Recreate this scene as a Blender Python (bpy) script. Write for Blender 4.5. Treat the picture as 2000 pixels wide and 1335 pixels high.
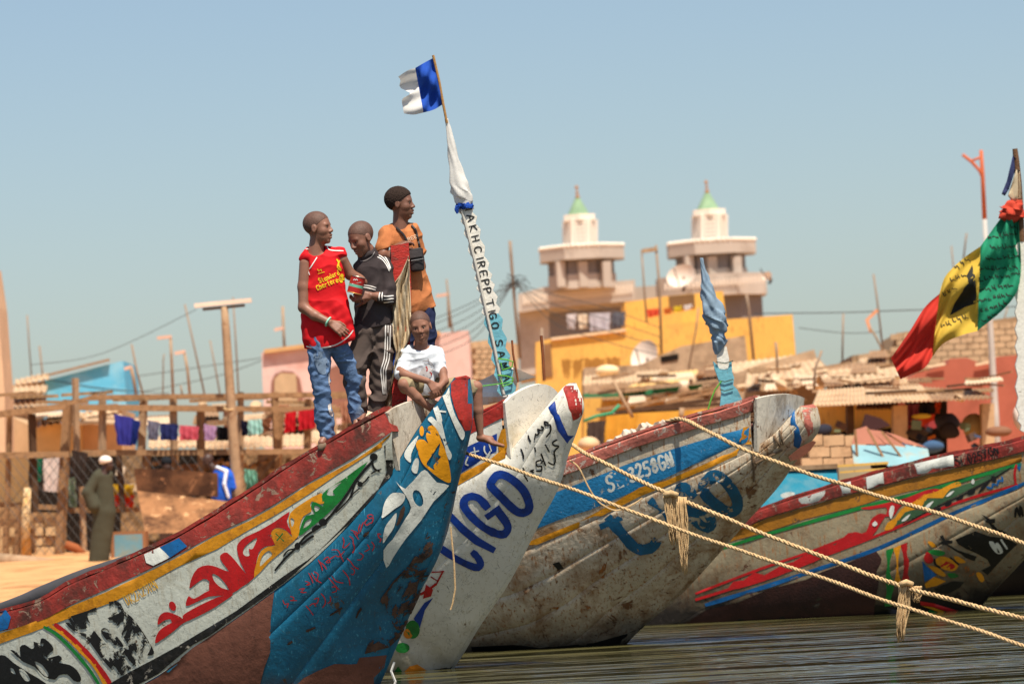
import bpy, bmesh, math, random
import numpy as np
from mathutils import Vector, Matrix, noise as mnoise
from mathutils.bvhtree import BVHTree
from mathutils.geometry import delaunay_2d_cdt

for o in list(bpy.data.objects):
    bpy.data.objects.remove(o, do_unlink=True)
scene = bpy.context.scene
COL = scene.collection
random.seed(7)

# ------------------------------------------------------------------ camera
FPX = 8333.33                # focal length in photo pixels (2000 wide), 150 mm on 36 mm
PITCH = math.radians(2.556)
ROLL = math.radians(3.2)
CAM = Vector((0, 0, 0.9))    # just above the water, from a small boat
FWD = Vector((0, math.cos(PITCH), math.sin(PITCH)))
_r0 = Vector((1, 0, 0)); _u0 = Vector((0, -math.sin(PITCH), math.cos(PITCH)))
RGT = _r0 * math.cos(ROLL) - _u0 * math.sin(ROLL)
UPV = _r0 * math.sin(ROLL) + _u0 * math.cos(ROLL)
cd = bpy.data.cameras.new('camera'); cam = bpy.data.objects.new('camera', cd); COL.objects.link(cam)
cd.lens = 150; cd.sensor_width = 36; cd.clip_start = 0.5; cd.clip_end = 6000
cam.matrix_world = Matrix(((RGT.x, UPV.x, -FWD.x, CAM.x), (RGT.y, UPV.y, -FWD.y, CAM.y),
                           (RGT.z, UPV.z, -FWD.z, CAM.z), (0, 0, 0, 1)))
cd.dof.use_dof = True; cd.dof.focus_distance = 26.6; cd.dof.aperture_fstop = 4.8
scene.camera = cam

# ------------------------------------------------------------------ light
SUN_DIR = Vector((0.15, -0.41, 0.90)).normalized()     # towards the sun
el = math.asin(SUN_DIR.z); az = math.atan2(SUN_DIR.x, SUN_DIR.y)
w = bpy.data.worlds.new('World'); scene.world = w; w.use_nodes = True
nt = w.node_tree; bg = nt.nodes['Background']
sky = nt.nodes.new('ShaderNodeTexSky'); sky.sky_type = 'NISHITA'; sky.sun_disc = False
sky.sun_elevation = el; sky.sun_rotation = az
sky.air_density = 1.0; sky.dust_density = 1.2; sky.ozone_density = 1.8; sky.altitude = 0
nt.links.new(sky.outputs[0], bg.inputs[0]); bg.inputs[1].default_value = 0.084
sd = bpy.data.lights.new('sun', 'SUN'); sun = bpy.data.objects.new('sun', sd); COL.objects.link(sun)
sd.energy = 4.6; sd.angle = math.radians(0.53); sd.color = (1.0, 0.925, 0.80)
sun.rotation_euler = SUN_DIR.to_track_quat('Z', 'Y').to_euler()
scene.view_settings.view_transform = 'Standard'; scene.view_settings.look = 'None'
scene.view_settings.exposure = 0.50; scene.view_settings.gamma = 1.0

# ------------------------------------------------------------------ pixel helpers
def P(px, py, d):
    """point seen at photo pixel (px,py), d metres along the view axis"""
    px, py, d = float(px), float(py), float(d)
    return CAM + d * (FWD + RGT * ((px - 1000) / FPX) + UPV * ((667.5 - py) / FPX))
def pdir(px, py):
    return (FWD + RGT * ((px - 1000) / FPX) + UPV * ((667.5 - py) / FPX)).normalized()
def PZ(px, py, z):
    r = FWD + RGT * ((px - 1000) / FPX) + UPV * ((667.5 - py) / FPX)
    return CAM + r * ((z - CAM.z) / r.z)
def ground_z(y):
    pts = [(0, -1.5), (41, -0.7), (48, 0.0), (58, 0.46), (70, 0.95), (110, 1.3), (220, 2.0), (5000, 2.0)]
    for (a, za), (b, zb) in zip(pts, pts[1:]):
        if y <= b: return za + (zb - za) * (y - a) / (b - a)
    return 2.0

# ------------------------------------------------------------------ objects
def lin(c):
    return tuple(((v / 255) / 12.92 if v / 255 < 0.04045 else ((v / 255 + 0.055) / 1.055) ** 2.4) for v in c)
def tag(o, label=None, cat=None, group=None, kind=None):
    if label: o['label'] = label
    if cat: o['category'] = cat
    if group: o['group'] = group
    if kind: o['kind'] = kind
    return o
def empty(name, loc, label, cat, group=None):
    o = bpy.data.objects.new(name, None); COL.objects.link(o); o.location = loc
    o.empty_display_size = 0.2
    o['_l'] = [loc[0], loc[1], loc[2]]
    return tag(o, label, cat, group)
def adopt(o, parent):
    if parent is None: return o
    o.parent = parent
    if '_l' in parent:
        o.matrix_parent_inverse = Matrix.Translation(-Vector(parent['_l']))
    return o
def mk(name, verts, faces, mat, parent=None, smooth=False):
    me = bpy.data.meshes.new(name); me.from_pydata([tuple(v) for v in verts], [], faces); me.update()
    if smooth: me.polygons.foreach_set('use_smooth', [True] * len(me.polygons))
    me.materials.append(mat)
    o = bpy.data.objects.new(name, me); COL.objects.link(o)
    return adopt(o, parent)
class MB:
    """collects simple shapes into one mesh"""
    def __init__(s): s.v = []; s.f = []
    def add(s, v, f):
        n = len(s.v); s.v += [Vector(p) for p in v]; s.f += [tuple(i + n for i in q) for q in f]; return s
    def hexa(s, a):   # 8 corners: bottom 4 ccw then top 4
        return s.add(a, [(3, 2, 1, 0), (4, 5, 6, 7), (0, 1, 5, 4), (1, 2, 6, 5), (2, 3, 7, 6), (3, 0, 4, 7)])
    def box(s, c, size, rot=None):
        x, y, z = [k / 2 for k in size]; c = Vector(c)
        a = [Vector(p) for p in ((-x, -y, -z), (x, -y, -z), (x, y, -z), (-x, y, -z), (-x, -y, z), (x, -y, z), (x, y, z), (-x, y, z))]
        if rot is not None: a = [rot @ p for p in a]
        return s.hexa([c + p for p in a])
    def beam(s, a, b, w, h, up=Vector((0, 0, 1))):
        a = Vector(a); b = Vector(b); d = (b - a).normalized()
        sd = d.cross(up)
        if sd.length < 1e-3: sd = d.cross(Vector((0, 1, 0)))
        sd.normalize(); u = sd.cross(d)
        sd = sd * w / 2; u = u * h / 2
        return s.hexa([a - sd - u, a + sd - u, b + sd - u, b - sd - u, a - sd + u, a + sd + u, b + sd + u, b - sd + u])
    def tube(s, pts, r, n=6, cap=True):
        pts = [Vector(p) for p in pts]; m = len(pts)
        rr = r if isinstance(r, (list, tuple)) else [r] * m
        V = []; up = None
        for i in range(m):
            d = (pts[min(i + 1, m - 1)] - pts[max(i - 1, 0)]).normalized()
            if up is None: up = d.orthogonal().normalized()
            sd = d.cross(up).normalized(); up = sd.cross(d).normalized()
            for k in range(n):
                t = 2 * math.pi * k / n
                V.append(pts[i] + rr[i] * (sd * math.cos(t) + up * math.sin(t)))
        F = []
        for i in range(m - 1):
            for k in range(n):
                F.append((i * n + k, i * n + (k + 1) % n, (i + 1) * n + (k + 1) % n, (i + 1) * n + k))
        if cap: F += [tuple(range(n))[::-1], tuple((m - 1) * n + k for k in range(n))]
        return s.add(V, F)
    def ball(s, c, r, n=8):
        c = Vector(c); r = Vector(r) if not isinstance(r, (int, float)) else Vector((r, r, r))
        V = []; F = []
        for i in range(n + 1):
            t = math.pi * i / n
            for k in range(2 * n):
                p = math.pi * k / n
                V.append(c + Vector((r.x * math.sin(t) * math.cos(p), r.y * math.sin(t) * math.sin(p), r.z * math.cos(t))))
        for i in range(n):
            for k in range(2 * n):
                F.append((i * 2 * n + k, (i + 1) * 2 * n + k, (i + 1) * 2 * n + (k + 1) % (2 * n), i * 2 * n + (k + 1) % (2 * n)))
        return s.add(V, F)
    def build(s, name, mat, parent=None, smooth=False): return mk(name, s.v, s.f, mat, parent, smooth)
def grid_mesh(name, rows, mat, parent=None, smooth=True, thick=0):
    """rows: list of equal length lists of points"""
    m = len(rows); n = len(rows[0]); V = [p for r in rows for p in r]
    F = [(i * n + j, i * n + j + 1, (i + 1) * n + j + 1, (i + 1) * n + j) for i in range(m - 1) for j in range(n - 1)]
    o = mk(name, V, F, mat, parent, smooth)
    if thick:
        md = o.modifiers.new('s', 'SOLIDIFY'); md.thickness = thick; md.offset = 0
        es = o.modifiers.new('e', 'EDGE_SPLIT'); es.split_angle = math.radians(50)
    return o

# ------------------------------------------------------------------ materials
_mats = {}
def mat(name, col, rough=0.75, var=0.18, vs=5.0, dirt=None, chip=None, bump=0.25, bs=45.0, metal=0.0, spec=0.35,
        wear=None, stretch=None, trans=0.0, streak=None, sheen=0.0, wl=None, fine=None):
    """procedural paint / wood / cloth.  dirt,chip = (rgb, amount 0..1, scale); wear = (amount, scale) makes holes in thin paint"""
    if name in _mats: return _mats[name]
    m = bpy.data.materials.new(name); m.use_nodes = True; N = m.node_tree.nodes; L = m.node_tree.links
    b = N['Principled BSDF']
    col = lin(col)
    tc = N.new('ShaderNodeTexCoord'); mp = N.new('ShaderNodeMapping'); L.new(tc.outputs['Object'], mp.inputs[0])
    if stretch: mp.inputs['Scale'].default_value = stretch
    def noise(scale, detail=6, rough_=0.6, dist=0.0, src=mp):
        n = N.new('ShaderNodeTexNoise'); n.inputs['Scale'].default_value = scale; n.inputs['Detail'].default_value = detail
        n.inputs['Roughness'].default_value = rough_; n.inputs['Distortion'].default_value = dist
        L.new(src.outputs[0], n.inputs['Vector']); return n.outputs['Fac']
    def ramp(fac, a, c, ca=(0, 0, 0, 1), cb=(1, 1, 1, 1)):
        r = N.new('ShaderNodeValToRGB'); r.color_ramp.elements[0].position = a; r.color_ramp.elements[1].position = c
        r.color_ramp.elements[0].color = ca; r.color_ramp.elements[1].color = cb; L.new(fac, r.inputs[0]); return r.outputs[0]
    def mix(fac, A, B):
        x = N.new('ShaderNodeMix'); x.data_type = 'RGBA'; L.new(fac, x.inputs[0])
        for s_, v in ((x.inputs[6], A), (x.inputs[7], B)):
            if isinstance(v, tuple): s_.default_value = v
            else: L.new(v, s_)
        return x.outputs[2]
    lo = tuple(max(0, c * (1 - var)) for c in col) + (1,); hi = tuple(min(1, c * (1 + var)) for c in col) + (1,)
    c = ramp(noise(vs), 0.30, 0.70, lo, hi)
    masks = []
    if streak:      # fine scratches across the surface
        mp2 = N.new('ShaderNodeMapping'); mp2.inputs['Scale'].default_value = (6, 6, 1.0); mp2.inputs['Rotation'].default_value = (0.3, 0.5, 0.4)
        L.new(tc.outputs['Object'], mp2.inputs[0])
        k = ramp(noise(streak[2], 4, 0.6, 0.4, mp2), 0.62 - streak[1] * 0.2, 0.66 - streak[1] * 0.2 + 0.06)
        c = mix(k, c, lin(streak[0]) + (1,))
    if dirt:
        k = ramp(noise(dirt[2], 8, 0.68, 0.3), 0.66 - dirt[1] * 0.4, 0.86 - dirt[1] * 0.4)
        c = mix(k, c, lin(dirt[0]) + (1,))
    if chip:
        k = ramp(noise(chip[2], 9, 0.72, 0.6), 0.70 - chip[1] * 0.4, 0.715 - chip[1] * 0.4)
        c = mix(k, c, lin(chip[0]) + (1,)); masks.append(k)
    if fine:        # small chips, hair cracks and run marks over the whole coat
        c = mix(ramp(noise(fine[1] * 5, 9, .75, .5), .71 - fine[0] * .05, .73 - fine[0] * .05), c, lin(fine[2]) + (1,))
        n_ = noise(fine[1] * 1.3, 5, .55, 1.2); sb = N.new('ShaderNodeMath'); sb.operation = 'SUBTRACT'; sb.inputs[1].default_value = .5; L.new(n_, sb.inputs[0])
        ab = N.new('ShaderNodeMath'); ab.operation = 'ABSOLUTE'; L.new(sb.outputs[0], ab.inputs[0])
        kk = ramp(ab.outputs[0], .0012, .0035, (1, 1, 1, 1), (0, 0, 0, 1)); c = mix(kk, c, (.035, .026, .02, 1)); masks.append(kk)
        mp3 = N.new('ShaderNodeMapping'); mp3.inputs['Scale'].default_value = (9, 9, .8); L.new(tc.outputs['Object'], mp3.inputs[0])
        mx = N.new('ShaderNodeMath'); mx.operation = 'MULTIPLY'; mx.inputs[1].default_value = .6; L.new(ramp(noise(1.6, 5, .6, .2, mp3), .56, .74), mx.inputs[0]); c = mix(mx.outputs[0], c, lin(fine[3]) + (1,))
    if wl:          # scum line left by the water; hull shade too on M_WHITE4
        sx = N.new('ShaderNodeSeparateXYZ'); L.new(tc.outputs['Object'], sx.inputs[0]); ad = N.new('ShaderNodeMath'); ad.operation = 'MULTIPLY_ADD'
        L.new(noise(3.5, 8, .7, .4), ad.inputs[0]); ad.inputs[1].default_value = wl[3]; L.new(sx.outputs[2], ad.inputs[2])
        c = mix(ramp(ad.outputs[0], wl[1] + wl[3] * .5, wl[2] + wl[3] * .5, (1, 1, 1, 1), (0, 0, 0, 1)), c, lin(wl[0]) + (1,))
    L.new(c, b.inputs['Base Color'])
    b.inputs['Roughness'].default_value = rough; b.inputs['Metallic'].default_value = metal
    b.inputs['Specular IOR Level'].default_value = spec
    if sheen: b.inputs['Sheen Weight'].default_value = sheen
    if bump:
        bp = N.new('ShaderNodeBump'); bp.inputs['Strength'].default_value = bump; bp.inputs['Distance'].default_value = 0.01
        h = noise(bs, 5)
        if masks:
            s_ = N.new('ShaderNodeMath'); s_.operation = 'SUBTRACT'; L.new(h, s_.inputs[0]); L.new(masks[0], s_.inputs[1]); h = s_.outputs[0]
        L.new(h, bp.inputs['Height']); L.new(bp.outputs[0], b.inputs['Normal'])
    out = N['Material Output']
    if wear or trans:
        sh = b.outputs[0]
        if trans:
            tl = N.new('ShaderNodeBsdfTranslucent'); L.new(c, tl.inputs[0]); ms = N.new('ShaderNodeMixShader'); ms.inputs[0].default_value = trans
            L.new(sh, ms.inputs[1]); L.new(tl.outputs[0], ms.inputs[2]); sh = ms.outputs[0]
        if wear:
            k = ramp(noise(wear[1], 9, 0.7, 0.7), 0.72 - wear[0] * 0.45, 0.735 - wear[0] * 0.45)
            tb = N.new('ShaderNodeBsdfTransparent'); ms = N.new('ShaderNodeMixShader'); L.new(k, ms.inputs[0])
            L.new(sh, ms.inputs[1]); L.new(tb.outputs[0], ms.inputs[2]); sh = ms.outputs[0]
        L.new(sh, out.inputs[0])
    _mats[name] = m
    return m

# ------------------------------------------------------------------ painted marks (thin paint films laid on a surface)
def crom(pts, closed=False, n=4):
    """Catmull-Rom through tuples"""
    pts = [np.array(p, float) for p in pts]; m = len(pts); out = []
    if m < 3: return [tuple(p) for p in pts]
    rng = range(m) if closed else range(m - 1)
    for i in rng:
        if closed: a, b, c, d = pts[(i - 1) % m], pts[i], pts[(i + 1) % m], pts[(i + 2) % m]
        else: a, b, c, d = pts[max(i - 1, 0)], pts[i], pts[i + 1], pts[min(i + 2, m - 1)]
        for k in range(n):
            t = k / n
            out.append(0.5 * (2 * b + (c - a) * t + (2 * a - 5 * b + 4 * c - d) * t * t + (3 * b - a - 3 * c + d) * t ** 3))
    if not closed: out.append(pts[-1])
    return [tuple(p) for p in out]
def stroke_poly(path, wd, jitter=0.0):
    """outline polygon of a brush stroke"""
    pts = [np.array(p, float) for p in path]
    L = []; R = []; m = len(pts)
    for i in range(m):
        d = pts[min(i + 1, m - 1)] - pts[max(i - 1, 0)]; d = d / (np.linalg.norm(d) + 1e-9)
        n = np.array((-d[1], d[0])); e = d * (wd * 0.35 if i == m - 1 else (-wd * 0.35 if i == 0 else 0))
        k = wd / 2 * (0.8 if i in (0, m - 1) else 1) * (1 + random.uniform(-jitter, jitter))
        L.append(tuple(pts[i] + n * k + e)); R.append(tuple(pts[i] - n * k + e))
    return L + R[::-1]
_off = {}
def film(surf, polys, m, name, parent, grid=14, off=0.003, holes=()):
    """lay polygons given in photo pixels on the surface the pixels see; all become ONE mesh"""
    if len(polys) > 1 and not any(k in name for k in ('lettering', 'script', 'lines', 'curls', 'chevrons', 'symbols', 'flourish')):
        for q in polys: film(surf, [q], m, name, parent, grid, off, [h for h in holes if point_in(h[0], q)])
        return None
    V = []; F = []
    for ip, poly in enumerate(polys):
        if len(poly) < 3: continue
        _off[id(surf)] = _off.get(id(surf), 0) + 1
        o_ = off + 0.00002 * _off[id(surf)]
        hs = [h for h in holes]
        loops = [poly] + [h for h in hs if point_in(h[0], poly)]
        pts = []; edges = []
        for lp in loops:
            n0 = len(pts); pts += [Vector((p[0], p[1])) for p in lp]
            edges += [(n0 + i, n0 + (i + 1) % len(lp)) for i in range(len(lp))]
        xs = [p[0] for p in poly]; ys = [p[1] for p in poly]
        g = grid
        x = min(xs) + g * 0.5
        while x < max(xs):
            y = min(ys) + g * 0.5
            while y < max(ys):
                if point_in((x, y), poly): pts.append(Vector((x, y)))
                y += g
            x += g
        try:
            vs, _, fs, _, _, _ = delaunay_2d_cdt(pts, edges, [], 0, 1e-4)
        except Exception:
            continue
        keep = []
        for f in fs:
            cx = sum(vs[i].x for i in f) / len(f); cy = sum(vs[i].y for i in f) / len(f)
            if point_in((cx, cy), poly) and not any(point_in((cx, cy), h) for h in loops[1:]): keep.append(f)
        idx = {}
        for f in keep:
            q = []
            for i in f:
                if i not in idx:
                    dr = pdir(vs[i].x, vs[i].y); hit, nn, _, dist = surf.ray_cast(CAM, dr)
                    if hit is None: idx[i] = -1
                    else:
                        if nn.dot(dr) > 0: nn = -nn
                        if nn.dot(dr) > -0.15: nn = (nn - dr).normalized()
                        idx[i] = len(V); V.append(hit + nn * o_ - dr * 0.0008)
                q.append(idx[i])
            if min(q) >= 0:
                a = [V[j] for j in q]
                if max((a[0] - a[1]).length, (a[1] - a[2]).length, (a[2] - a[0]).length) < 0.45: F.append(tuple(q))
    if not F: return None
    o = mk(name, V, F, m, parent, True)
    if len(polys) > 1: o['kind'] = 'stuff'
    return o
def plate(name, outline, d, thick, m, parent=None, grid=1e9, fn=None, smooth=False):
    """slab cut to a photo-pixel outline, standing at view distance d (number or function of x,y), real thickness away from us"""
    pts = [Vector((p[0], p[1])) for p in outline]; n = len(pts); ed = [(i, (i + 1) % n) for i in range(n)]
    xs = [p.x for p in pts]; ys = [p.y for p in pts]
    if grid < 1e8:
        x = min(xs) + grid / 2
        while x < max(xs):
            y = min(ys) + grid / 2
            while y < max(ys):
                if point_in((x, y), outline): pts.append(Vector((x, y)))
                y += grid
            x += grid
    vs, es, fs, ov, _, _ = delaunay_2d_cdt(pts, ed, [], 0, 1e-4)
    fs = [f for f in fs if point_in((sum(vs[i].x for i in f) / 3, sum(vs[i].y for i in f) / 3), outline)]
    dd = d if callable(d) else (lambda x, y: d)
    V = [P(v.x, v.y, dd(v.x, v.y)) for v in vs]; k = len(V)
    if fn: V = [fn(v) for v in V]
    V += [v + Vector((0, thick, 0)) for v in V]
    F = [tuple(f) for f in fs] + [tuple(i + k for i in f)[::-1] for f in fs]
    cnt = {}
    for f in fs:
        for i in range(len(f)):
            e = (f[i], f[(i + 1) % len(f)]); cnt[e] = 1
    for (a, b) in cnt:
        if (b, a) not in cnt: F.append((b, a, a + k, b + k))
    return mk(name, V, F, m, parent, smooth)
def px_of(p):
    q = Vector(p) - CAM; d = q.dot(FWD); return 1000 + q.dot(RGT) / d * FPX, 667.5 - q.dot(UPV) / d * FPX, d
def point_in(p, poly):
    x, y = p[0], p[1]; wn = 0; xj, yj = poly[-1][0], poly[-1][1]
    for q in poly:
        xi, yi = q[0], q[1]
        if yj <= y:
            if yi > y and (xi - xj) * (y - yj) - (x - xj) * (yi - yj) > 0: wn += 1
        elif yi <= y and (xi - xj) * (y - yj) - (x - xj) * (yi - yj) < 0: wn -= 1
        xj, yj = xi, yi
    return wn != 0
def Z(ox, oy, sc):
    """points read off an enlarged crop"""
    return lambda L: [(ox + sc * p[0], oy + sc * p[1]) for p in L]
def bvh_of(objs):
    V = []; F = []
    for o in objs:
        n = len(V); V += [v.co.copy() for v in o.data.vertices]; F += [tuple(n + i for i in p.vertices) for p in o.data.polygons]
    return BVHTree.FromPolygons(V, F)
GLY = {
 'S': [[(.9,.85),(.6,1),(.25,.95),(.1,.75),(.3,.55),(.7,.45),(.9,.25),(.7,.03),(.3,0),(.05,.15)]],
 'L': [[(.1,1),(.12,0),(.8,.02)]], 'T': [[(0,.98),(1,1)],[(.5,1),(.5,0)]], 'I': [[(.5,1),(.5,0)]],
 'A': [[(0,0),(.5,1),(1,0)],[(.2,.38),(.8,.38)]], 'K': [[(.1,1),(.1,0)],[(.9,1),(.12,.5),(.95,0)]],
 'H': [[(.1,1),(.1,0)],[(.9,1),(.9,0)],[(.1,.5),(.9,.5)]], 'C': [[(.9,.85),(.6,1),(.2,.9),(.05,.5),(.2,.1),(.6,0),(.95,.15)]],
 'R': [[(.1,0),(.1,1),(.6,1),(.85,.8),(.6,.55),(.12,.5)],[(.4,.5),(.95,0)]], 'E': [[(.9,1),(.1,1),(.1,0),(.9,0)],[(.1,.52),(.75,.52)]],
 'P': [[(.1,0),(.1,1),(.65,1),(.9,.78),(.65,.52),(.12,.5)]], 'G': [[(.9,.85),(.6,1),(.2,.9),(.05,.5),(.2,.1),(.6,0),(.92,.2),(.92,.45),(.55,.45)]],
 'O': [[(.5,1),(.15,.85),(.05,.5),(.2,.1),(.5,0),(.82,.12),(.95,.5),(.85,.88),(.5,1)]], 'M': [[(0,0),(.1,1),(.5,.4),(.9,1),(1,0)]],
 'N': [[(.1,0),(.1,1),(.9,0),(.9,1)]], 'D': [[(.1,0),(.1,1),(.6,.95),(.92,.55),(.65,.05),(.1,0)]],
 '0': [[(.5,1),(.2,.85),(.12,.5),(.25,.1),(.5,0),(.78,.12),(.88,.5),(.8,.88),(.5,1)]],
 '2': [[(.1,.8),(.35,1),(.75,.95),(.85,.7),(.5,.35),(.05,0),(.95,.03)]], '3': [[(.1,.92),(.6,1),(.85,.75),(.45,.53),(.9,.3),(.6,0),(.05,.08)]],
 '5': [[(.9,1),(.2,1),(.15,.58),(.6,.6),(.9,.35),(.65,.03),(.08,.05)]], '7': [[(.05,1),(.95,1),(.45,0)],[(.3,.5),(.8,.52)]],
 '8': [[(.5,.53),(.2,.75),(.5,1),(.8,.75),(.5,.53),(.12,.25),(.5,0),(.88,.25),(.5,.53)]], '9': [[(.85,.7),(.5,.5),(.15,.7),(.5,1),(.85,.75),(.8,.3),(.4,0)]],
 '4': [[(.7,0),(.7,1),(.05,.35),(.95,.35)]], 'a': [[(.8,.6),(.4,.65),(.1,.35),(.3,.02),(.8,.15)],[(.82,.65),(.85,0)]],
 'd': [[(.8,.5),(.4,.6),(.1,.3),(.35,0),(.8,.1)],[(.85,1.05),(.85,0)]], 'e': [[(.1,.35),(.85,.38),(.7,.65),(.3,.65),(.08,.3),(.35,0),(.85,.1)]],
 'h': [[(.1,1.05),(.1,0)],[(.1,.5),(.5,.65),(.85,.5),(.85,0)]], 'n': [[(.1,.65),(.1,0)],[(.1,.5),(.5,.65),(.85,.5),(.85,0)]],
 'r': [[(.15,.65),(.15,0)],[(.15,.45),(.5,.65),(.8,.6)]], 't': [[(.4,1),(.4,.1),(.8,.02)],[(.05,.65),(.85,.65)]], ' ': [], "'": [[(.5,1.1),(.4,.8)]],
}
def text_polys(txt, p0, p1, h, wd, up=None, gap=0.35, jit=0.06):
    """brush-lettered text from pixel p0 to p1 along the base line, letter height h, brush width wd"""
    p0 = np.array(p0, float); p1 = np.array(p1, float); d = (p1 - p0); n = len(txt)
    cw = 1 / (n + (n - 1) * gap); u = np.array(up, float) if up else np.array((d[1], -d[0])) / np.linalg.norm(d)
    res = []
    for i, ch in enumerate(txt):
        o = p0 + d * (i * (1 + gap) * cw); hh = h * random.uniform(1 - jit, 1 + jit); dy = u * h * random.uniform(-jit, jit)
        for st in GLY.get(ch, []):
            pts = [o + dy + d * cw * x + u * hh * y for x, y in st]
            if len(pts) > 3: pts = crom(pts, False, 3)
            res.append(stroke_poly(pts, wd, 0.12))
    return res
# ================================================================== setting: water and shore
def water_mat():
    m = bpy.data.materials.new('river_water'); m.use_nodes = True; N = m.node_tree.nodes; L = m.node_tree.links
    b = N['Principled BSDF']; b.inputs['Base Color'].default_value = (0.060, 0.054, 0.020, 1); b.inputs['Roughness'].default_value = 0.04
    b.inputs['IOR'].default_value = 1.33
    tc = N.new('ShaderNodeTexCoord'); prev = None
    for sc, st, dist in (((0.22, 0.7, 1), 1.0, 0.55), ((0.8, 2.0, 1), 0.9, 0.17), ((3.0, 6.0, 1), 0.12, 0.015)):
        mp = N.new('ShaderNodeMapping'); mp.inputs['Scale'].default_value = sc; mp.inputs['Rotation'].default_value = (0, 0, 0.25)
        L.new(tc.outputs['Object'], mp.inputs[0])
        n = N.new('ShaderNodeTexNoise'); n.inputs['Scale'].default_value = 1.0; n.inputs['Detail'].default_value = 3; L.new(mp.outputs[0], n.inputs['Vector'])
        bp = N.new('ShaderNodeBump'); bp.inputs['Strength'].default_value = st; bp.inputs['Distance'].default_value = dist
        L.new(n.outputs['Fac'], bp.inputs['Height'])
        if prev: L.new(prev.outputs[0], bp.inputs['Normal'])
        prev = bp
    L.new(prev.outputs[0], b.inputs['Normal'])
    return m
tag(mk('water', [(-60, -40, 0), (60, -40, 0), (60, 53, 0), (-60, 53, 0)], [(0, 1, 2, 3)], water_mat()), kind='structure')
ys = [10, 30, 38, 41, 43, 45, 48, 50, 52, 54, 56, 58, 60, 62, 64, 66, 68, 70, 74, 80, 90, 110, 150, 220, 600, 3000]
rows = []
for y in ys:
    r = []
    for i in range(41):
        x = (i - 20) * (0.45 if y < 80 else 1.0) * (1 + y / 40) * (1 if y < 200 else 3)
        z = ground_z(y) + (0.05 * mnoise.noise(Vector((x * 0.6, y * 0.5, 0))) if 40 < y < 100 else 0)
        r.append(Vector((x, y, z)))
    rows.append(r)
M_SAND = mat('beach_sand', (206, 154, 104), rough=0.95, var=0.16, vs=1.6, dirt=((150, 104, 64), 0.45, 1.4), bump=0.6, bs=9, spec=0.1)
tag(grid_mesh('beach', rows, M_SAND), kind='structure')

# ================================================================== boats
WOOD = (116, 84, 60)
M_RED = mat('red_boat_paint', (172, 44, 34), rough=0.5, var=0.28, vs=7, dirt=((92, 40, 28), 0.40, 6), chip=((140, 105, 84), 0.22, 14), bump=0.5, bs=30, spec=0.45, fine=(.6,10,(96,40,30),(110,30,24)))
M_DRED = mat('dull_red_rail_paint', (150, 50, 40), rough=0.6, var=0.30, vs=6, dirt=((82, 44, 34), 0.5, 5), chip=((150, 120, 100), 0.32, 11), bump=0.7, bs=26, spec=0.35, fine=(1.0,9,(110,76,60),(90,36,28)))
M_PRED = mat('faded_red_rail_paint', (190, 108, 92), rough=0.7, var=0.2, vs=8, dirt=((150, 86, 72), 0.5, 6), chip=((206, 182, 164), 0.36, 13), bump=0.7, bs=26, spec=0.3, fine=(1.0,9,(216,196,180),(150,90,78)))
M_TEAL = mat('teal_hull_paint', (12, 94, 124), rough=0.42, var=0.22, vs=3.0, dirt=((12, 78, 100), 0.40, 3.2), chip=((84, 62, 48), 0.14, 9), bump=0.35, bs=22, spec=0.5, streak=((70, 150, 175), 0.1, 12), fine=(.7,7,(22,64,78),(10,72,96)), wl=((70,46,34),-.1,.12,.3))
M_WHITE1 = mat('white_strake_paint', (200, 201, 186), rough=0.5, var=0.10, vs=3, dirt=((160, 152, 130), 0.30, 4), chip=((98, 76, 58), 0.16, 8), bump=0.35, bs=24, spec=0.45, streak=((180, 176, 158), 0.3, 10), fine=(.7,7,(120,104,84),(176,164,138)))
M_WHITE2 = mat('white_bow_paint', (226, 222, 208), rough=0.48, var=0.07, vs=2.5, dirt=((190, 178, 150), 0.28, 2.6), chip=((120, 96, 70), 0.05, 6), bump=0.35, bs=18, spec=0.45, streak=((200, 192, 170), 0.2, 8), fine=(.2,5,(176,164,140),(206,196,172)), wl=((120,112,90),-.1,.35,.5))
M_WHITE3 = mat('weathered_white_hull', (200, 186, 162), rough=0.7, var=0.18, vs=3, dirt=((142, 106, 70), 0.50, 3.0), chip=((116, 80, 52), 0.22, 6), bump=0.6, bs=22, spec=0.3, streak=((150, 104, 66), 0.35, 9), fine=(1.1,6,(112,86,62),(160,122,84)), wl=((58,48,34),-.05,.30,.5))
M_WHITE4 = mat('stained_shaded_white_hull', (150, 136, 108), rough=0.65, var=0.15, vs=3, dirt=((116, 84, 54), 0.45, 3.6), chip=((96, 64, 42), 0.24, 7), bump=0.5, bs=22, spec=0.35, streak=((160, 110, 66), 0.3, 9), fine=(1.0,6,(90,66,46),(140,96,58)), wl=((34,27,19),.10,.55,.5))  # real stains, with the hull's shade painted in as the near-black lower band
M_GREYW = mat('whitewashed_planks', (206, 196, 178), rough=0.8, var=0.12, vs=5, dirt=((140, 122, 100), 0.45, 9), chip=((128, 98, 74), 0.2, 10), bump=0.6, bs=40, stretch=(1, 1, 0.35), fine=(1.0,8,(150,128,104),(176,156,130)))
M_CREAMW = mat('thick_white_bow_paint', (234, 226, 210), rough=0.5, var=0.06, vs=3, dirt=((206, 190, 160), 0.3, 3), chip=((150, 118, 84), 0.04, 5), bump=0.4, bs=14, fine=(.3,5,(190,176,150),(212,198,172)))
M_BROWN = mat('brown_antifouling', (120, 74, 58), rough=0.7, var=0.22, vs=4, dirt=((66, 40, 30), 0.4, 4), chip=((150, 120, 100), 0.10, 11), bump=0.5, bs=20, spec=0.3, fine=(.8,7,(66,44,36),(90,54,42)))
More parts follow.
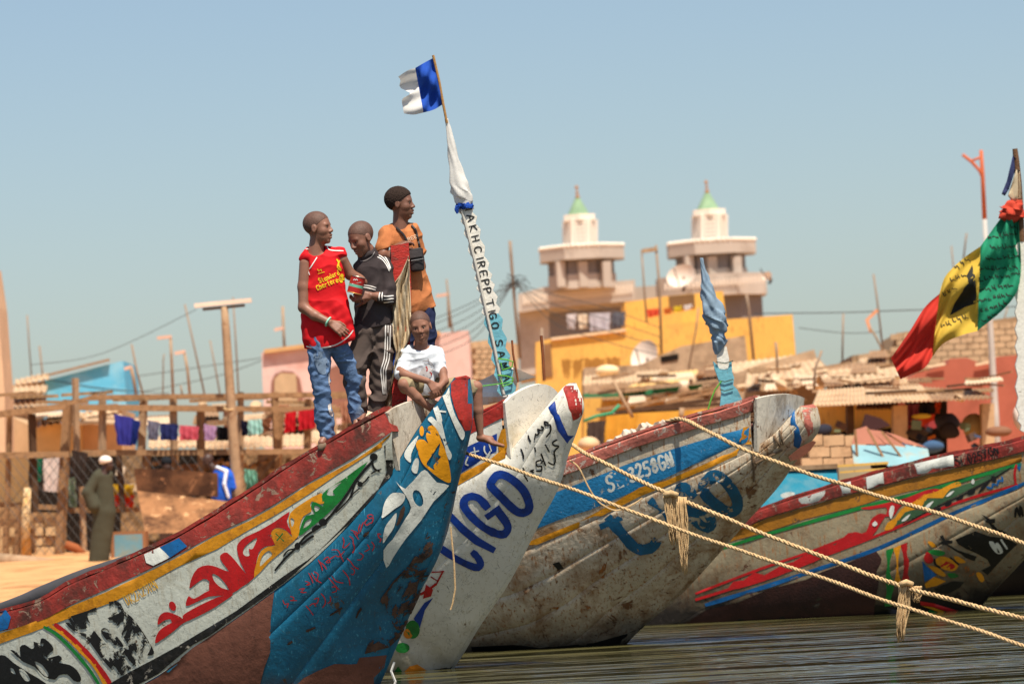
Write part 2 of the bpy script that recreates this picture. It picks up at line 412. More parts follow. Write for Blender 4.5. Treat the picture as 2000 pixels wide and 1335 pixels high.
M_YEL = mat('ochre_stripe_paint', (208, 138, 18), rough=0.45, var=0.18, vs=5, dirt=((150, 92, 18), 0.34, 5), chip=((110, 80, 50), 0.13, 10), bump=0.4, bs=26, spec=0.45, fine=(.7,8,(120,80,34),(168,104,16)))
M_BLACK = mat('black_paint', (26, 25, 24), rough=0.5, var=0.5, vs=8, dirt=((62, 56, 50), 0.3, 9), chip=((170, 160, 144), 0.24, 12), bump=0.6, bs=24, fine=(1.0,8,(96,88,78),(40,36,32)))
M_WOOD = mat('weathered_wood', WOOD, rough=0.85, var=0.25, vs=7, dirt=((70, 50, 36), 0.4, 8), bump=0.7, bs=40, spec=0.2)
M_BLUE = mat('royal_blue_paint', (20, 62, 150), rough=0.45, var=0.20, vs=9, bump=0.3, bs=30, dirt=((16, 44, 110), 0.4, 7), fine=(.2,8,(60,80,120),(16,46,120)))
M_ART_R = mat('art_red', (186, 28, 30), rough=0.42, var=0.16, vs=8, wear=(0.15, 10), bump=0.2, dirt=((125, 27, 28), .34, 5), fine=(.7, 7, (96, 84, 68), (162, 36, 38)))
M_ART_G = mat('art_green', (26, 122, 50), rough=0.42, var=0.16, vs=8, wear=(0.13, 10), bump=0.2, dirt=((26, 85, 41), .34, 5), fine=(.7, 7, (96, 84, 68), (34, 111, 54)))
M_ART_O = mat('art_orange', (222, 146, 26), rough=0.42, var=0.14, vs=8, wear=(0.13, 10), bump=0.2, dirt=((147, 100, 26), .34, 5), fine=(.7, 7, (96, 84, 68), (191, 130, 34)))
M_ART_K = mat('art_black', (22, 21, 20), rough=0.5, var=0.3, vs=8, wear=(0.20, 9), bump=0.2, dirt=((23, 23, 22), .34, 5), fine=(.7, 7, (96, 84, 68), (31, 30, 30)))
M_ART_KW = mat('art_black_worn', (26, 25, 24), rough=0.55, var=0.3, vs=8, wear=(0.50, 7), bump=0.2, dirt=((26, 25, 24), .34, 5), fine=(.7, 7, (96, 84, 68), (34, 34, 33)))
M_ART_W = mat('art_white', (222, 222, 210), rough=0.5, var=0.08, vs=6, wear=(0.17, 9), bump=0.2, dirt=((147, 147, 140), .34, 5), fine=(.7, 7, (96, 84, 68), (191, 191, 182)))
M_ART_B = mat('art_blue', (18, 92, 150), rough=0.45, var=0.2, vs=8, wear=(0.22, 9), bump=0.2, dirt=((21, 67, 103), .34, 5), fine=(.7, 7, (96, 84, 68), (28, 87, 134)))
M_ART_BW = mat('art_blue_worn', (22, 92, 128), rough=0.5, var=0.25, vs=8, wear=(0.36, 8), bump=0.2, dirt=((23, 67, 89), .34, 5), fine=(.7, 7, (96, 84, 68), (31, 87, 116)))
M_ART_Y = mat('art_yellow', (214, 160, 40), rough=0.45, var=0.15, vs=8, wear=(0.22, 12), bump=0.2, dirt=((142, 109, 34), .34, 5), fine=(.7, 7, (96, 84, 68), (185, 142, 46)))
M_SCRAPE = mat('scraped_wood', (84, 60, 46), rough=0.85, var=0.4, vs=10, dirt=((40, 30, 24), 0.5, 12), wear=(0.60, 5.5), bump=0.6)
M_RUST = mat('rust_stain', (150, 92, 44), rough=0.85, var=0.3, vs=8, wear=(0.74, 5), bump=0.2)
M_MUD = mat('waterline_grime', (62, 54, 42), rough=0.8, var=0.4, vs=6, wear=(0.42, 3), bump=0.5)

class Boat:
    def __init__(s, tip, a_deg, C, K, G, R, iB, aft, name, label, group='painted fishing boats moored bow out'):
        """tip=(px,py,d); C,K: pixel+half-breadth stations (upper edge of log hull / stem+keel);
        G,R: rail top / rail bottom from station iB (the bow bulkhead) aft; aft = [(s, zC, zK, zG, zR, wC, wG)] more stations out of frame"""
        s.B = P(*tip); a = math.radians(a_deg)
        s.b = Vector((math.cos(a), -math.sin(a), 0)); s.n = Vector((-math.sin(a), -math.cos(a), 0)); s.iB = iB
        f = s.fit
        s.C = [f(*p) for p in C]; s.K = [f(*p) for p in K]; s.G = [f(*p) for p in G]; s.R = [f(*p) for p in R]
        for (ds, zC, zK, zG, zR, wC, wG) in aft:
            for lst, z, w_ in ((s.C, zC, wC), (s.K, zK, 0.03), (s.G, zG, wG), (s.R, zR, wG)):
                s.along(lst, ds, z, w_)
        s.root = empty(name, (s.B.x, s.B.y, 0), label, 'boat', group)
        s.near = []
    def fit(s, px, py, w_):
        r = FWD + RGT * ((px - 1000) / FPX) + UPV * ((667.5 - py) / FPX)
        d = (w_ - (CAM - s.B).dot(s.n)) / r.dot(s.n)
        return CAM + r * d
    def along(s, lst, ds, z, w_):
        last = lst[-1]; sl = (s.B - last).dot(s.b)
        p = s.B - s.b * (sl + ds) + s.n * w_; p.z = z; lst.append(p)
    def mir(s, p):
        return p - s.n * (2 * (p - s.B).dot(s.n))
    def dense(s, L, n=6):
        return [Vector(q) for q in crom([tuple(p) for p in L], False, n)]
    def band(s, A, Bc, v0, v1, bulge, name, m, parent, groove=0.007, both=True, nv=5, keep=True, b0=0.0, b1=1.0):
        """one plank: strip of the surface between curves A (v=0) and Bc (v=1)"""
        vs = [v0, v0 + 0.012] + [v0 + (v1 - v0) * k / nv for k in range(1, nv)] + [v1 - 0.012, v1]
        rows = []
        for i, (p, q) in enumerate(zip(A, Bc)):
            r = []
            for k, v in enumerate(vs):
                x = p.lerp(q, v)
                out = s.n if (x - s.B).dot(s.n) >= 0 else -s.n
                bl = bulge[min(i, len(bulge) - 1)] if isinstance(bulge, list) else bulge
                x = x + out * (bl * math.sin(math.pi * min(1, max(0, v))))
                if k in (0, len(vs) - 1): x = x - out * groove
                r.append(x)
            rows.append(r)
        o = grid_mesh(name, rows, m, parent)
        if keep: s.near.append(o)
        if both: grid_mesh(name, [[s.mir(p) for p in r][::-1] for r in rows], m, parent)
        return o
    def build(s, m_low, m_up, m_rail, m_bulk, m_beak_top, planks, bul, seamw=0.007, rail_thick=0.075, arch=0.08, fwd=0.05, rail_out=0.02, cap=None, m_nose=None):
        N_ = 6; iB = s.iB; c = s.dense(s.C, N_); k = s.dense(s.K, N_); g = s.dense(s.G, N_); r = s.dense(s.R, N_)
        cu = c[iB * N_:]
        ncl = len(c)
        bl = [bul * min(1.0, (i / (N_ * iB)) * 0.6 + 0.1) for i in range(ncl)]
        hull = s.hull = mk('hull', [s.B + Vector((0, 0, -2))] * 3, [], m_low, s.root)
        # stem (front face) between the two sides: also the spine of the hull
        mid = len(planks)
        for (v0, v1) in planks:
            s.band(c, k, v0, v1, bl, 'plank', m_low, hull, groove=seamw)
        s.near.append(grid_mesh('stem', [[k[i], k[i].lerp(s.mir(k[i]), 0.5) + s.b * 0.008, s.mir(k[i])] for i in range(len(k))], m_low, hull))
        # nose cap and hollow top of the spur
        top = []
        for i in range(iB * N_ + 1):
            p = c[i]; q = s.mir(p); t = i / (iB * N_)
            mm = p.lerp(q, 0.5) - Vector((0, 0, 0.10 * t)); top.append([p, p.lerp(mm, 0.5) + Vector((0, 0, 0.0)), mm, q.lerp(mm, 0.5), q])
        s.near.append(grid_mesh('spur_top', top, m_beak_top, hull))
        p0, q0, pk, qk = c[0], s.mir(c[0]), k[0], s.mir(k[0])
        ctr = (p0 + q0 + pk + qk) / 4 + s.b * 0.025 + Vector((0, 0, 0.02))
        s.near.append(mk('nose', [p0, q0, qk, pk, ctr], [(0, 1, 4), (1, 2, 4), (2, 3, 4), (3, 0, 4)], m_nose or m_low, hull, True))
        # upper strake
        up = s.band(r, cu, 0, 1, 0.01, 'upper_strake', m_up, hull, groove=0.0)
        # rail
        rows = []; caprows = []
        for i in range(len(g)):
            G_, R_ = g[i], r[i]; inn = -s.n
            jz = 0.006 * mnoise.noise(G_ * 6.0); jo = 0.006 * mnoise.noise(G_ * 9.0 + Vector((5, 0, 0)))
            o = s.n * (rail_out + jo); u = Vector((0, 0, jz)); t = rail_thick
            rows.append([R_ - s.n * 0.005, R_ + o, R_.lerp(G_, 0.5) + o * 1.15, G_ + o + u - Vector((0, 0, 0.012)), G_ + o * 0.6 + u, G_ + inn * t * 0.5 + u * 1.5, G_ + inn * t + u, R_ + inn * t * 0.9])
            caprows.append((G_ + o * 0.2 + u, G_ + inn * t))
        s.near.append(grid_mesh('rail', rows, m_rail, s.root, False))
        grid_mesh('rail', [[s.mir(p) for p in q][::-1] for q in rows], m_rail, s.root, False)
        end = rows[0]
        s.near.append(mk('rail_end', [Vector(p) + s.b * 0.001 for p in end], [tuple(range(8))], m_rail, s.root))
        mk('rail_end', [s.mir(Vector(p)) + s.b * 0.001 for p in end], [tuple(range(8))[::-1]], m_rail, s.root)
        if cap:
            # a thinner strip of wood nailed on the rail, broken into lengths
            i = 0; L_ = len(caprows)
            while i < L_ - 2:
                n_ = random.randint(9, 20); seg = caprows[i:min(i + n_ + 1, L_)]; lift = random.uniform(0.001, 0.012); rr = []
                for j, (a_, b_) in enumerate(seg):
                    z0 = Vector((0, 0, lift + 0.008 * mnoise.noise(a_ * 7))); h = Vector((0, 0, cap * (0.8 + 0.3 * mnoise.noise(a_ * 5))))
                    rr.append([a_ + z0, a_ + z0 + h, b_ + z0 + h, b_ + z0])
                v = [p for q in rr for p in q]; m_ = len(rr)
                f_ = [(x * 4 + y, x * 4 + (y + 1) % 4, (x + 1) * 4 + (y + 1) % 4, (x + 1) * 4 + y) for x in range(m_ - 1) for y in range(4)]
                f_ += [(0, 1, 2, 3), (4 * m_ - 1, 4 * m_ - 2, 4 * m_ - 3, 4 * m_ - 4)]
                s.near.append(mk('rail_strip', v, f_, m_rail, s.root)); i += n_
        # bow bulkhead between the two rails
        Gn, Gf = g[0], s.mir(g[0]); Cn, Cf = c[iB * N_], s.mir(c[iB * N_]); rows = []
        cm = top[-1][2]
        for jv in range(7):
            v = jv / 6; r_ = []
            for ju in range(13):
                u = ju / 12; hump = math.sin(math.pi * u)
                t = Gn.lerp(Gf, u) + Vector((0, 0, arch * hump ** 0.8)) + s.b * fwd * hump
                bt = (Cn.lerp(cm, u * 2) if u < 0.5 else cm.lerp(Cf, u * 2 - 1)) + s.b * 0.02 - Vector((0, 0, 0.02))
                r_.append(t.lerp(bt, v) + s.b * 0.004)
            rows.append(r_)
        s.bulk = grid_mesh('bow_bulkhead', rows, m_bulk, s.root, thick=0.03); s.near.append(s.bulk)
        s.bulk_rows = rows
        # thwarts and foredeck boards inside
        s.g = g; s.r = r
        nb = 0; i = 7
        while i < len(g) - 2 and nb < 14:
            a, b_ = r[i].lerp(g[i], 0.75), s.mir(r[i].lerp(g[i], 0.75)); a = a - s.n * 0.08; b_ = b_ + s.n * 0.08
            MB().beam(a, b_, 0.155, 0.035).build('deck_board', M_WOOD, s.root)
            step = 0.165; acc = 0
            while i < len(g) - 2 and acc < step: acc += (g[i + 1] - g[i]).length; i += 1
            nb += 1
        s.surf = bvh_of(s.near)
    def film(s, polys, m, name='painted_mark', holes=(), grid=14, off=0.003):
        return film(s.surf, polys, m, name, s.hull, grid, off, holes)
    def rail_pt(s, px):
        """point of the near rail seen at column px"""
        best = None
        for p in s.g:
            q = p - CAM; d = q.dot(FWD); x = 1000 + q.dot(RGT) / d * FPX
            if best is None or abs(x - px) < best[0]: best = (abs(x - px), p, d)
        return best[1], best[2]
def ell(cx, cy, rx, ry, n=16, rot=0.0):
    return [(cx + rx * math.cos(t) * math.cos(rot) - ry * math.sin(t) * math.sin(rot), cy + rx * math.cos(t) * math.sin(rot) + ry * math.sin(t) * math.cos(rot)) for t in [2 * math.pi * i / n for i in range(n)]]
def S(pts, n=3): return crom(pts, True, n)
def st(path, wd, n=3): return stroke_poly(crom(path, False, n), wd, 0.10)

# ---- first boat (teal, nearest)
b1 = Boat((905, 740, 26.0), 35,
    C=[(887,737,.085),(858,780,.15),(815,838,.21),(770,912,.27),(735,960,.33),(691,1013,.38),(608,1096,.45),(505,1175,.54),(409,1243,.62),(309,1317,.68),(150,1400,.76),(0,1455,.82)],
    K=[(898,742,.04),(907,797,.042),(904,848,.04),(877,960,.035),(861,1030,.03),(843,1092,.03),(808,1160,.03),(771,1245,.03),(732,1335,.03),(690,1420,.03),(600,1480,.03),(480,1510,.03)],
    G=[(752,806,.33),(712,828,.38),(666,852,.42),(590,896,.49),(500,955,.57),(404,1016,.66),(300,1072,.74),(150,1135,.83),(0,1197,.90)],
    R=[(766,842,.33),(728,868,.38),(680,899,.42),(602,943,.49),(513,998,.57),(415,1046,.66),(310,1102,.74),(155,1173,.83),(0,1232,.90)],
    iB=3, aft=[(2.0, -0.12, -0.42, 0.44, 0.33, .85, .98), (3.0, -0.15, -0.45, 0.46, 0.34, .85, 1.0)],
    name='pirogue', label='teal bowed boat with ochre stripe and red calligraphy, boys standing on its bow')
b1.build(M_TEAL, M_WHITE1, M_DRED, M_GREYW, M_WOOD, [(0, .3), (.3, .62), (.62, 1)], 0.10, cap=0.03, m_nose=M_RED, rail_out=0.005)

# ---- second boat (white, LIGO)
b2 = Boat((1122, 745, 28.6), 35,
    C=[(1098,758,.085),(1070,790,.15),(1035,832,.22),(988,888,.29),(960,906,.34),(925,928,.38),(860,968,.45),(780,1018,.54),(680,1080,.62),(560,1150,.70)],
    K=[(1112,748,.042),(1126,790,.045),(1120,824,.04),(1098,890,.035),(1080,955,.03),(1042,1026,.03),(986,1136,.03),(928,1222,.03),(880,1300,.03),(800,1400,.03)],
    G=[(982,786,.34),(950,803,.38),(915,820,.42),(850,855,.50),(770,895,.58),(680,940,.66),(560,1000,.76)],
    R=[(980,816,.34),(945,834,.38),(910,851,.42),(846,884,.50),(767,922,.58),(678,966,.66),(560,1025,.76)],
    iB=3, aft=[(2.0, 0.10, -0.42, 0.46, 0.38, .85, .95), (3.5, 0.05, -0.45, 0.36, 0.28, .85, 1.0)],
    name='pirogue', label='clean white boat with large royal blue lettering, right of the teal bow')
b2.build(M_WHITE2, M_WHITE2, M_RED, M_CREAMW, M_CREAMW, [(0, .5), (.5, 1)], 0.09, seamw=0.003, arch=0.12, fwd=0.07, cap=0.02, m_nose=M_RED, rail_out=0.006)

# ---- third boat (weathered white)
b3 = Boat((1588, 800, 31.8), 35,
    C=[(1562,793,.10),(1538,818,.16),(1510,848,.22),(1470,876,.30),(1440,892,.36),(1390,915,.42),(1300,951,.51),(1200,996,.60),(1115,1035,.66),(1030,1072,.72),(900,1120,.78)],
    K=[(1582,796,.055),(1586,838,.055),(1552,885,.05),(1520,930,.04),(1488,975,.035),(1448,1022,.03),(1390,1088,.03),(1320,1163,.03),(1238,1234,.03),(1160,1310,.03),(1040,1350,.03)],
    G=[(1474,778,.34),(1450,788,.38),(1420,797,.42),(1333,822,.52),(1245,850,.62),(1150,884,.70),(1040,922,.78),(900,970,.85)],
    R=[(1466,803,.34),(1440,813,.38),(1408,822,.42),(1322,848,.52),(1235,876,.62),(1145,912,.70),(1035,950,.78),(897,998,.85)],
    iB=3, aft=[(2.5, 0.1, -0.42, 0.50, 0.4, .9, 1.0), (3.5, 0.05, -0.45, 0.38, 0.3, .9, 1.0)],
    name='pirogue', label='weathered white boat with worn blue lettering and a pale blue post on its bow')
b3.build(M_WHITE3, M_WHITE3, M_PRED, M_GREYW, M_WHITE3, [(0, .26), (.26, .5), (.5, .75), (.75, 1)], 0.12, seamw=0.010, arch=0.03, fwd=0.05, cap=0.025, m_nose=M_PRED)

# ---- fourth boat (far right)
b4 = Boat((2075, 820, 37.0), 35,
    C=[(2060,812,.10),(2040,850,.17),(2022,892,.24),(2003,946,.30),(1940,973,.36),(1860,1006,.43),(1719,1072,.54),(1600,1113,.62),(1500,1145,.68),(1380,1185,.74),(1240,1225,.80)],
    K=[(2078,822,.06),(2092,860,.055),(2080,920,.05),(2060,985,.045),(2030,1040,.04),(1995,1090,.035),(1938,1152,.03),(1875,1218,.03),(1780,1270,.03),(1640,1290,.03),(1480,1300,.03)],
    G=[(2004,856,.32),(1960,868,.36),(1880,884,.42),(1785,905,.50),(1667,937,.58),(1580,964,.64),(1500,990,.70),(1360,1030,.78)],
    R=[(2003,880,.32),(1955,893,.36),(1876,910,.42),(1789,930,.50),(1667,962,.58),(1580,986,.64),(1500,1009,.70),(1360,1052,.78)],
    iB=3, aft=[(3.0, 0.15, -0.42, 0.72, 0.6, .9, 1.0), (3.0, 0.15, -0.45, 0.7, 0.6, .9, 1.0)],
    name='pirogue', label='rightmost boat with red and white rail, ochre band and painted scrolls on its side')
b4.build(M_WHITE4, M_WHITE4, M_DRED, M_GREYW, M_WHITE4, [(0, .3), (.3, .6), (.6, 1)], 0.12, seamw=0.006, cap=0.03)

# ---- a shaded boat farther along, mostly out of frame
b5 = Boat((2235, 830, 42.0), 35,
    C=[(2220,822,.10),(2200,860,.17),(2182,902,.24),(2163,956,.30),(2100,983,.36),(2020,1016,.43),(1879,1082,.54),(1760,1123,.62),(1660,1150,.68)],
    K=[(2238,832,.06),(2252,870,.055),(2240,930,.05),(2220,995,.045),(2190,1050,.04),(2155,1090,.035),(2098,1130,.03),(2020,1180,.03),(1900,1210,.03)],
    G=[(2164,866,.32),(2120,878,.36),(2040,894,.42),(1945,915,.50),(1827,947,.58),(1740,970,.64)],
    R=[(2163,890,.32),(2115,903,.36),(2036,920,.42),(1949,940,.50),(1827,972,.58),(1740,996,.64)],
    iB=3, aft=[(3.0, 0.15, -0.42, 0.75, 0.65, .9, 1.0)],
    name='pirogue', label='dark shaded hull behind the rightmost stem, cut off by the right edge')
M_DKH = mat('shade_toned_hull', (44, 32, 26), rough=.7, var=.3, vs=4, bump=.4)  # the hull's shade is put into this near-black brown
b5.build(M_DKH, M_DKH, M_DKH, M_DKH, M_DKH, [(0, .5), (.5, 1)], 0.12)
# ================================================================== paintwork of the first boat
A = Z(280, 840, .3222); Bz = Z(0, 1060, .206); Cz = Z(730, 720, .3072); D = Z(500, 980, .2659); E = Z(850, 730, .2995); F5 = Z(1150, 740, .3745); F6 = Z(1680, 840, .2996); F7 = Z(1300, 880, .2547)
b1.film([[(-60,1258),(0,1236),(52,1219),(124,1189),(206,1156),(280,1121),(344,1089),(415,1049),(486,1017),(538,988),(602,946),(654,919),(699,894),(737,868),(763,846),
          (768,857),(744,874),(708,894),(660,925),(602,965),(538,1005),(486,1034),(425,1071),(344,1108),(280,1144),(227,1172),(144,1203),(99,1220),(62,1234),(0,1256),(-60,1278)]], M_YEL, 'ochre_stripe')
b1.film([[(218,1332),(257,1309),(299,1287),(345,1262),(400,1229),(460,1193),(505,1160),(554,1124),(602,1092),(634,1066),(683,1021),(731,969),(755,921),(750,870),(764,862),
          (772,905),(768,922),(763,931),(725,967),(667,1031),(602,1096),(554,1138),(505,1173),(460,1204),(409,1241),(377,1258),(309,1315),(240,1352),(120,1408),(60,1436),(60,1420),(130,1380)]], M_BLACK, 'black_rubbing_strip', off=0.006)
b1.film([[(-40,1520),(-40,1400),(60,1440),(150,1408),(240,1357),(309,1321),(377,1264),(460,1210),(536,1155),(529,1206),(528,1272),(516,1304),(508,1335),(500,1420),(480,1500)],
         [(560,1345),(569,1335),(622,1308),(654,1295),(686,1296),(697,1295),(702,1283),(755,1278),(772,1272),(760,1310),(745,1350),(650,1440),(560,1440)]], M_BROWN, 'brown_bottom_paint', grid=20)
# red, orange and green scroll
b1.film([A(S([(280,955),(295,890),(330,835),(390,815),(450,828),(520,855),(480,800),(465,765),(480,745),(510,740),(560,790),(625,870),(590,800),(568,720),(578,680),(620,645),(700,608),(800,550),(888,490),(870,545),(890,600),(900,634),(860,600),(820,588),(785,600),(775,640),(800,692),(740,702),(700,740),(682,820),(668,895),(600,945),(540,985),(470,985),(400,965),(402,915),(365,898),(310,935)], 2)),
         A(S([(260,1062),(275,1003),(310,1018),(400,968),(480,955),(545,985),(470,1000),(400,1005),(330,1035)])),
         A(S([(72,1285),(95,1215),(170,1165),(236,1142),(245,1115),(330,1065),(450,1010),(545,990),(480,1040),(400,1090),(300,1140),(240,1168),(190,1210),(110,1268)])),
         A(S([(90,1175),(95,1130),(130,1100),(180,1108),(240,1142),(180,1165),(165,1142),(128,1150)])), A(ell(178, 1063, 20, 30, 14, -.4))],
        M_ART_R, 'red_scroll', holes=[A(S([(420,868),(460,885),(500,930),(520,972),(470,950),(430,910)])), A(S([(605,740),(620,700),(690,648),(665,715),(640,718),(646,755),(620,760)]))])
b1.film([A(S([(672,892),(690,790),(715,730),(760,702),(800,695),(775,640),(785,605),(820,591),(870,610),(903,645),(884,560),(892,500),(960,445),(1080,378),(1095,442),(1050,440),(1025,428),(1012,450),(1020,490),(970,520),(948,580),(940,640),(860,715),(760,800)], 2))],
        M_ART_O, 'orange_scroll', holes=[A(S([(708,822),(720,762),(760,728),(782,750),(752,782)])), A(S([(902,585),(893,530),(917,545)]))])
b1.film([A(S([(944,638),(962,560),(990,515),(1040,505),(1017,462),(1030,432),(1065,443),(1092,460),(1082,400),(1110,362),(1220,290),(1362,188),(1280,300),(1200,420),(1100,520),(1000,600)], 2)),
         A(stroke_poly([(805,625),(850,668)], 10)), A(stroke_poly([(845,625),(812,665)], 10))],
        M_ART_G, 'green_scroll', holes=[A(S([(970,592),(985,550),(1020,534),(1010,566)])), A(S([(1045,492),(1038,455),(1072,470)])), A(S([(1115,390),(1130,350),(1205,312),(1150,365),(1162,392)]))])
b1.film([A(st([(800,845),(860,775),(930,705),(985,640),(1060,590),(1100,555)], 13)), A(st([(1100,555),(1150,500),(1220,410),(1300,290),(1395,180)], 16)), A(ell(1397,160,24,22)), A(ell(1090,555,26,22)), A(ell(935,700,18,22)), A(ell(1045,590,28,14,12,-.6)),
         A(st([(1170,495),(1250,410),(1290,310),(1330,320),(1390,255),(1440,235)], 9)), A(st([(1385,190),(1400,230),(1430,250)], 14)), A(st([(850,760),(880,725),(930,715)], 9)), A(st([(960,690),(1010,650),(1030,640)], 14)), A(st([(1260,405),(1275,380),(1310,350)], 8)), A(ell(1315,325,16,16))],
        M_ART_K, 'black_flourish')
# left end: rainbow band, worn portrait and script, registration
b1.film([Bz(st([(425,795),(520,850),(600,920),(690,1010),(780,1110),(860,1210),(940,1335)], 30))], M_ART_G, 'green_band')
b1.film([Bz(st([(485,785),(560,830),(650,900),(740,990),(840,1090),(920,1190),(1000,1335)], 38))], M_ART_O, 'orange_band')
b1.film([Bz(st([(530,775),(620,840),(720,930),(820,1030),(900,1120),(980,1230),(1050,1335)], 44))], M_ART_R, 'red_band')
b1.film([Bz(S([(620,720),(830,640),(1100,540),(1180,640),(1250,700),(1330,800),(1430,960),(1460,1050),(1350,1080),(1180,1240),(1100,1230),(980,1110),(900,1000),(820,900),(700,830)])),
         Bz(S([(960,830),(1000,800),(1080,850),(1150,930),(1170,980),(1080,960),(1000,900)])), Bz(S([(1030,1090),(1080,1070),(1120,1170),(1090,1180)])), Bz(st([(1180,1090),(1200,1140),(1240,1190)], 12)), Bz(st([(1250,1100),(1290,1160)], 10)), Bz(st([(1290,1090),(1330,1140)], 10))],
        M_ART_KW, 'worn_black_portrait', holes=[Bz(S([(830,690),(860,655),(930,655),(1010,700),(1100,790),(1180,900),(1225,1005),(1160,985),(1090,1030),(1000,950),(900,830)]))])
b1.film([Bz(S([(-120,1090),(0,1060),(60,1070),(130,1130),(220,1190),(300,1240),(400,1300),(440,1345),(300,1400),(-120,1400)])),
         Bz(S([(100,1010),(160,1030),(200,1080),(190,985),(240,960),(300,1000),(330,980),(320,930),(380,950),(390,905),(430,905),(490,960),(510,1010),(470,1040),(450,1090),(560,1060),(590,1100),(560,1130),(660,1150),(730,1200),(770,1270),(760,1310),(700,1300),(640,1240),(560,1250),(520,1290),(420,1260),(330,1170),(220,1120)], 2))],
        M_ART_K, 'worn_black_script', holes=[Bz(S([(330,1120),(400,1150),(460,1230),(450,1265),(390,1220)])), Bz(S([(455,1080),(500,1080),(570,1160),(570,1200),(510,1170)])), Bz(S([(180,1200),(230,1200),(290,1290),(240,1300)])), Bz(S([(100,1180),(130,1190),(150,1240),(110,1220)]))])
b1.film(text_polys('DK2A29HN', (250,1181), (310,1148), 19, 2.0), M_ART_Y, 'registration_lettering')
# white and teal patches on the rail
b1.film([[(286,1098),(282,1082),(312,1068),(325,1080),(332,1088),(300,1104)]], M_ART_W, 'white_rail_patch')
b1.film([[(313,1068),(350,1050),(366,1066),(330,1090)], [(-40,1226),(-40,1206),(12,1190),(22,1204),(16,1226),(-10,1236)]], M_ART_B, 'blue_rail_patch')
# spur: red nose, white streaks, yellow flower
b1.film([Cz([(478,80),(498,45),(520,20),(545,0),(600,0),(640,60),(650,130),(645,230),(625,330),(610,390),(578,392),(540,320),(510,240),(490,160)])], M_RED, 'red_nose_paint', grid=8)
b1.film([Cz(S([(436,150),(474,92),(488,200),(520,300),(575,400),(560,450),(530,400),(490,310),(455,220)])),
         Cz(S([(380,250),(398,215),(430,330),(465,480),(495,545),(480,578),(460,540),(440,460),(380,360),(345,322),(370,303),(402,330)])),
         Cz(S([(196,555),(215,500),(282,425),(275,460),(240,540),(235,595)])), Cz(S([(240,640),(265,570),(287,580),(275,662)])),
         Cz(S([(140,712),(200,762),(300,652),(340,650),(400,720),(478,740),(380,840),(300,960),(200,1080),(120,1200),(80,1262),(62,1150),(120,1080),(200,950),(235,880),(200,800)], 2)),
         Cz(S([(50,942),(70,850),(110,795),(150,785),(198,800),(185,850),(130,890),(80,930)])), Cz(S([(58,1105),(70,1010),(110,950),(145,915),(130,1000),(90,1062)])), Cz(st([(400,270),(420,268),(455,272)], 12)), Cz(st([(405,240),(425,300),(430,330)], 10))],
        M_ART_W, 'white_streaks', holes=[Cz(ell(280, 820, 30, 55, 14, -.35))])
b1.film([Cz(ell(307,395,14,32)), Cz(S([(338,400),(350,365),(380,360),(410,400),(425,450),(455,520),(480,620),(487,718),(430,702),(360,650),(310,600),(285,540),(270,480),(287,450),(320,450),(345,472),(333,430)]))],
        mat('emblem_yellow', (226, 150, 20), rough=0.45, var=0.2, vs=9, wear=(0.16, 9), bump=0.4, bs=20), 'yellow_flower', holes=[Cz(S([(335,600),(360,560),(420,470),(410,540),(425,560),(380,610),(385,640),(350,620)]))])
# red Arabic lines on the teal
sq = [[(862,100),(845,90),(820,100),(835,120),(862,112),(858,140),(845,155)], [(820,125),(800,150),(815,170),(840,150)], [(790,150),(775,185),(770,215)], [(765,165),(755,200),(760,225),(745,225)], [(700,205),(740,220),(745,240)], [(720,220),(735,240),(755,270)],
      [(640,260),(650,290),(640,330),(660,330),(690,300)], [(690,250),(715,270),(715,300),(725,330),(712,370)], [(560,350),(600,350),(620,380),(640,430)], [(590,390),(610,400),(650,360)], [(500,420),(530,400),(545,440),(515,440),(540,420),(580,395)], [(460,425),(480,460),(490,500)], [(475,440),(500,460),(520,490)],
      [(430,510),(460,530),(450,570),(480,590)], [(390,520),(410,560),(420,590)], [(410,520),(430,550),(450,580)], [(365,580),(395,590),(370,610),(400,600)], [(320,640),(360,630),(330,660),(370,660)], [(255,690),(280,700),(270,720),(250,720),(300,720)], [(200,720),(215,750),(240,740),(230,770)],
      [(915,235),(895,230),(905,260),(920,270),(910,290)], [(850,290),(870,320),(855,355)], [(820,310),(835,340),(800,360)], [(760,370),(790,390),(770,420),(745,420)], [(670,410),(700,440),(720,470),(755,490),(745,480)], [(700,480),(725,500),(715,530),(700,525)], [(640,500),(680,550),(690,605)], [(560,540),(590,580),(640,590)], [(540,560),(575,600),(610,640)],
      [(560,620),(590,620),(590,650),(560,660)], [(480,670),(505,700),(510,740),(490,770)], [(430,710),(460,700),(450,740),(430,740)], [(370,760),(395,790),(420,825)], [(395,760),(420,740),(440,760)], [(530,740),(550,720),(545,690)]]
b1.film([D(st(q, 8, 2)) for q in sq], mat('red_script', (164, 30, 30), rough=0.5, var=0.2, wear=(0.10, 12), bump=0), 'red_script_lines')
# scrapes, gouges and grime
b1.film([[(916,842),(905,880),(893,900),(898,930),(880,960),(866,990),(842,1020),(825,1060),(800,1100),(770,1130),(745,1165),(735,1190),(755,1215),(720,1250),(712,1275),(760,1262),(782,1240),(828,1140),(868,1050),(890,975),(912,880)]], M_SCRAPE, 'scraped_edge', grid=10, off=0.005)
b1.film([D(q) for q in ([(540,835),(545,820),(630,765),(636,780),(560,825)], [(730,845),(745,800),(770,765),(778,785),(755,815),(740,850)], [(368,950),(370,935),(430,910),(438,922),(385,950)], [(230,1045),(235,1030),(265,1012),(272,1025),(245,1045)], [(1025,175),(1040,130),(1060,60),(1085,20),(1095,50),(1080,100),(1050,160)], [(785,250),(800,225),(830,210),(832,230),(800,255)])], mat('gouge', (64, 44, 32), rough=0.9, var=0.4, bump=0.5), 'gouge', off=0.004)

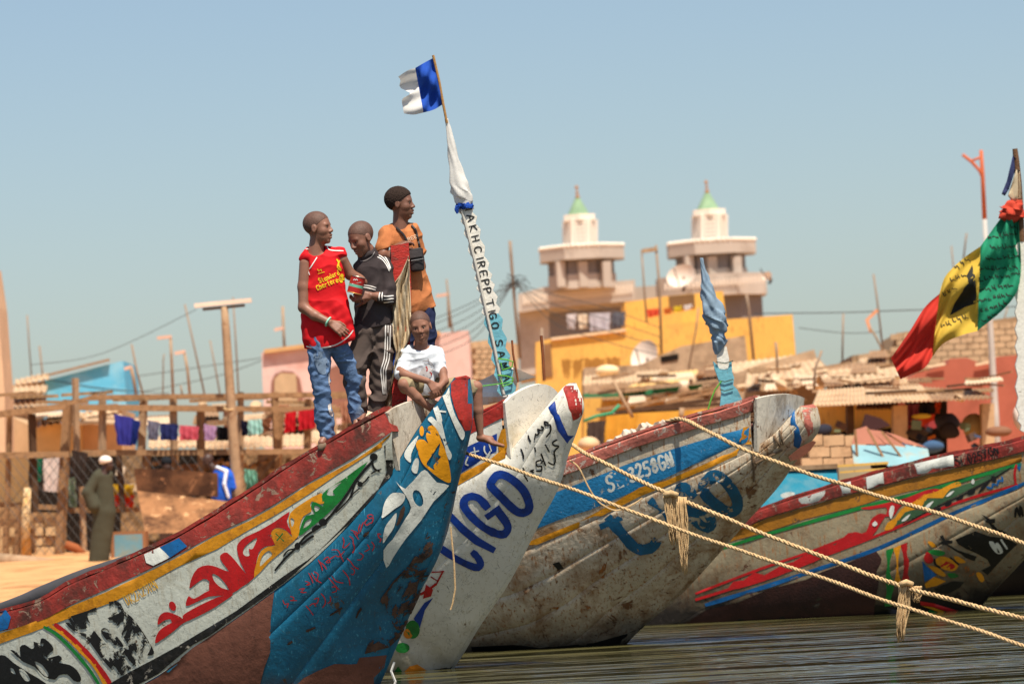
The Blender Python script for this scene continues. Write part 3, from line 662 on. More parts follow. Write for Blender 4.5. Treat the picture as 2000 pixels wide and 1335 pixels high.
# ================================================================== paintwork of the second boat
b2.film([[(892,950),(896,928),(985,874),(988,893),(940,921),(860,968),(780,1018),(700,1066),(690,1050),(780,996)], [(980,838),(992,834),(994,870),(986,888),(974,882),(972,860)]], M_YEL, 'ochre_stripe')
b2.film([[(700,1046),(780,992),(896,926),(970,880),(971,846),(925,866),(850,904),(760,950),(690,990)]], M_BLUE, 'blue_band')
b2.film([Cz(stroke_poly([(640,500),(650,560)], 10)), Cz(stroke_poly([(620,530),(668,520)], 9)), Cz(st([(705,490),(705,520),(725,545),(740,525)], 10)), Cz(st([(735,480),(748,520)], 9)), Cz(st([(752,430),(770,480)], 9)), Cz(st([(600,560),(585,600),(600,610)], 10))], M_ART_W, 'registration_lettering', off=0.006)
b2.film([E([(835,95),(850,66),(870,40),(905,10),(960,20),(1000,90),(1010,200),(980,320),(900,303),(870,220)])], M_RED, 'red_nose_paint', grid=8)
b2.film([E([(738,218),(780,176),(820,300),(865,400),(930,388),(905,480),(860,452),(800,370)])], M_BLUE, 'blue_bow_stripe', grid=9)
b2.film([E(stroke_poly(crom([(365,705),(400,662),(450,658),(520,700),(580,765),(612,845),(603,888),(560,903),(510,878),(430,800),(368,735),(362,712)], False, 4), 54, .04)),
         E(st([(335,862),(290,812),(240,796),(196,815),(190,862),(240,930),(320,1000),(400,1038),(450,1040),(474,1000),(452,950),(405,890)], 52)), E(stroke_poly([(345,925),(412,878)], 50)),
         E(stroke_poly([(100,925),(180,1010),(270,1085),(372,1140)], 52, .05)), E(st([(0,1110),(60,1150),(150,1210),(260,1258),(295,1240),(282,1200),(250,1165)], 46))], M_BLUE, 'blue_lettering', off=0.004)
b2.film([E(st(q, 11, 3)) for q in ([(735,318),(712,310),(722,335),(748,330),(752,370),(725,408)], [(692,342),(705,350),(695,368),(668,360),(678,382),(662,398)], [(655,390),(648,425)], [(608,402),(612,420),(622,440)], [(650,480),(655,505)],
         [(792,428),(765,445),(775,465),(805,470),(775,505),(782,560),(770,590),(738,575)], [(718,460),(742,505)], [(690,520),(705,560),(718,595)], [(705,560),(690,580)], [(688,560),(658,572),(665,600),(692,600),(690,630),(660,632)], [(640,625),(620,632),(640,640)], [(572,612),(590,645)], [(560,490),(572,520),(576,550)], [(580,660),(602,695)])], M_ART_K, 'black_script_lines')
b2.film([Cz(stroke_poly([(370,1290),(445,1285)], 10)), Cz(stroke_poly([(440,1285),(395,1370)], 14)), Cz(st([(395,1365),(350,1400),(300,1430)], 16)), Cz(stroke_poly([(365,1320),(405,1345)], 10)), [(826,1168),(842,1163),(846,1150),(832,1140)]], M_ART_R, 'red_fan')
b2.film([[(846,1166),(829,1176),(815,1196),(808,1207),(820,1225),(830,1190)]], M_BLUE, 'blue_leaf')
b2.film([ell(806,1228,14,18), ell(786,1264,14,10), [(770,1310),(778,1300),(790,1316)]], M_ART_G, 'green_leaf')
b2.film([ell(797,1236,9,10), [(788,1312),(800,1300),(815,1296),(833,1308),(832,1316),(790,1320)]], mat('orange_patch', (214, 128, 32), rough=0.5, var=0.2, wear=(0.12, 10)), 'orange_leaf')
b2.film([[(765,1314),(770,1316),(850,1306),(903,1293),(896,1335),(840,1400),(765,1400)]], mat('black_bottom_paint_shade', (18, 16, 13), rough=0.5, var=0.4, bump=0.3), 'black_bottom_paint_shade')

# ================================================================== paintwork of the third boat
b3.film([[(1040,1035),(1150,996),(1300,933),(1450,866),(1462,862),(1464,832),(1408,848),(1322,874),(1235,902),(1145,938),(1035,980),(950,1015),(960,1060)]], mat('sky_blue_band_paint', (34, 120, 168), rough=0.55, var=0.22, vs=6, dirt=((20, 84, 120), 0.4, 6), chip=((190, 180, 160), 0.22, 10), bump=0.5), 'blue_band')
b3.film([[(1000,1072),(1035,1056),(1131,1018),(1249,951),(1300,938),(1380,904),(1450,870),(1466,860),(1472,872),(1440,888),(1390,911),(1300,949),(1249,969),(1131,1030),(1035,1070),(1000,1084)], [(1444,862),(1452,834),(1464,832),(1466,850),(1460,866)]], M_YEL, 'ochre_stripe')
b3.film(text_polys('SL', (1189,960), (1220,946), 30, 5, up=(-.25,-.97)) + text_polys('3258GN', (1232,940), (1316,908), 26, 5, up=(-.25,-.97)), M_ART_W, 'registration_lettering')
b3.film([F5(stroke_poly(crom([(640,520),(600,545),(608,600),(660,650),(720,690),(765,680),(775,640),(750,580),(700,520),(655,500),(630,512)], False, 3), 58, .05)),
         F5(st([(545,600),(500,560),(470,580),(500,650),(560,740),(620,775),(640,740),(615,690),(560,690)], 52)), F5(stroke_poly([(330,640),(430,740),(470,790)], 50, .1)), F5(st([(110,730),(170,800),(245,880),(320,880),(350,850)], 56)), F5(stroke_poly([(70,765),(160,725)], 40))], M_ART_BW, 'worn_blue_lettering')
b3.film([[(1540,812),(1552,800),(1566,858),(1560,876),(1550,870)]], M_ART_B, 'blue_bow_stripe', grid=8)
b3.film([[(1567,802),(1578,794),(1586,802),(1588,842),(1578,852),(1571,832)]], M_PRED, 'red_nose_paint', grid=8)
b3.film([[(920,1262),(1000,1258),(1080,1262),(1160,1254),(1225,1236),(1262,1218),(1235,1250),(1160,1320),(920,1330)]], mat('black_bottom_paint_shade', (18, 16, 13)), 'black_bottom_paint_shade', grid=20)
b3.film([[(1110,1080),(1190,1070),(1180,1130),(1120,1140)], [(1060,1120),(1110,1150),(1090,1190),(1040,1180)], [(1240,1090),(1290,1080),(1270,1130),(1230,1140)], [(1140,1150),(1200,1140),(1180,1200),(1120,1210)], [(1380,1000),(1440,990),(1420,1050),(1370,1060)]], M_RUST, 'rust_stain', off=0.004)
b3.film([[(1079,1100),(1092,1096),(1102,1110),(1090,1112)]], M_ART_K, 'black_patch')

# ================================================================== paintwork of the fourth boat
b4.film([[(1300,1075),(1360,1054),(1500,1011),(1580,988),(1667,964),(1789,932),(1876,912),(1955,895),(2010,880),(2010,897),(1960,910),(1890,930),(1807,952),(1667,990),(1500,1037),(1360,1080),(1300,1098)]], mat('dull_ochre_paint', (166, 108, 24), rough=.5, var=.25, vs=4, dirt=((104, 66, 24), .45, 4), chip=((96, 70, 44), .2, 9), bump=.4), 'ochre_stripe')
b4.film([st([(1360,1086),(1500,1042),(1667,995),(1807,958),(1890,935),(1992,906)], 7)], M_ART_G, 'green_line')
b4.film([st([(1380,1180),(1500,1143),(1600,1110),(1719,1069),(1860,1003),(1940,970),(2000,944)], 8), [(1984,908),(1996,904),(2010,900),(2010,944),(1990,950),(1992,920)]], M_ART_B, 'blue_line')
b4.film([st([(1360,1170),(1500,1126),(1600,1088),(1719,1043),(1860,984),(1986,946)], 5.5), st([(1984,945),(1982,925),(1985,908)], 5), st([(1360,1158),(1480,1112),(1590,1074),(1660,1046)], 5)], M_ART_R, 'red_lines')
red = F6([(0,505),(90,490),(180,470),(300,440),(400,400),(470,380),(520,385),(480,405),(420,420),(360,470),(300,470),(250,510),(215,560),(150,560),(90,600),(70,660),(30,700),(0,715),(0,675),(40,660),(60,610),(80,570),(130,540),(170,545),(170,500),(60,515)])
b4.film([S(red, 2), F7([(470,1065),(520,1000),(600,990),(680,930),(760,950),(830,910),(900,870),(980,850),(1060,800),(1170,770),(1220,715),(1300,720),(1400,630),(1460,620),(1540,640),(1580,580),(1600,520),(1700,480),(1640,570),(1620,610),(1560,680),(1440,720),(1330,760),(1260,790),(1140,850),(1000,905),(860,960),(700,1015),(560,1055)])], M_ART_R, 'red_scroll')
b4.film([F6(S([(160,650),(180,600),(230,570),(270,510),(360,460),(420,415),(520,385),(600,345),(650,335),(655,365),(590,380),(540,440),(440,440),(400,500),(300,530),(250,590),(210,640)], 2))], M_ART_O, 'orange_scroll')
b4.film([F6(S([(235,620),(270,550),(330,520),(400,515),(420,460),(480,440),(540,440),(580,390),(660,360),(800,310),(960,240),(900,290),(760,360),(640,420),(500,490),(350,570)], 2))], mat('dark_green_art', (60, 92, 60), rough=0.5, var=0.3, wear=(0.2, 10)), 'green_scroll')
b4.film([F6(st([(280,615),(450,525),(650,430),(800,350),(900,295),(985,240)], 9)), F6(ell(725,400,30,18,12,-.5)), F6(ell(650,440,26,14,12,-.5)), F6(ell(575,480,26,14,12,-.5)), F6(ell(510,515,22,12,12,-.5)), F6(ell(870,315,16,22,12,-.5)), F6([(765,415),(790,370),(840,320),(850,330),(810,380)])], M_ART_K, 'black_flourish')
b4.film([F6(st(q, 14, 2)) for q in ([(830,370),(860,375),(865,350)], [(870,350),(895,355),(900,330)], [(905,325),(930,330),(925,305)])], M_ART_B, 'blue_chevrons')
b4.film([F6(S(q)) for q in ([(200,575),(190,530),(205,490),(225,500),(215,550)], [(100,590),(80,610),(95,625),(115,610)], [(270,590),(300,560),(330,545),(300,585)], [(420,510),(440,480),(480,460),(450,500)], [(560,430),(590,400),(615,395),(585,425)], [(725,340),(735,315),(748,330),(740,350)])], M_ART_W, 'white_curls', off=0.006)
b4.film([[(1300,1225),(1380,1190),(1500,1150),(1600,1118),(1712,1076),(1722,1090),(1716,1140),(1708,1182),(1712,1260),(1600,1310),(1300,1320)]], mat('shaded_brown_bottom_paint', (58, 30, 24), rough=0.65, var=0.25, dirt=((40, 22, 18), 0.5, 4), bump=0.4), 'brown_bottom_paint', grid=22)  # brown bottom paint, darkened to carry the shade under the hull
b4.film([F6([(170,780),(218,765),(222,1000),(210,1140),(160,1145),(168,960)])], M_ART_G, 'green_band')
b4.film([F6([(220,765),(266,745),(270,1010),(222,1005)])], M_ART_O, 'orange_band')
b4.film([F6([(266,745),(305,730),(320,860),(320,1000),(272,1005)]), F6(S([(415,830),(440,790),(475,830),(470,860),(435,865)])), F6(S([(520,870),(560,850),(620,880),(590,905),(540,895)])), F6([(390,1110),(480,1125),(660,1180),(650,1205),(480,1150),(395,1135)])], M_ART_R, 'red_band')
b4.film([F6(S([(440,790),(480,775),(550,790),(545,810),(500,815)])), F6(S([(570,930),(620,930),(640,950),(590,960)])), F6([(450,1165),(620,1215),(600,1235),(440,1185)])], M_ART_G, 'green_leaves')
b4.film([F6(S([(490,850),(520,820),(580,830),(640,880),(600,915),(530,895)])), F6(S([(440,725),(470,725),(498,755),(470,760)])), F6(S([(610,820),(640,820),(690,855),(640,860)])), F6(S([(440,880),(500,890),(560,940),(520,945)])), F6([(420,1000),(480,950),(560,980),(500,1010),(430,1025)]), F6(S([(755,930),(785,925),(810,970),(785,985)])), F6([(400,1140),(480,1152),(640,1210),(620,1222),(470,1165)])], M_ART_O, 'orange_flowers')
b4.film([F6([(405,850),(440,890),(500,940),(460,965),(420,985)]), F6(st([(430,960),(460,930),(445,905)], 8))], M_ART_B, 'blue_triangle')
b4.film([F6([(510,740),(540,720),(520,690),(540,680),(555,715),(605,715),(600,735),(570,740),(640,780),(700,800),(760,820),(745,850),(690,830),(600,770),(560,745)]), F6([(620,710),(750,655),(850,690),(960,700),(1025,740),(960,800),(830,940),(790,910),(850,880),(830,840),(760,800),(690,770),(640,740)]),
         F6([(790,545),(820,560),(845,575),(880,575),(880,600),(855,605),(950,665),(990,710),(960,710),(870,650),(840,605),(815,595),(825,580)]), F6([(480,1030),(600,980),(680,985),(650,1020),(580,1060),(520,1060)]), F6(st([(1010,560),(1020,500),(1040,560),(1045,490),(1060,555)], 16)), F6(st([(485,840),(490,870),(520,890)], 14)), F6(st([(590,830),(640,870)], 14))], M_ART_K, 'black_symbols')
b4.film([F6(S([(840,730),(865,720),(890,760),(895,790),(910,790),(880,740),(900,730),(930,780),(915,800),(880,790)])), F6(stroke_poly([(920,710),(955,765)], 16))], M_ART_W, 'white_mark', off=0.007)
b4.film([F6(q) for q in ([(560,690),(620,640),(680,660),(640,700)], [(830,560),(900,500),(960,520),(900,560)], [(640,900),(760,860),(740,940),(660,960)], [(250,820),(330,850),(400,940),(330,900)])], M_RUST, 'rust_stain', off=0.005)
b4.film([[(1700,1240),(1710,1180),(1780,1196),(1872,1206),(1905,1188),(1885,1212),(1800,1290),(1640,1310),(1560,1310)]], mat('black_bottom_paint_shade', (18, 16, 13)), 'black_bottom_paint_shade', grid=18)  # black film stands in for the shade between hull and water
seg = [(1500,990,1540,980),(1667,937,1720,922)]
b4.film([[(1560,973),(1612,957),(1612,978),(1562,992)], [(1692,932),(1725,922),(1728,946),(1694,954)], [(1786,906),(1862,888),(1866,913),(1790,930)], [(1640,946),(1662,940),(1664,963),(1642,969)]], M_ART_W, 'white_rail_patch', off=0.004)
b4.film(text_polys('SL', (1868,910), (1888,905), 17, 2.6) + text_polys('0257', (1893,904), (1930,893), 17, 2.6) + text_polys('GN', (1934,891), (1952,886), 17, 2.6), M_ART_K, 'registration_lettering', off=0.007)
# ================================================================== masts, flags and cloth on the bows
def zigzag(path, half, tooth, n, phase=0.0):
    """outline of a board with carved toothed edges along a pixel path"""
    L = []; R = []; pts = crom(path, False, 10); m = len(pts)
    T = [i / (n * 2) for i in range(n * 2 + 1)]
    for q, t in enumerate(T):
        i = min(int(t * (m - 1)), m - 2); f = t * (m - 1) - i
        p = np.array(pts[i]) * (1 - f) + np.array(pts[i + 1]) * f; d = np.array(pts[i + 1]) - np.array(pts[i]); d = d / np.linalg.norm(d); nn = np.array((-d[1], d[0]))
        h = half(t) if callable(half) else half
        a = tooth if q % 2 else -tooth
        L.append(tuple(p + nn * (h + a) + d * tooth * .6)); R.append(tuple(p - nn * (h + a) + d * tooth * .6))
    return L + R[::-1]
def wrap(name, path, m, parent, d, folds=7, amp=0.16, n=28, twist=1.2, zs=0.8):
    """cloth wound round a pole: path of (px,py,r_px)"""
    pts = crom(path, False, 6); V = []; F = []
    for i, (x, y, r) in enumerate(pts):
        for k in range(n):
            t = 2 * math.pi * k / n
            w_ = 1 + amp * math.sin(folds * t + twist * i * 0.35 + 1.3 * math.sin(i * 0.45)) + amp * 0.6 * math.sin(3 * t - i * 0.5)
            V.append(P(x + r * w_ * math.cos(t), y + r * 0.15 * math.sin(t * 2 + i), d + r * w_ * zs * math.sin(t) / FPX * d))
    for i in range(len(pts) - 1):
        for k in range(n): F.append((i * n + k, i * n + (k + 1) % n, (i + 1) * n + (k + 1) % n, (i + 1) * n + k))
    F += [tuple(range(n))[::-1], tuple((len(pts) - 1) * n + k for k in range(n))]
    return mk(name, V, F, m, parent, True)
def ppath(pts, d):
    return [P(p[0], p[1], d if not callable(d) else d(p[0])) for p in pts]
def pr(r, d): return r * d / FPX
M_MASTW = mat('white_mast_paint', (232, 226, 212), rough=0.6, var=0.08, vs=6, dirt=((170, 150, 120), 0.22, 8), chip=((120, 96, 72), 0.08, 16), bump=0.5, bs=40)
M_MASTB = mat('pale_blue_mast_paint', (112, 178, 192), rough=0.6, var=0.12, vs=6, dirt=((70, 120, 132), 0.3, 8), chip=((150, 130, 104), 0.12, 16), bump=0.5, bs=40)
M_CLOTHW = mat('white_cloth', (236, 232, 224), rough=0.9, var=0.04, vs=8, bump=0.3, bs=18, spec=0.1, trans=0.25)
M_CLOTHB = mat('blue_cloth', (44, 84, 176), rough=0.9, var=0.10, vs=8, bump=0.3, bs=18, spec=0.1, trans=0.2)
M_DENIM = mat('grey_blue_cloth', (132, 152, 168), rough=0.9, var=0.15, vs=9, dirt=((96, 116, 140), 0.35, 9), bump=0.4, bs=20, spec=0.1)
M_CREAM = mat('cream_cloth', (216, 196, 164), rough=0.9, var=0.08, vs=6, dirt=((176, 150, 116), 0.3, 6), bump=0.4, bs=16, spec=0.1, trans=0.12)
M_STICK = mat('peeled_stick', (170, 126, 74), rough=0.8, var=0.2, bump=0.4)
M_TWINE = mat('green_twine', (96, 170, 60), rough=0.8, var=0.15, bump=0)
M_ROPE = mat('tan_rope', (206, 172, 126), rough=0.9, var=0.16, vs=30, dirt=((150, 112, 74), 0.3, 14), bump=0.4, bs=160, spec=0.15)

# --- mast of the white boat
d2 = 29.05
mast = empty('bow_mast', P(990, 770, d2), 'leaning toothed white and blue mast board with painted words, flag on top', 'mast')
cl = [(994,776),(975,679),(954,586),(939,519),(921,447),(908,402)]
lowp = zigzag([(992,772),(983,725),(973,672),(961,616)], 16, 3.2, 5); upp = zigzag([(961,616),(950,566),(939,519),(921,447),(909,404)], lambda t: 16 - 3 * t, 3.2, 9)
o1 = plate('board', upp, d2, 0.05, M_MASTW, mast); o2 = plate('painted_foot', lowp, d2, 0.05, M_MASTB, mast)
MB().tube(ppath([(984,770),(966,680),(945,588),(930,521),(912,449),(901,408)], d2 - 0.006), pr(3.2, d2), 6).build('ridge_batten', mat('mast_edge', (196, 190, 178), rough=0.6, var=0.1), mast)
ms = bvh_of([o1, o2])
tp = []
for ch, (x, y) in zip("TAKHCIREPPTIGO'SAMA", [(910,408),(917,424),(923,444),(929,464),(933,486),(938,503),(941,515),(946,533),(950,550),(953,566),(957,590),(960,606),(962,615),(966,634),(970,650),(974,668),(977,690),(982,713),(987,735)]):
    if ch == "'": continue
    t_ = (y - 404) / 372.; ca = np.array((.235, .972)); cc = np.array((.972, -.235))
    ctr = np.array((908 + (y - 404) * .2255, y + 3.0))
    for stt in GLY[ch]:
        # the words run down the board, letter tops towards the right
        q = [tuple(ctr + ca * ((gx - .5) * (11.5 if ch != 'I' else 4)) + cc * (gy * 13.5 + 0.5)) for gx, gy in stt]
        tp.append(stroke_poly(crom(q, False, 3) if len(q) > 2 else q, 2.6, 0.1))
film(ms, tp, mat('mast_lettering_black', (30, 28, 26), rough=0.7, wear=(0.06, 20), bump=0), 'mast_lettering', mast, 8, 0.002)
wrap('cloth_wrap', [(909,404,9),(906,396,15),(902,380,19),(896,358,17),(889,325,12),(882,285,8),(876,252,5),(872,232,3.2)], M_CLOTHW, mast, d2 + 0.01, folds=5, amp=0.10)
wrap('knotted_blue_band', [(911,407,14),(908,402,16.5),(906,396,15)], M_CLOTHB, mast, d2 + 0.01, folds=9, amp=0.10)
wrap('knot_tail', [(894,402,5),(892,410,4),(893,417,2)], M_CLOTHB, mast, d2 - 0.03, folds=3, amp=0.2, n=10)
MB().tube(ppath([(873,240),(866,205),(858,160),(846,108)], d2), pr(2.6, d2), 7).build('flag_stick', M_STICK, mast)
def flag_grid(top, bot, n, m_, wave, d, fn=None):
    T = crom(top, False, 8); Bt = crom(bot, False, 8); rows = []
    for i in range(len(T)):
        r = []
        for j in range(m_ + 1):
            v = j / m_; x = T[i][0] * (1 - v) + Bt[i][0] * v; y = T[i][1] * (1 - v) + Bt[i][1] * v
            r.append(P(x, y, d + wave(i / (len(T) - 1), v)))
        rows.append(r)
    return rows
wv = lambda u, v: 0.035 * math.sin(7 * v + 5 * u) * min(1, u * 3) + 0.02 * math.sin(15 * v - 9 * u) * min(1, u * 3)
flg = grid_mesh('blue_flag_panel', flag_grid([(847,113),(830,122),(811,133)], [(866,203),(848,214),(827,220)], 8, 14, wv, d2), M_CLOTHB, mast)
wv2 = lambda u, v: wv(1, v) * (1 - .4 * u) + 0.03 * u * math.sin(9 * v)
T_ = [(811,133),(795,138),(776,150)]; B_ = [(827,220),(808,224),(789,222)]
rows = flag_grid(T_, B_, 8, 16, wv2, d2); N_ = len(rows)
for i, r in enumerate(rows):       # scalloped loose edge
    for j in range(len(r)):
        v = j / (len(r) - 1); pull = (i / (N_ - 1)) * 20 * (math.exp(-((v - .45) / .10) ** 2) + 0.25 * math.exp(-((v - .1) / .1) ** 2))
        r[j] = r[j] + RGT * pr(pull, d2)
grid_mesh('white_flag_panel', rows, M_CLOTHW, mast)
for ys_, k in (((700, 716), 0), ((732, 748), 1)):
    MB().tube(ppath([(972,ys_[0]),(990,ys_[0] + 2),(1002,ys_[0] + 6),(1000,ys_[1]),(982,ys_[1] + 6),(978,ys_[0] + 8)], d2 - 0.02), pr(1.5, d2), 5).build('twine_lashing', M_TWINE, mast)
ob = MB().tube(ppath([(868,764),(905,758),(945,753),(984,748),(1003,742)], d2 - 0.05), pr(1.2, d2), 5).build('green_twine', M_TWINE); tag(ob, 'thin green twine stretched from boy to the mast foot of the white boat', 'twine')
ob = MB().tube(ppath([(1012,746),(1002,690),(1000,664)], d2 + .1), pr(2.2, d2), 6).build('rusty_rod', mat('rust', (132, 74, 42), rough=0.9, var=0.3)); tag(ob, 'thin rusty rod standing just right of the toothed mast foot', 'rod')
ob = MB().tube(ppath([(1063,742),(1060,690),(1057,655)], d2 + .25), pr(3, d2), 6).build('rusty_rod', mat('rust', (132, 74, 42))); tag(ob, 'rusty twisted rod standing on the white boat bow right of the mast', 'rod')
ob = plate('white_sheet', [(922,748),(948,738),(968,728),(984,742),(1001,716),(1047,736),(1010,746),(1006,770),(985,782),(952,790),(930,792)], lambda x, y: d2 + 0.25 + 0.10 * math.sin(x * .07) + 0.05 * math.sin(y * .12), 0.006, M_CLOTHW, None, 9, smooth=False)
tag(ob, 'crumpled white sheet lying on the bow behind the toothed mast foot', 'sheet')

# --- post of the weathered boat
d3 = b3.rail_pt(1440)[1] + 0.22
post = empty('bow_post', P(1425, 785, d3), 'short pale blue carved post with blue grey cloth tied round its top', 'post')
plate('carved_foot', [(1406,796),(1409,766),(1407,752),(1402,736),(1396,720),(1393,705),(1401,712),(1406,722),(1421,722),(1425,708),(1429,704),(1430,726),(1434,737),(1432,752),(1440,760),(1449,778),(1450,796)], d3, 0.07, M_MASTB, post)
plate('white_stub', [(1404,730),(1400,692),(1402,680),(1419,676),(1424,700),(1424,730)], d3 + 0.01, 0.05, M_MASTW, post)
wrap('tied_cloth', [(1399,692,2.5),(1403,678,10),(1405,664,14),(1402,652,12),(1402,638,18.5),(1396,618,21),(1389,594,18),(1382,566,12),(1377,540,7),(1373,522,4),(1370,504,3)], M_DENIM, post, d3 + 0.01, folds=5, amp=0.16, twist=2.2)
for k, yy in enumerate((706, 742, 760)):
    MB().tube(ppath([(1398 + 4 * k,yy),(1416,yy + 3),(1432,yy - 2)], d3 - 0.012), pr(1.1, d3), 5).build('cord', mat('dark_cord', (60, 74, 62), bump=0), post)
ob = MB().tube(ppath([(1409,744),(1396,762),(1387,785),(1383,800)], d3 - .03), pr(1.5, d3), 5).build('green_twine', M_TWINE); tag(ob, 'loop of green twine hanging from the pale blue post to the rail', 'twine')

# --- mast and flag of the last boat
d4 = 37.4
m4 = empty('bow_mast', P(1995, 850, d4), 'grey mast at the right edge carrying a green, yellow and red flag', 'mast')
W7 = Z(1600, 250, .412)
MB().tube(ppath(W7([(928,98),(935,160),(946,260),(955,400),(960,540)]), d4), [pr(5, d4), pr(6, d4), pr(6, d4), pr(6, d4), pr(6, d4)], 8).build('pole', M_WOOD, m4)
plate('white_board', zigzag(W7([(985,1440),(962,1330),(958,1100),(957,900),(956,700),(958,545)]), 9, 2.6, 12), d4 - 0.02, 0.06, M_MASTW, m4)
def fl4(name, up, lo, m_, ph):
    wv_ = lambda u, v: 0.06 * math.sin(9 * v + 4 * u + ph) + 0.03 * math.sin(17 * v - 7 * u + ph)
    return grid_mesh(name, flag_grid(W7(up), W7(lo), 8, 22, wv_, d4 - .05), m_, m4)
M_FG = mat('green_flag_cloth', (44, 146, 108), rough=0.85, var=0.10, vs=6, bump=0.3, bs=16, spec=0.15, trans=0.3)
M_FY = mat('yellow_flag_cloth', (216, 180, 72), rough=0.85, var=0.10, vs=6, bump=0.3, bs=16, spec=0.15, trans=0.3)
M_FR = mat('red_flag_cloth', (206, 62, 50), rough=0.85, var=0.10, vs=6, bump=0.3, bs=16, spec=0.15, trans=0.3)
g4 = fl4('green_flag_panel', [(862,425),(815,490),(765,560)], [(945,440),(942,765),(750,962)], M_FG, 0)
y4 = fl4('yellow_flag_panel', [(765,560),(680,620),(600,700),(570,785)], [(750,962),(680,980),(590,1020),(535,1085)], M_FY, .5)
r4 = fl4('red_flag_panel', [(570,785),(500,850),(430,960),(340,1090)], [(535,1085),(500,1135),(440,1165),(385,1190)], M_FR, 1.2)
fs4 = bvh_of([g4, y4, r4]); M_INK = mat('flag_ink', (34, 34, 28), rough=0.8, wear=(0.08, 20), bump=0)
film(fs4, [W7([(620,888),(640,830),(680,770),(700,700),(725,650),(738,700),(748,790),(742,830),(690,850)])], M_INK, 'black_emblem', m4, 8, 0.004, holes=[W7([(700,690),(722,690),(730,800),(712,815),(706,760)])])
sc = []
for row, (x0, y0, x1, y1) in enumerate([(905,470,945,480),(800,520,940,500),(810,570,940,560),(790,620,935,610),(760,670,930,660),(755,720,935,690),(755,770,925,740),(750,820,910,790),(760,870,880,830),(770,915,830,880),(640,660,700,620),(620,720,690,690),(575,940,710,890),(585,790,640,760)]):
    x = x0; rr = random.Random(row)
    while x < x1:
        w_ = rr.uniform(14, 30); y = y0 + (y1 - y0) * (x - x0) / (x1 - x0)
        sc.append(W7(stroke_poly(crom([(x, y - rr.uniform(0, 16)), (x + w_ * .3, y + rr.uniform(-3, 8)), (x + w_ * .6, y + rr.uniform(-8, 3)), (x + w_, y + rr.uniform(-4, 10))], False, 3), 4.5)))
        if rr.random() < .35: sc.append(W7(stroke_poly([(x + w_ * .5, y - 16), (x + w_ * .5 + 2, y - 4)], 4.5)))
        x += w_ + rr.uniform(2, 8)
film(fs4, sc, M_INK, 'ink_script_lines', m4, 8, 0.004)
wrap('red_knot_cloth', [W7([(905,450)])[0] + (6,), W7([(908,425)])[0] + (20,), W7([(915,400)])[0] + (22,), W7([(918,370)])[0] + (17,), W7([(925,345)])[0] + (12,)], mat('orange_red_cloth', (196, 66, 44), rough=.9, var=.15, bump=.4), m4, d4 - 0.03, folds=5, amp=0.2)
wrap('red_knot_tail', [W7([(858,372)])[0] + (2,), W7([(875,378)])[0] + (5,), W7([(900,385)])[0] + (6,)], mat('orange_red_cloth', (196, 66, 44)), m4, d4 - 0.08, folds=3, n=10)
plate('beige_rag', W7([(895,320),(935,195),(950,200),(958,330),(945,345),(915,350)]), lambda x, y: d4 - 0.04 + .03 * math.sin(x * .5), 0.01, M_CREAM, m4, 6, smooth=True)
plate('navy_rag', W7([(865,312),(890,250),(918,130),(938,150),(930,200),(900,290),(880,322)]), lambda x, y: d4 - 0.03 + .03 * math.sin(x * .4), 0.01, mat('navy_rag_cloth', (52, 58, 96), rough=.9, var=.2), m4, 6, smooth=True)

# --- upright plank and draped cloth on the first boat
d1 = b1.rail_pt(752)[1] + 0.30
ob = plate('upright_plank', [(763,480),(798,474),(803,560),(802,640),(797,720),(790,815),(765,822),(768,640),(766,556)], d1, 0.06, mat('red_plank_paint', (190, 48, 38), rough=.6, var=.2, chip=((150, 96, 80), .24, 20), dirt=((120, 36, 30), .4, 10), bump=.6, stretch=(1, 1, 3)))
tag(ob, 'red painted plank standing upright on the teal boat bow under a boy hand', 'plank')
rows = []
for (xl, xr, y) in [(796,799,505),(783,800,530),(768,800,556),(766,802,590),(767,803,620),(767,804,640),(769,800,665),(774,788,690),(768,784,706),(764,786,730),(757,784,755),(748,782,778),(742,776,800),(742,766,812)]:
    r = []
    for j in range(19):
        u = j / 18; x = xl + (xr - xl) * u
        r.append(P(x, y + 5 * math.sin(u * 9 + y * .05), d1 - 0.03 + 0.028 * math.sin(u * 15 + y * .045) + .012 * math.sin(u * 31 - y * .08) + 0.0010 * max(0, y - 690)))
    rows.append(r)
dn = [[Vector(q) for q in crom([tuple(r[j]) for r in rows], False, 4)] for j in range(19)]
ob = grid_mesh('draped_cloth', [list(r) for r in zip(*dn)], M_CREAM, thick=0.004)
tag(ob, 'long cream cloth draped over the red plank and the teal boat bow', 'cloth')
ob = wrap('blue_rag', [(774,684,4),(775,696,7),(772,712,8),(768,728,5)], M_CLOTHB, None, d1 - 0.0, folds=4, amp=.2, n=12); tag(ob, 'blue rag tied below the cream cloth on the red plank', 'rag')

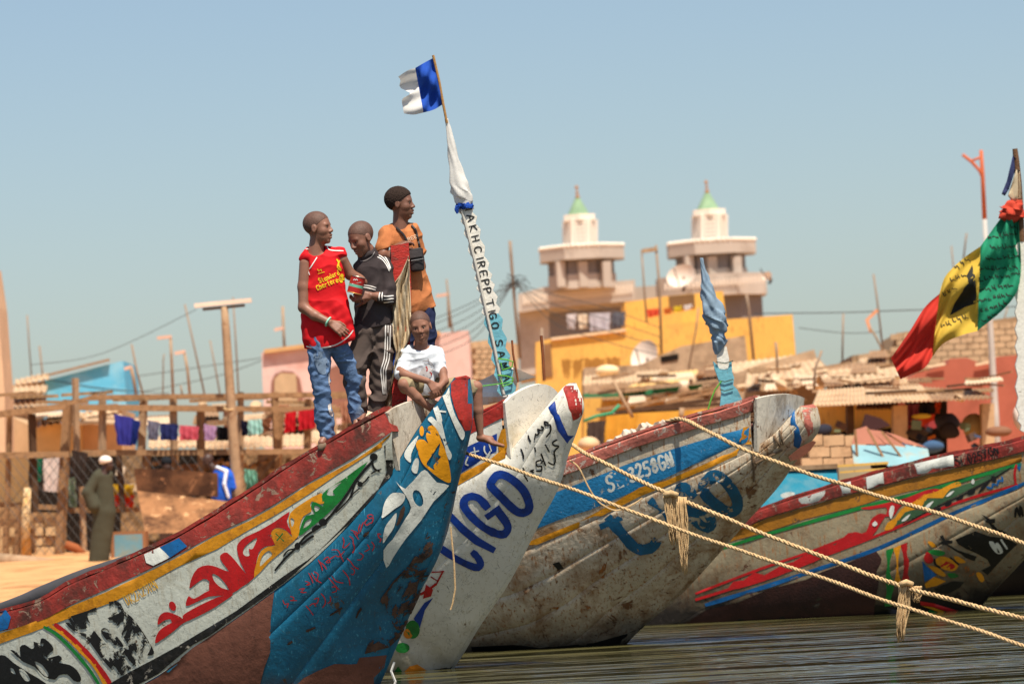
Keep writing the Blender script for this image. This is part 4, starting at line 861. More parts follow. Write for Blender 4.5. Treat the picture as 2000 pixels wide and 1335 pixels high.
# ================================================================== ropes
def twisted(name, px_pts, ds, r_px, label, group=None, sag=None):
    pts = crom([(x, y, d) for (x, y), d in zip(px_pts, ds)], False, 26)
    pts = [P(*p) for p in pts]
    L = [0]
    for a, b_ in zip(pts, pts[1:]): L.append(L[-1] + (b_ - a).length)
    r = pr(r_px, ds[0]); pitch = r * 9; n = int(L[-1] / (pitch / 7)); mb = MB()
    out = []
    j = 0
    for i in range(n + 1):
        t = L[-1] * i / n
        while j < len(L) - 2 and L[j + 1] < t: j += 1
        f = (t - L[j]) / max(1e-6, L[j + 1] - L[j]); q_ = pts[j].lerp(pts[j + 1], f); out.append(q_ + Vector((mnoise.noise(q_ * 2.3), 0, mnoise.noise(q_ * 2.1 + Vector((7, 0, 0))))) * .010)
    d = (out[-1] - out[0]).normalized(); u = d.orthogonal().normalized(); v = d.cross(u)
    for k in range(3):
        mb.tube([p + (u * math.cos(2 * math.pi * (i / 7 + k / 3)) + v * math.sin(2 * math.pi * (i / 7 + k / 3))) * r * 0.50 * (1 + .25 * mnoise.noise(p * 9)) for i, p in enumerate(out)], [r * .56 * (1 + .28 * mnoise.noise(p * 5 + Vector((k, 0, 0)))) for p in out], 5)
    rr = random.Random(len(out))
    for q in range(len(out) // 9):      # loose fibres
        p = out[rr.randrange(len(out))]; e = Vector((rr.uniform(-1, 1), rr.uniform(-1, 1), rr.uniform(-1.2, .8))).normalized()
        mb.tube([p + e * r * .8, p + e * r * 2.0 - Vector((0, 0, r * .5))], [r * .14, r * .05], 3)
    o = mb.build(name, M_ROPE, None, True); return tag(o, label, 'rope', group)
GR = 'mooring ropes running right to the anchor'
twisted('mooring_rope', [(896,876),(919,886),(1054,933),(1150,968),(1315,1028),(1487,1088),(1650,1144),(1750,1179),(2000,1260),(2250,1338)], [26.35,26.1,25.6,25.2,24.8,24.2,23.6,23.2,22.4,21.6], 3.6, 'lowest mooring rope, running from the teal boat stem to the lower right', GR)
twisted('mooring_rope', [(1120,868),(1150,888),(1230,928),(1315,968),(1450,1025),(1650,1103),(1750,1140),(1798,1155),(2000,1206),(2250,1262),(2500,1340)], [28.55,28.2,27.8,27.4,26.9,26.2,25.8,25.6,24.8,24.0,23.2], 4.2, 'middle mooring rope with frayed tufts, starting at the white boat stem', GR)
dr = b3.rail_pt(1333)[1]
twisted('mooring_rope', [(1300,822),(1333,818),(1400,850),(1461,879),(1532,907),(1650,946),(1693,960),(1850,1008),(2000,1061),(2250,1150),(2750,1390)], [dr + .05,dr - .08,31.2,31.0,30.7,30.2,29.9,29.0,28.2,27.0,24.5], 4.0, 'uppermost mooring rope, leaving the rail of the weathered white boat', GR)
def tuft(name, anchors, d, label, group=None, seedv=1):
    rr = random.Random(seedv); mb = MB()
    for (x0, y0, x1, y1, n, wd) in anchors:
        for k in range(n):
            a = rr.uniform(-1, 1); dd = d + rr.uniform(-.02, .02); e = rr.uniform(.72, 1.03)
            pts = []
            for i in range(9):
                t = i / 8; sw = wd * (a * (1 - .40 * t * t)) + 1.6 * math.sin(t * 9 + k); pts.append(P(x0 + (x1 - x0) * t + sw + rr.uniform(-1.3, 1.3), y0 + (y1 - y0) * t * e, dd + rr.uniform(-.004, .004)))
            mb.tube(pts, [pr(1.55, d) * (1 - .5 * i / 8) * rr.uniform(.8, 1.2) for i in range(9)], 5)
    for (x0, y0, x1, y1, n, wd) in anchors[:1]:
        mb.tube([P(x0 - wd * 1.1, y0 - 1, d - .02), P(x0, y0 - 6, d - .03), P(x0 + wd * 1.1, y0 - 1, d - .02)], pr(6, d), 7)
    o = mb.build(name, M_ROPE, None, True); tag(o, label, 'rope end', group); o['kind'] = ''; del o['kind']; return o
tuft('frayed_rope_end', [(1310,968,1316,1062,60,12),(1330,970,1337,1118,46,9)], 27.3, 'pale frayed rope tuft hanging on the middle rope before the weathered boat')
tuft('frayed_rope_end', [(1770,1142,1758,1252,60,11),(1790,1144,1790,1176,22,9)], 25.7, 'muddy frayed rope knot hanging on the middle rope above the water at right')
ob = MB().tube(ppath([(880,1028),(882,1050),(887,1100),(889,1150),(884,1178),(880,1190)], 28.0), pr(1.7, 28), 5).build('loose_rope', M_ROPE); tag(ob, 'thin loose cord dangling in front of the white hull beside the teal stem', 'cord')
ob = MB().tube(ppath(crom([(1112,898),(1130,912),(1148,948),(1165,975),(1185,990),(1205,996),(1230,988),(1255,972)], False, 4), 28.6), pr(1.8, 28.6), 5).build('loose_rope', M_ROPE); tag(ob, 'slack thin cord looping from the white stem across the ochre stripe', 'cord')
ob = MB().tube(ppath([(770,1292),(764,1310),(772,1330),(768,1350)], 26.3), pr(2.5, 26.3), 5).build('cord_end', M_CLOTHW); tag(ob, 'short white frayed cord at the foot of the teal stem', 'cord')
# lashings on the weathered bow
dl = 31.75
for i, pts in enumerate(([(1506,832),(1512,852),(1524,872)], [(1519,822),(1524,846),(1530,868)], [(1476,904),(1500,892),(1528,878)], [(1468,872),(1472,910),(1472,940)])):
    hp = []
    for q in crom(pts, False, 5):
        h, n_, _, _ = b3.surf.ray_cast(CAM, pdir(*q)); 
        if h: hp.append(h - pdir(*q) * 0.012)
    if len(hp) > 2: MB().tube(hp, 0.008, 5).build('lashing', mat('old_lashing', (110, 88, 66), rough=.9, bump=0), b3.root)
plate('loose_plank_end', [(1540,892),(1564,872),(1588,860),(1594,863),(1582,880),(1560,896),(1544,900)], 31.72, 0.05, mat('bare_red_wood', (104, 58, 40), rough=.8, var=.3, chip=((90, 60, 44), .3, 16)), b3.root)
# wavy plastic sheet along the rail of the weathered boat
rows = []
for i in range(40):
    t = i / 39; x = 1180 + 150 * t; p, dd = b3.rail_pt(x); _, y, _ = px_of(p)
    h = 16 * math.sin(math.pi * min(1, t * 1.05)) * (0.75 + .25 * math.sin(t * 26)) + 4
    rows.append([P(x, y + 2, dd + .10), P(x - 2, y - h * .6, dd + .12 + .03 * math.sin(t * 30)), P(x - 5, y - h, dd + .16 + .04 * math.sin(t * 23))])
ob = grid_mesh('plastic_sheet', rows, mat('dusty_plastic', (222, 208, 186), rough=.7, var=.1, trans=.2), thick=.004); tag(ob, 'wavy pale plastic sheet along the rail of the weathered boat', 'sheet')
# dark rolled tarpaulin along the inside of the first boat
tp = [(360,1052,28.0,7),(310,1078,28.1,15),(240,1106,28.25,20),(160,1134,28.4,22),(90,1160,28.5,20),(40,1178,28.6,16),(-40,1206,28.8,14)]
V = crom(tp, False, 6); ob = MB().tube([P(x, y, d) for x, y, d, r in V], [float(pr(r, d)) for x, y, d, r in V], 14).build('rolled_tarpaulin', mat('dark_tarpaulin', (70, 68, 70), rough=.7, var=.15, bump=.4, bs=12), None, True)
tag(ob, 'dark grey rolled tarpaulin lying along the left of the teal boat', 'tarpaulin')
# ================================================================== people: smooth bodies grown from an implicit surface
class SDF:
    """distance field on a grid in photo pixels: x right, y down, z away"""
    def __init__(s, lo, hi, h=1.35):
        s.lo = np.array(lo, float); s.h = h; s.n = [int((b - a) / h) + 1 for a, b in zip(lo, hi)]
        s.f = np.full(s.n, 1e3, np.float32)
        s.ax = [np.array([a + h * i for i in range(n)], np.float32) for a, n in zip(lo, s.n)]
    def sl(s, lo, hi):
        r = []
        for k in range(3):
            a = max(0, int((lo[k] - s.lo[k]) / s.h)); b = min(s.n[k], int((hi[k] - s.lo[k]) / s.h) + 2)
            if b <= a: return None
            r.append(slice(a, b))
        return tuple(r), s.ax[0][r[0]][:, None, None], s.ax[1][r[1]][None, :, None], s.ax[2][r[2]][None, None, :]
    def put(s, q, d, k, sub=False):
        f = s.f[q]
        if sub:
            h = np.clip(.5 - .5 * (f + d) / k, 0, 1); s.f[q] = f * (1 - h) + (-d) * h + k * h * (1 - h)
        else:
            h = np.clip(.5 + .5 * (d - f) / k, 0, 1); s.f[q] = np.where(f > 500, d, d * (1 - h) + f * h - k * h * (1 - h))
    def cone(s, a, b, ra, rb, k=4.0, zs=1.0, sub=False):
        a = np.array(a, float); b = np.array(b, float); m = max(ra, rb) + 3 * k + 3
        r = s.sl(np.minimum(a, b) - m, np.maximum(a, b) + m)
        if r is None: return s
        q, X, Y, Zz = r; d = b - a; dz = np.array((d[0], d[1], d[2] * zs)); L = max(1e-6, dz.dot(dz))
        x, y, z = X - a[0], Y - a[1], (Zz - a[2]) * zs
        t = np.clip((x * dz[0] + y * dz[1] + z * dz[2]) / L, 0, 1)
        s.put(q, np.sqrt((x - t * dz[0]) ** 2 + (y - t * dz[1]) ** 2 + (z - t * dz[2]) ** 2) - (ra + t * (rb - ra)), k, sub); return s
    def chain(s, pts, rs, k=4.0, zs=1.0):
        for i in range(len(pts) - 1): s.cone(pts[i], pts[i + 1], rs[i], rs[i + 1], k, zs)
        return s
    def ell(s, c, r, R=None, k=4.0, sub=False):
        c = np.array(c, float); r_ = np.array(r, float); m = r_.max() + 3 * k + 3
        w_ = s.sl(c - m, c + m)
        if w_ is None: return s
        q, X, Y, Zz = w_; x, y, z = X - c[0], Y - c[1], Zz - c[2]
        if R is not None:
            x, y, z = (x * R[0][i] + y * R[1][i] + z * R[2][i] for i in range(3))
        k0 = np.sqrt((x / r_[0]) ** 2 + (y / r_[1]) ** 2 + (z / r_[2]) ** 2); k1 = np.sqrt((x / r_[0] ** 2) ** 2 + (y / r_[1] ** 2) ** 2 + (z / r_[2] ** 2) ** 2)
        s.put(q, k0 * (k0 - 1) / np.maximum(k1, 1e-6), k, sub); return s
    def mod(s, fn):
        X, Y, Zz = s.ax[0][:, None, None], s.ax[1][None, :, None], s.ax[2][None, None, :]
        s.f = np.where(s.f > 500, s.f, fn(s.f, X, Y, Zz)).astype(np.float32); return s
    def folds(s, amp=1.2, sc=1.0, seedv=0, dirx=.5):
        rg_ = np.random.RandomState(seedv + 5); K1 = []; K2 = []
        for lst, n_, lo_, hi_ in ((K1, 7, .05, .15), (K2, 8, .16, .38)):
            for _ in range(n_):
                v_ = rg_.normal(size=3) * np.array((1.0 - dirx * .6, .45 + dirx * .6, .8)); v_ = v_ / np.linalg.norm(v_) * rg_.uniform(lo_, hi_) * sc; lst.append((v_, rg_.uniform(0, 6.28)))
        def fn(f, X, Y, Zz):
            w_ = 9 * np.sin(X * .031 * sc + Y * .022 + seedv) + 7 * np.sin(Y * .047 * sc - X * .015 + Zz * .03)
            n1 = sum(np.sin(k_[0] * (X + w_) + k_[1] * (Y - w_) + k_[2] * Zz + p_) for k_, p_ in K1) / 2.6; n2 = sum(np.sin(k_[0] * X + k_[1] * Y + k_[2] * Zz + p_) for k_, p_ in K2) / 2.8
            return f + amp * (1.1 * np.minimum(1, np.abs(n1)) ** .7 - .6 + .45 * n2 * np.clip(n1 + .6, 0, 1))
        return s.mod(fn)
    def mesh(s, name, d0, m, parent):
        f = s.f; sg = f < 0; n = f.shape
        V = np.zeros((n[0] - 1, n[1] - 1, n[2] - 1, 3), np.float32); C = np.zeros((n[0] - 1, n[1] - 1, n[2] - 1), np.float32)
        def S3(a, o): return a[o[0]:n[0] - 1 + o[0], o[1]:n[1] - 1 + o[1], o[2]:n[2] - 1 + o[2]]
        cor = [(i, j, k) for i in (0, 1) for j in (0, 1) for k in (0, 1)]
        for a in cor:
            for ax in range(3):
                if a[ax]: continue
                b = list(a); b[ax] = 1; fa, fb = S3(f, a), S3(f, b); cr = (fa < 0) != (fb < 0)
                t = np.where(cr, fa / np.where(cr, fa - fb, 1), 0)
                for c in range(3): V[..., c] += np.where(cr, a[c] + (t if c == ax else 0), 0)
                C += cr
        act = C > 0; idx = np.full(act.shape, -1, np.int64); idx[act] = np.arange(act.sum())
        ii = np.argwhere(act); vv = (V[act] / C[act][:, None] + ii) * s.h + s.lo
        F = []
        for ax in range(3):
            sl0 = [slice(1, -1)] * 3; sl0[ax] = slice(0, n[ax] - 1)
            sl1 = list(sl0); sl1[ax] = slice(1, n[ax])
            A_ = sg[tuple(sl0)]; B_ = sg[tuple(sl1)]; e = np.argwhere(A_ != B_)
            if not len(e): continue
            base = e + 1; base[:, ax] -= 1; u, v = [(1, 2), (2, 0), (0, 1)][ax]
            q = []
            for du, dv in ((0, 0), (-1, 0), (-1, -1), (0, -1)):
                t = base.copy(); t[:, u] += du; t[:, v] += dv; q.append(idx[t[:, 0], t[:, 1], t[:, 2]])
            q = np.stack(q, 1); fl = A_[tuple(e.T)]
            q = np.where(fl[:, None], q, q[:, ::-1]); F.append(q)
        F = np.concatenate(F); F = F[(F >= 0).all(1)]
        # one Laplacian pass keeps it smooth
        acc = np.zeros_like(vv); cnt = np.zeros(len(vv))
        for i in range(4):
            np.add.at(acc, F[:, i], vv[F[:, (i + 1) % 4]]); np.add.at(cnt, F[:, i], 1)
        vv = np.where(cnt[:, None] > 0, .5 * vv + .5 * acc / np.maximum(cnt, 1)[:, None], vv)
        W_ = world_np(vv, d0)
        return mk(name, W_.tolist(), F.tolist(), m, parent, True)
def world_np(vv, d0):
    d = d0 + vv[:, 2:3] * (d0 / FPX)
    return np.array(CAM)[None] + d * (np.array(FWD)[None] + np.array(RGT)[None] * ((vv[:, 0:1] - 1000) / FPX) + np.array(UPV)[None] * ((667.5 - vv[:, 1:2]) / FPX))
def nrm(v): v = np.array(v, float); return v / np.linalg.norm(v)
class Head:
    def __init__(s, c, size, f, up=(0, -1, 0)):
        s.c = np.array(c, float); s.s = size; s.F = nrm(f); u = np.array(up, float); u = nrm(u - s.F * u.dot(s.F)); s.U = u
        s.S = np.cross(s.F, s.U); s.R = np.stack([s.S, s.F, s.U], 1)
    def p(s, x, y, z): return s.c + s.s * (x * s.S + y * s.F + z * s.U)
    def grow(s, G):
        k = s.s; E = lambda c, r, kk=.06, sub=False: G.ell(s.p(*c), [v * k for v in r], s.R, kk * k, sub)
        Cn = lambda a, b, ra, rb, kk=.05, sub=False: G.cone(s.p(*a), s.p(*b), ra * k, rb * k, kk * k, 1.0, sub)
        E((0, -.07, .14), (.325, .405, .36)); E((0, .11, -.08), (.27, .26, .36), .08); E((0, .13, -.29), (.205, .21, .19), .08)
        E((0, .275, -.405), (.09, .075, .075), .06)
        Cn((-.16, .285, .085), (.16, .285, .085), .045, .045, .06)
        for x in (-1, 1):
            E((x * .17, .20, -.10), (.09, .11, .10), .08)
            E((x * .125, .40, .005), (.085, .075, .050), .05, True)
        Cn((0, .33, .05), (0, .415, -.10), .030, .050, .04)
        for x in (-1, 1): E((x * .055, .375, -.125), (.045, .05, .036), .03)
        Cn((-.08, .325, -.235), (0, .385, -.225), .028, .036, .03); Cn((.08, .325, -.235), (0, .385, -.225), .028, .036, .03)
        Cn((-.07, .32, -.292), (0, .37, -.300), .028, .040, .03); Cn((.07, .32, -.292), (0, .37, -.300), .028, .040, .03)
        Cn((-.10, .385, -.262), (.10, .385, -.262), .012, .012, .02, True)
        for x in (-1, 1):
            E((x * .325, -.02, -.03), (.035, .085, .125), .03); E((x * .365, .0, -.02), (.02, .045, .07), .02, True)
    def extras(s, d0, parent, m_hair, thick=.004, curly=False):
        k = s.s; lo = s.c - k * .62; hi = s.c + k * .62
        G = SDF(lo, hi, 1.3); t = thick
        G.ell(s.p(0, -.07, .14), [v * k for v in (.325 + t, .405 + t, .36 + t)], s.R, 1)
        G.ell(s.p(0, .10, .02), [v * k for v in (.272 + t, .25 + t, .30 + t)], s.R, 3)
        nn = nrm(s.U - .82 * s.F); o = s.p(0, 0, .02)
        def clip(f, X, Y, Zz):
            pl = -((X - o[0]) * nn[0] + (Y - o[1]) * nn[1] + (Zz - o[2]) * nn[2])
            if curly: f = f + .9 * np.sin(X * 1.15) * np.sin(Y * 1.05 + 1) * np.sin(Zz * 1.1)
            return np.maximum(f, pl)
        G.mod(clip); G.mesh('hair', d0, m_hair, parent)
        for x in (-1, 1):
            E_ = SDF(s.p(x * .125, .3, 0) - k * .14, s.p(x * .125, .3, 0) + k * .14, .55)
            E_.ell(s.p(x * .122, .285, .003), [k * .055, k * .046, k * .021], s.R, 1); e = E_.mesh('eye', d0, M_EYE, parent)
            E_ = SDF(s.p(x * .125, .3, 0) - k * .14, s.p(x * .125, .3, 0) + k * .14, .5)
            E_.ell(s.p(x * .122 + .008, .325, .003), [k * .024, k * .018, k * .025], s.R, 1); E_.mesh('iris', d0, M_IRIS, e)
            B_ = SDF(s.p(x * .125, .3, .09) - k * .16, s.p(x * .125, .3, .09) + k * .16, .7)
            B_.cone(s.p(x * .06, .325, .095), s.p(x * .19, .285, .10), k * .013, k * .010, 1); B_.mesh('eyebrow', d0, m_hair, parent)
def hand(G, w_, fw, pn, L, ts, curl=(.5, .5, .55, .6), spread=.10, thumb_in=.1):
    """palm + five fingers.  fw: towards fingers, pn: way the palm faces, ts: +-1 thumb side"""
    w_ = np.array(w_, float); fw = nrm(fw); pn = np.array(pn, float); pn = nrm(pn - fw * pn.dot(fw)); sd = np.cross(fw, pn)
    r = .060 * L; offs = [.16, .055, -.05, -.15]; lens = [.42, .46, .43, .33]
    for i in range(4):
        kn = w_ + fw * L * (.47 - .02 * abs(i - 1)) + sd * L * offs[i] * ts
        G.cone(w_ + fw * L * .06 + sd * L * offs[i] * .5 * ts, kn, r * 1.35, r * 1.15, 2.0)
        d = nrm(fw + sd * ts * spread * (1.5 - i)); a = curl[i] * .6; p = kn
        for j, (q, cc) in enumerate(((.45, .8), (.32, 1.1), (.23, .8))):
            dd = d * math.cos(a) + pn * math.sin(a); e = p + dd * L * lens[i] * q
            G.cone(p, e, r * (1.0 - .12 * j), r * (.9 - .12 * j), 1.0); p = e; a += curl[i] * cc
    t0 = w_ + fw * L * .10 + sd * ts * L * .12; t1 = w_ + fw * L * .32 + sd * ts * L * .27 + pn * L * thumb_in * .7; t2 = t1 + fw * L * .16 + sd * ts * L * .03 + pn * L * thumb_in; t3 = t2 + fw * L * .12 - sd * ts * L * .01 + pn * L * thumb_in * .6
    G.cone(t0, t1, r * 1.35, r * 1.05, 2); G.cone(t1, t2, r * 1.05, r * .95, 1); G.cone(t2, t3, r * .95, r * .75, 1)
def foot(G, heel, toe, up, wd, ts, r=6.0):
    """bare foot: heel, arch, five toes"""
    heel = np.array(heel, float); toe = np.array(toe, float); d = toe - heel; L = np.linalg.norm(d); d = d / L; up = nrm(np.array(up, float) - d * np.dot(up, d)); sd = np.cross(d, up)
    G.cone(heel + up * r * .2, heel + d * L * .45 + up * r * .5, r, r * .95, 3)
    for i in range(5):
        o = (i - 2) * wd * .42 * ts; b = heel + d * L * (.76 - .035 * i) + sd * o - up * r * .25
        G.cone(heel + d * L * .35 + sd * o * .6 + up * r * .2, b, r * .75, r * .55, 2.5)
        G.cone(b, b + d * L * (.24 - .025 * i), r * (.52 if i == 0 else .4), r * (.46 if i == 0 else .34), .8)
SKIN = dict(rough=.50, var=.12, vs=14, bump=.08, bs=60, spec=.45)
M_SK1 = mat('skin_dark_brown', (140, 96, 76), **SKIN); M_SK2 = mat('skin_deep_brown', (130, 88, 70), **SKIN); M_SK3 = mat('skin_brown', (122, 82, 64), **SKIN)
M_SK4 = mat('skin_dusty_brown', (146, 102, 82), rough=.6, var=.16, vs=9, dirt=((126, 98, 82), .22, 12), bump=.1, bs=60, spec=.3)
M_EYE = mat('eye_white', (150, 136, 122), rough=.3, var=.02, bump=0); M_IRIS = mat('iris_dark', (20, 13, 10), rough=.2, var=0, bump=0)
M_HAIR = mat('shaved_hair', (98, 70, 58), rough=.6, var=.2, vs=60, bump=.3, bs=220, spec=.35)
M_JERSEY = mat('red_jersey_cloth', (206, 22, 30), rough=.75, var=.06, vs=10, bump=.25, bs=16, spec=.2)
M_JEAN = mat('faded_blue_denim', (92, 116, 150), rough=.9, var=.22, vs=11, dirt=((150, 160, 166), .30, 7), bump=.5, bs=70, spec=.1)
M_TRACK = mat('dark_grey_tracksuit', (62, 54, 54), rough=.85, var=.12, vs=9, bump=.3, bs=18, spec=.15)
M_TRACKP = mat('grey_brown_trousers', (88, 76, 70), rough=.85, var=.12, vs=9, bump=.35, bs=18, spec=.15)
M_TEEO = mat('orange_brown_tee', (188, 118, 74), rough=.9, var=.10, vs=9, dirt=((150, 90, 54), .3, 8), bump=.35, bs=20, spec=.1)
M_TEEW = mat('white_tee', (222, 226, 230), rough=.9, var=.05, vs=9, dirt=((186, 182, 176), .25, 7), bump=.3, bs=20, spec=.1)
M_SHORTS = mat('khaki_shorts', (150, 134, 104), rough=.9, var=.12, vs=9, bump=.35, bs=20, spec=.1)
M_NAVY = mat('navy_trousers', (44, 50, 78), rough=.9, var=.15, vs=9, bump=.35, bs=20, spec=.1)
M_PIPE = mat('white_piping', (232, 226, 218), rough=.8, var=.03, bump=0); M_PRINT = mat('yellow_print', (232, 190, 30), rough=.7, var=.08, wear=(.16, 26), bump=0)
GB = 'boys on the bow of the teal boat'

# ------------------------------------------------------------------ boy in the red jersey
dB1 = b1.rail_pt(640)[1] + 0.06
boy = empty('person', P(636, 868, dB1), 'boy in sleeveless red jersey and torn jeans, standing and looking right', 'person', GB)
G = SDF((560, 400, -60), (760, 885, 70)); H = Head((622, 445, 0), 66, (.93, -.06, -.36)); H.grow(G)
G.cone((621, 455, 3), (616, 503, 2), 14, 16, 7); G.cone((602, 511, 0), (664, 505, 6), 13, 12, 8, 1.1)
G.cone((632, 520, 2), (640, 640, 2), 28, 28, 8, 1.5); G.chain([(626, 668, 0), (628, 760, -4), (637, 848, 0)], [18, 12, 8], 5); G.chain([(656, 664, 6), (690, 738, 22), (697, 815, 26)], [18, 12, 8], 5)
G.cone((637, 850, 0), (628, 864, -14), 8, 7, 4); G.cone((697, 815, 26), (696, 830, 12), 8, 6, 4)
G.chain([(597, 514, -2), (593, 560, -8), (593, 600, -14), (615, 616, -26), (643, 629, -34)], [12.5, 11.5, 10.5, 9.5, 7], 5)
hand(G, (644, 630, -34), (.80, .52, -.15), (-.2, .35, .9), 48, 1, (.25, .3, .35, .45), .06, .05)
G.chain([(668, 508, 8), (684, 536, 16), (735, 560, 34), (765, 540, 34)], [12, 10.5, 9, 7], 5)
G.mesh('body', dB1, M_SK1, boy); H.extras(dB1, boy, M_HAIR)
G = SDF((570, 470, -60), (715, 700, 70)); G.cone((632, 522, 2), (640, 664, 1), 38, 47, 6, 1.62); G.cone((600, 503, 0), (663, 496, 6), 15, 14, 6, 1.0); G.cone((606, 492, 4), (640, 490, 6), 11, 10, 8); G.cone((660, 600, -4), (680, 655, -8), 22, 16, 8); G.cone((604, 560, 0), (606, 660, 0), 15, 17, 8)
G.folds(2.55, 1.12, 1, .3)
def hem(f, X, Y, Zz):
    line = 681 - .10 * (X - 592) - .0045 * np.maximum(0, X - 645) ** 2 - .12 * Zz
    f = np.maximum(f, Y - line)
    nk = 17 - np.sqrt(((X - 617) * .85) ** 2 + ((Y - 482) * .95) ** 2 + (Zz * .8 + 8) ** 2); f = np.maximum(f, nk)
    ar = 15 - np.sqrt((X - 588) ** 2 * 1.2 + (np.maximum(0, np.abs(Y - 548) - 24)) ** 2 + ((Zz + 8) * .5) ** 2); return np.maximum(f, ar)
G.mod(hem); jer = G.mesh('jersey', dB1, M_JERSEY, boy)
jb = bvh_of([jer]); Z8 = Z(560, 400, .2097)
film(jb, [Z8(st([(165,415),(215,412),(260,440),(290,470),(250,540),(215,595)], 9))], M_PIPE, 'shoulder_piping', jer, 5, .003)
film(jb, [Z8(st([(372,375),(385,410),(420,425),(525,430)], 8))], M_PIPE, 'shoulder_piping', jer, 5, .003)
film(jb, [Z8(st([(118,552),(160,560),(195,595),(215,650)], 9))], M_PIPE, 'armhole_piping', jer, 5, .003)
film(jb, [st([(593,674),(615,679),(640,677),(660,671),(680,657),(692,640)], 2.2)], M_PIPE, 'hem_piping', jer, 5, .003)
film(jb, text_polys('Standard', (625,553), (663,536), 9, 1.7) + text_polys('Chartered', (620,566), (666,548), 9, 1.8) + [Z8(ell(510,660,16,18)), Z8(ell(520,690,18,14)), Z8(ell(505,715,14,12)), Z8(st([(465,510),(480,540),(470,580),(500,610)], 14)), Z8(st([(490,520),(480,560),(505,600)], 9)), Z8(st([(290,600),(300,615),(320,600),(325,615)], 8)), Z8(stroke_poly([(295,640),(350,625)], 9))], M_PRINT, 'yellow_lettering', jer, 5, .003)
G = SDF((585, 640, -40), (720, 872, 70)); G.chain([(624, 668, 1), (625, 720, -2), (629, 765, -5), (633, 815, -2), (640, 856, 0)], [25, 21, 16.5, 18, 14], 5); G.chain([(652, 660, 4), (690, 736, 20), (697, 818, 26)], [24, 17, 14], 5)
G.folds(3.06, 1.38, 3, .75); G.mod(lambda f, X, Y, Zz: np.maximum(f, np.maximum(Y - 862 + .25 * (X - 640), 648 - Y)))
jn = G.mesh('jeans', dB1, M_JEAN, boy); jq = bvh_of([jn])
film(jq, [S([(640,792),(646,788),(650,800),(650,812),(644,810)]), S([(641,730),(645,726),(646,745),(642,752)])], mat('frayed_white_threads', (214, 204, 196), rough=.95, var=.15, vs=40, wear=(.3, 30), bump=.4), 'torn_patch', jn, 4, .003)
film(jq, [S([(612,690),(632,688),(640,706),(636,730),(622,725)])], mat('bleached_denim', (122, 140, 162), rough=.95, var=.15, vs=14, wear=(.5, 14)), 'bleached_patch', jn, 6, .003)
G = SDF((600, 840, -40), (665, 886, 30)); G.cone((645, 863, -2), (628, 871, -16), 8, 7, 3); G.cone((644, 869, -2), (626, 875, -18), 6, 5.5, 3); G.mesh('shoe', dB1, mat('grey_shoe', (120, 100, 82), rough=.9, var=.2), boy)
ob = MB().tube([Vector(p) for p in world_np(np.array([(641 + 3.5 * math.cos(t) * .6 - 9.2 * math.sin(t) * .45, 628 + 8.8 * math.sin(t) * .9, -33 + 8.6 * math.cos(t)) for t in [2 * math.pi * i / 20 for i in range(21)]]), dB1)], pr(2.0, dB1), 6).build('bracelet', mat('mint_bracelet', (150, 214, 184), rough=.5), boy, True)

# ------------------------------------------------------------------ boy in the tracksuit with the tin
dB2 = d1 - 0.02
boy = empty('person', P(715, 815, dB2), 'boy in dark striped tracksuit looking down at a tin in his hand', 'person', GB)
G = SDF((655, 415, -80), (795, 835, 60)); H = Head((705, 466, -6), 67, (-.68, .42, -.60), (-.25, -1, 0)); H.grow(G)
G.cone((716, 488, 4), (724, 515, 4), 15, 17, 6); G.cone((708, 520, 4), (750, 518, 2), 12, 12, 8); G.cone((728, 530, 4), (730, 650, 2), 24, 26, 8, 1.4)
G.chain([(752, 522, -2), (758, 582, -14), (738, 579, -34), (724, 577, -44)], [12, 10, 8, 6.5], 5)
hand(G, (726, 577, -44), (-.97, -.02, -.10), (0, .25, .9), 46, 1, (.45, .5, .55, .6), .10, .30)
hand(G, (712, 585, -24), (-.92, .02, -.3), (.1, -.8, -.5), 40, -1, (.5, .5, .5, .5), .08, .1); G.cone((712, 585, -24), (716, 560, 6), 7, 9, 4)
G.chain([(712, 660, -2), (692, 735, -12), (706, 800, -4)], [16, 12, 8], 5); G.chain([(748, 660, 4), (746, 735, 0), (738, 806, 4)], [16, 12, 8], 5)
foot(G, (712, 805, 2), (698, 818, -30), (0, -1, 0), 9, 1, 6); foot(G, (738, 808, 6), (730, 814, -28), (0, -1, 0), 9, 1, 6)
G.mesh('body', dB2, M_SK2, boy); H.extras(dB2, boy, M_HAIR)
G = SDF((670, 480, -70), (800, 670, 60)); G.cone((724, 530, 4), (730, 640, 2), 33, 38, 6, 1.35); G.cone((706, 520, 4), (750, 516, 2), 14, 14, 6); G.cone((718, 496, 4), (722, 512, 4), 20, 22, 4)
G.chain([(752, 522, -2), (760, 560, -8), (761, 583, -14), (742, 580, -33)], [15, 14, 13, 10.5], 5)
G.folds(2.72, 1.12, 5, .5)
def jk(f, X, Y, Zz):
    f = np.maximum(f, Y - (648 - .22 * (X - 692))); nk = 16 - np.sqrt((X - 714) ** 2 + ((Y - 488) * .8) ** 2 + (Zz - 2) ** 2); return np.maximum(f, nk)
G.mod(jk); jac = G.mesh('jacket', dB2, M_TRACK, boy); ja = bvh_of([jac])
for off_ in (0, 1, 2):
    film(ja, [Z8(st([(868 - 12 * off_,455 + 16 * off_),(910 - 10 * off_,480 + 16 * off_),(945 - 8 * off_,535 + 14 * off_),(965 - 6 * off_,590 + 12 * off_)], 8))], M_PIPE, 'shoulder_stripe', jac, 5, .003)
    film(ja, [Z8(st([(905,850 + 28 * off_),(950,850 + 26 * off_),(990,846 + 26 * off_)], 10))], M_PIPE, 'sleeve_stripe', jac, 5, .003)
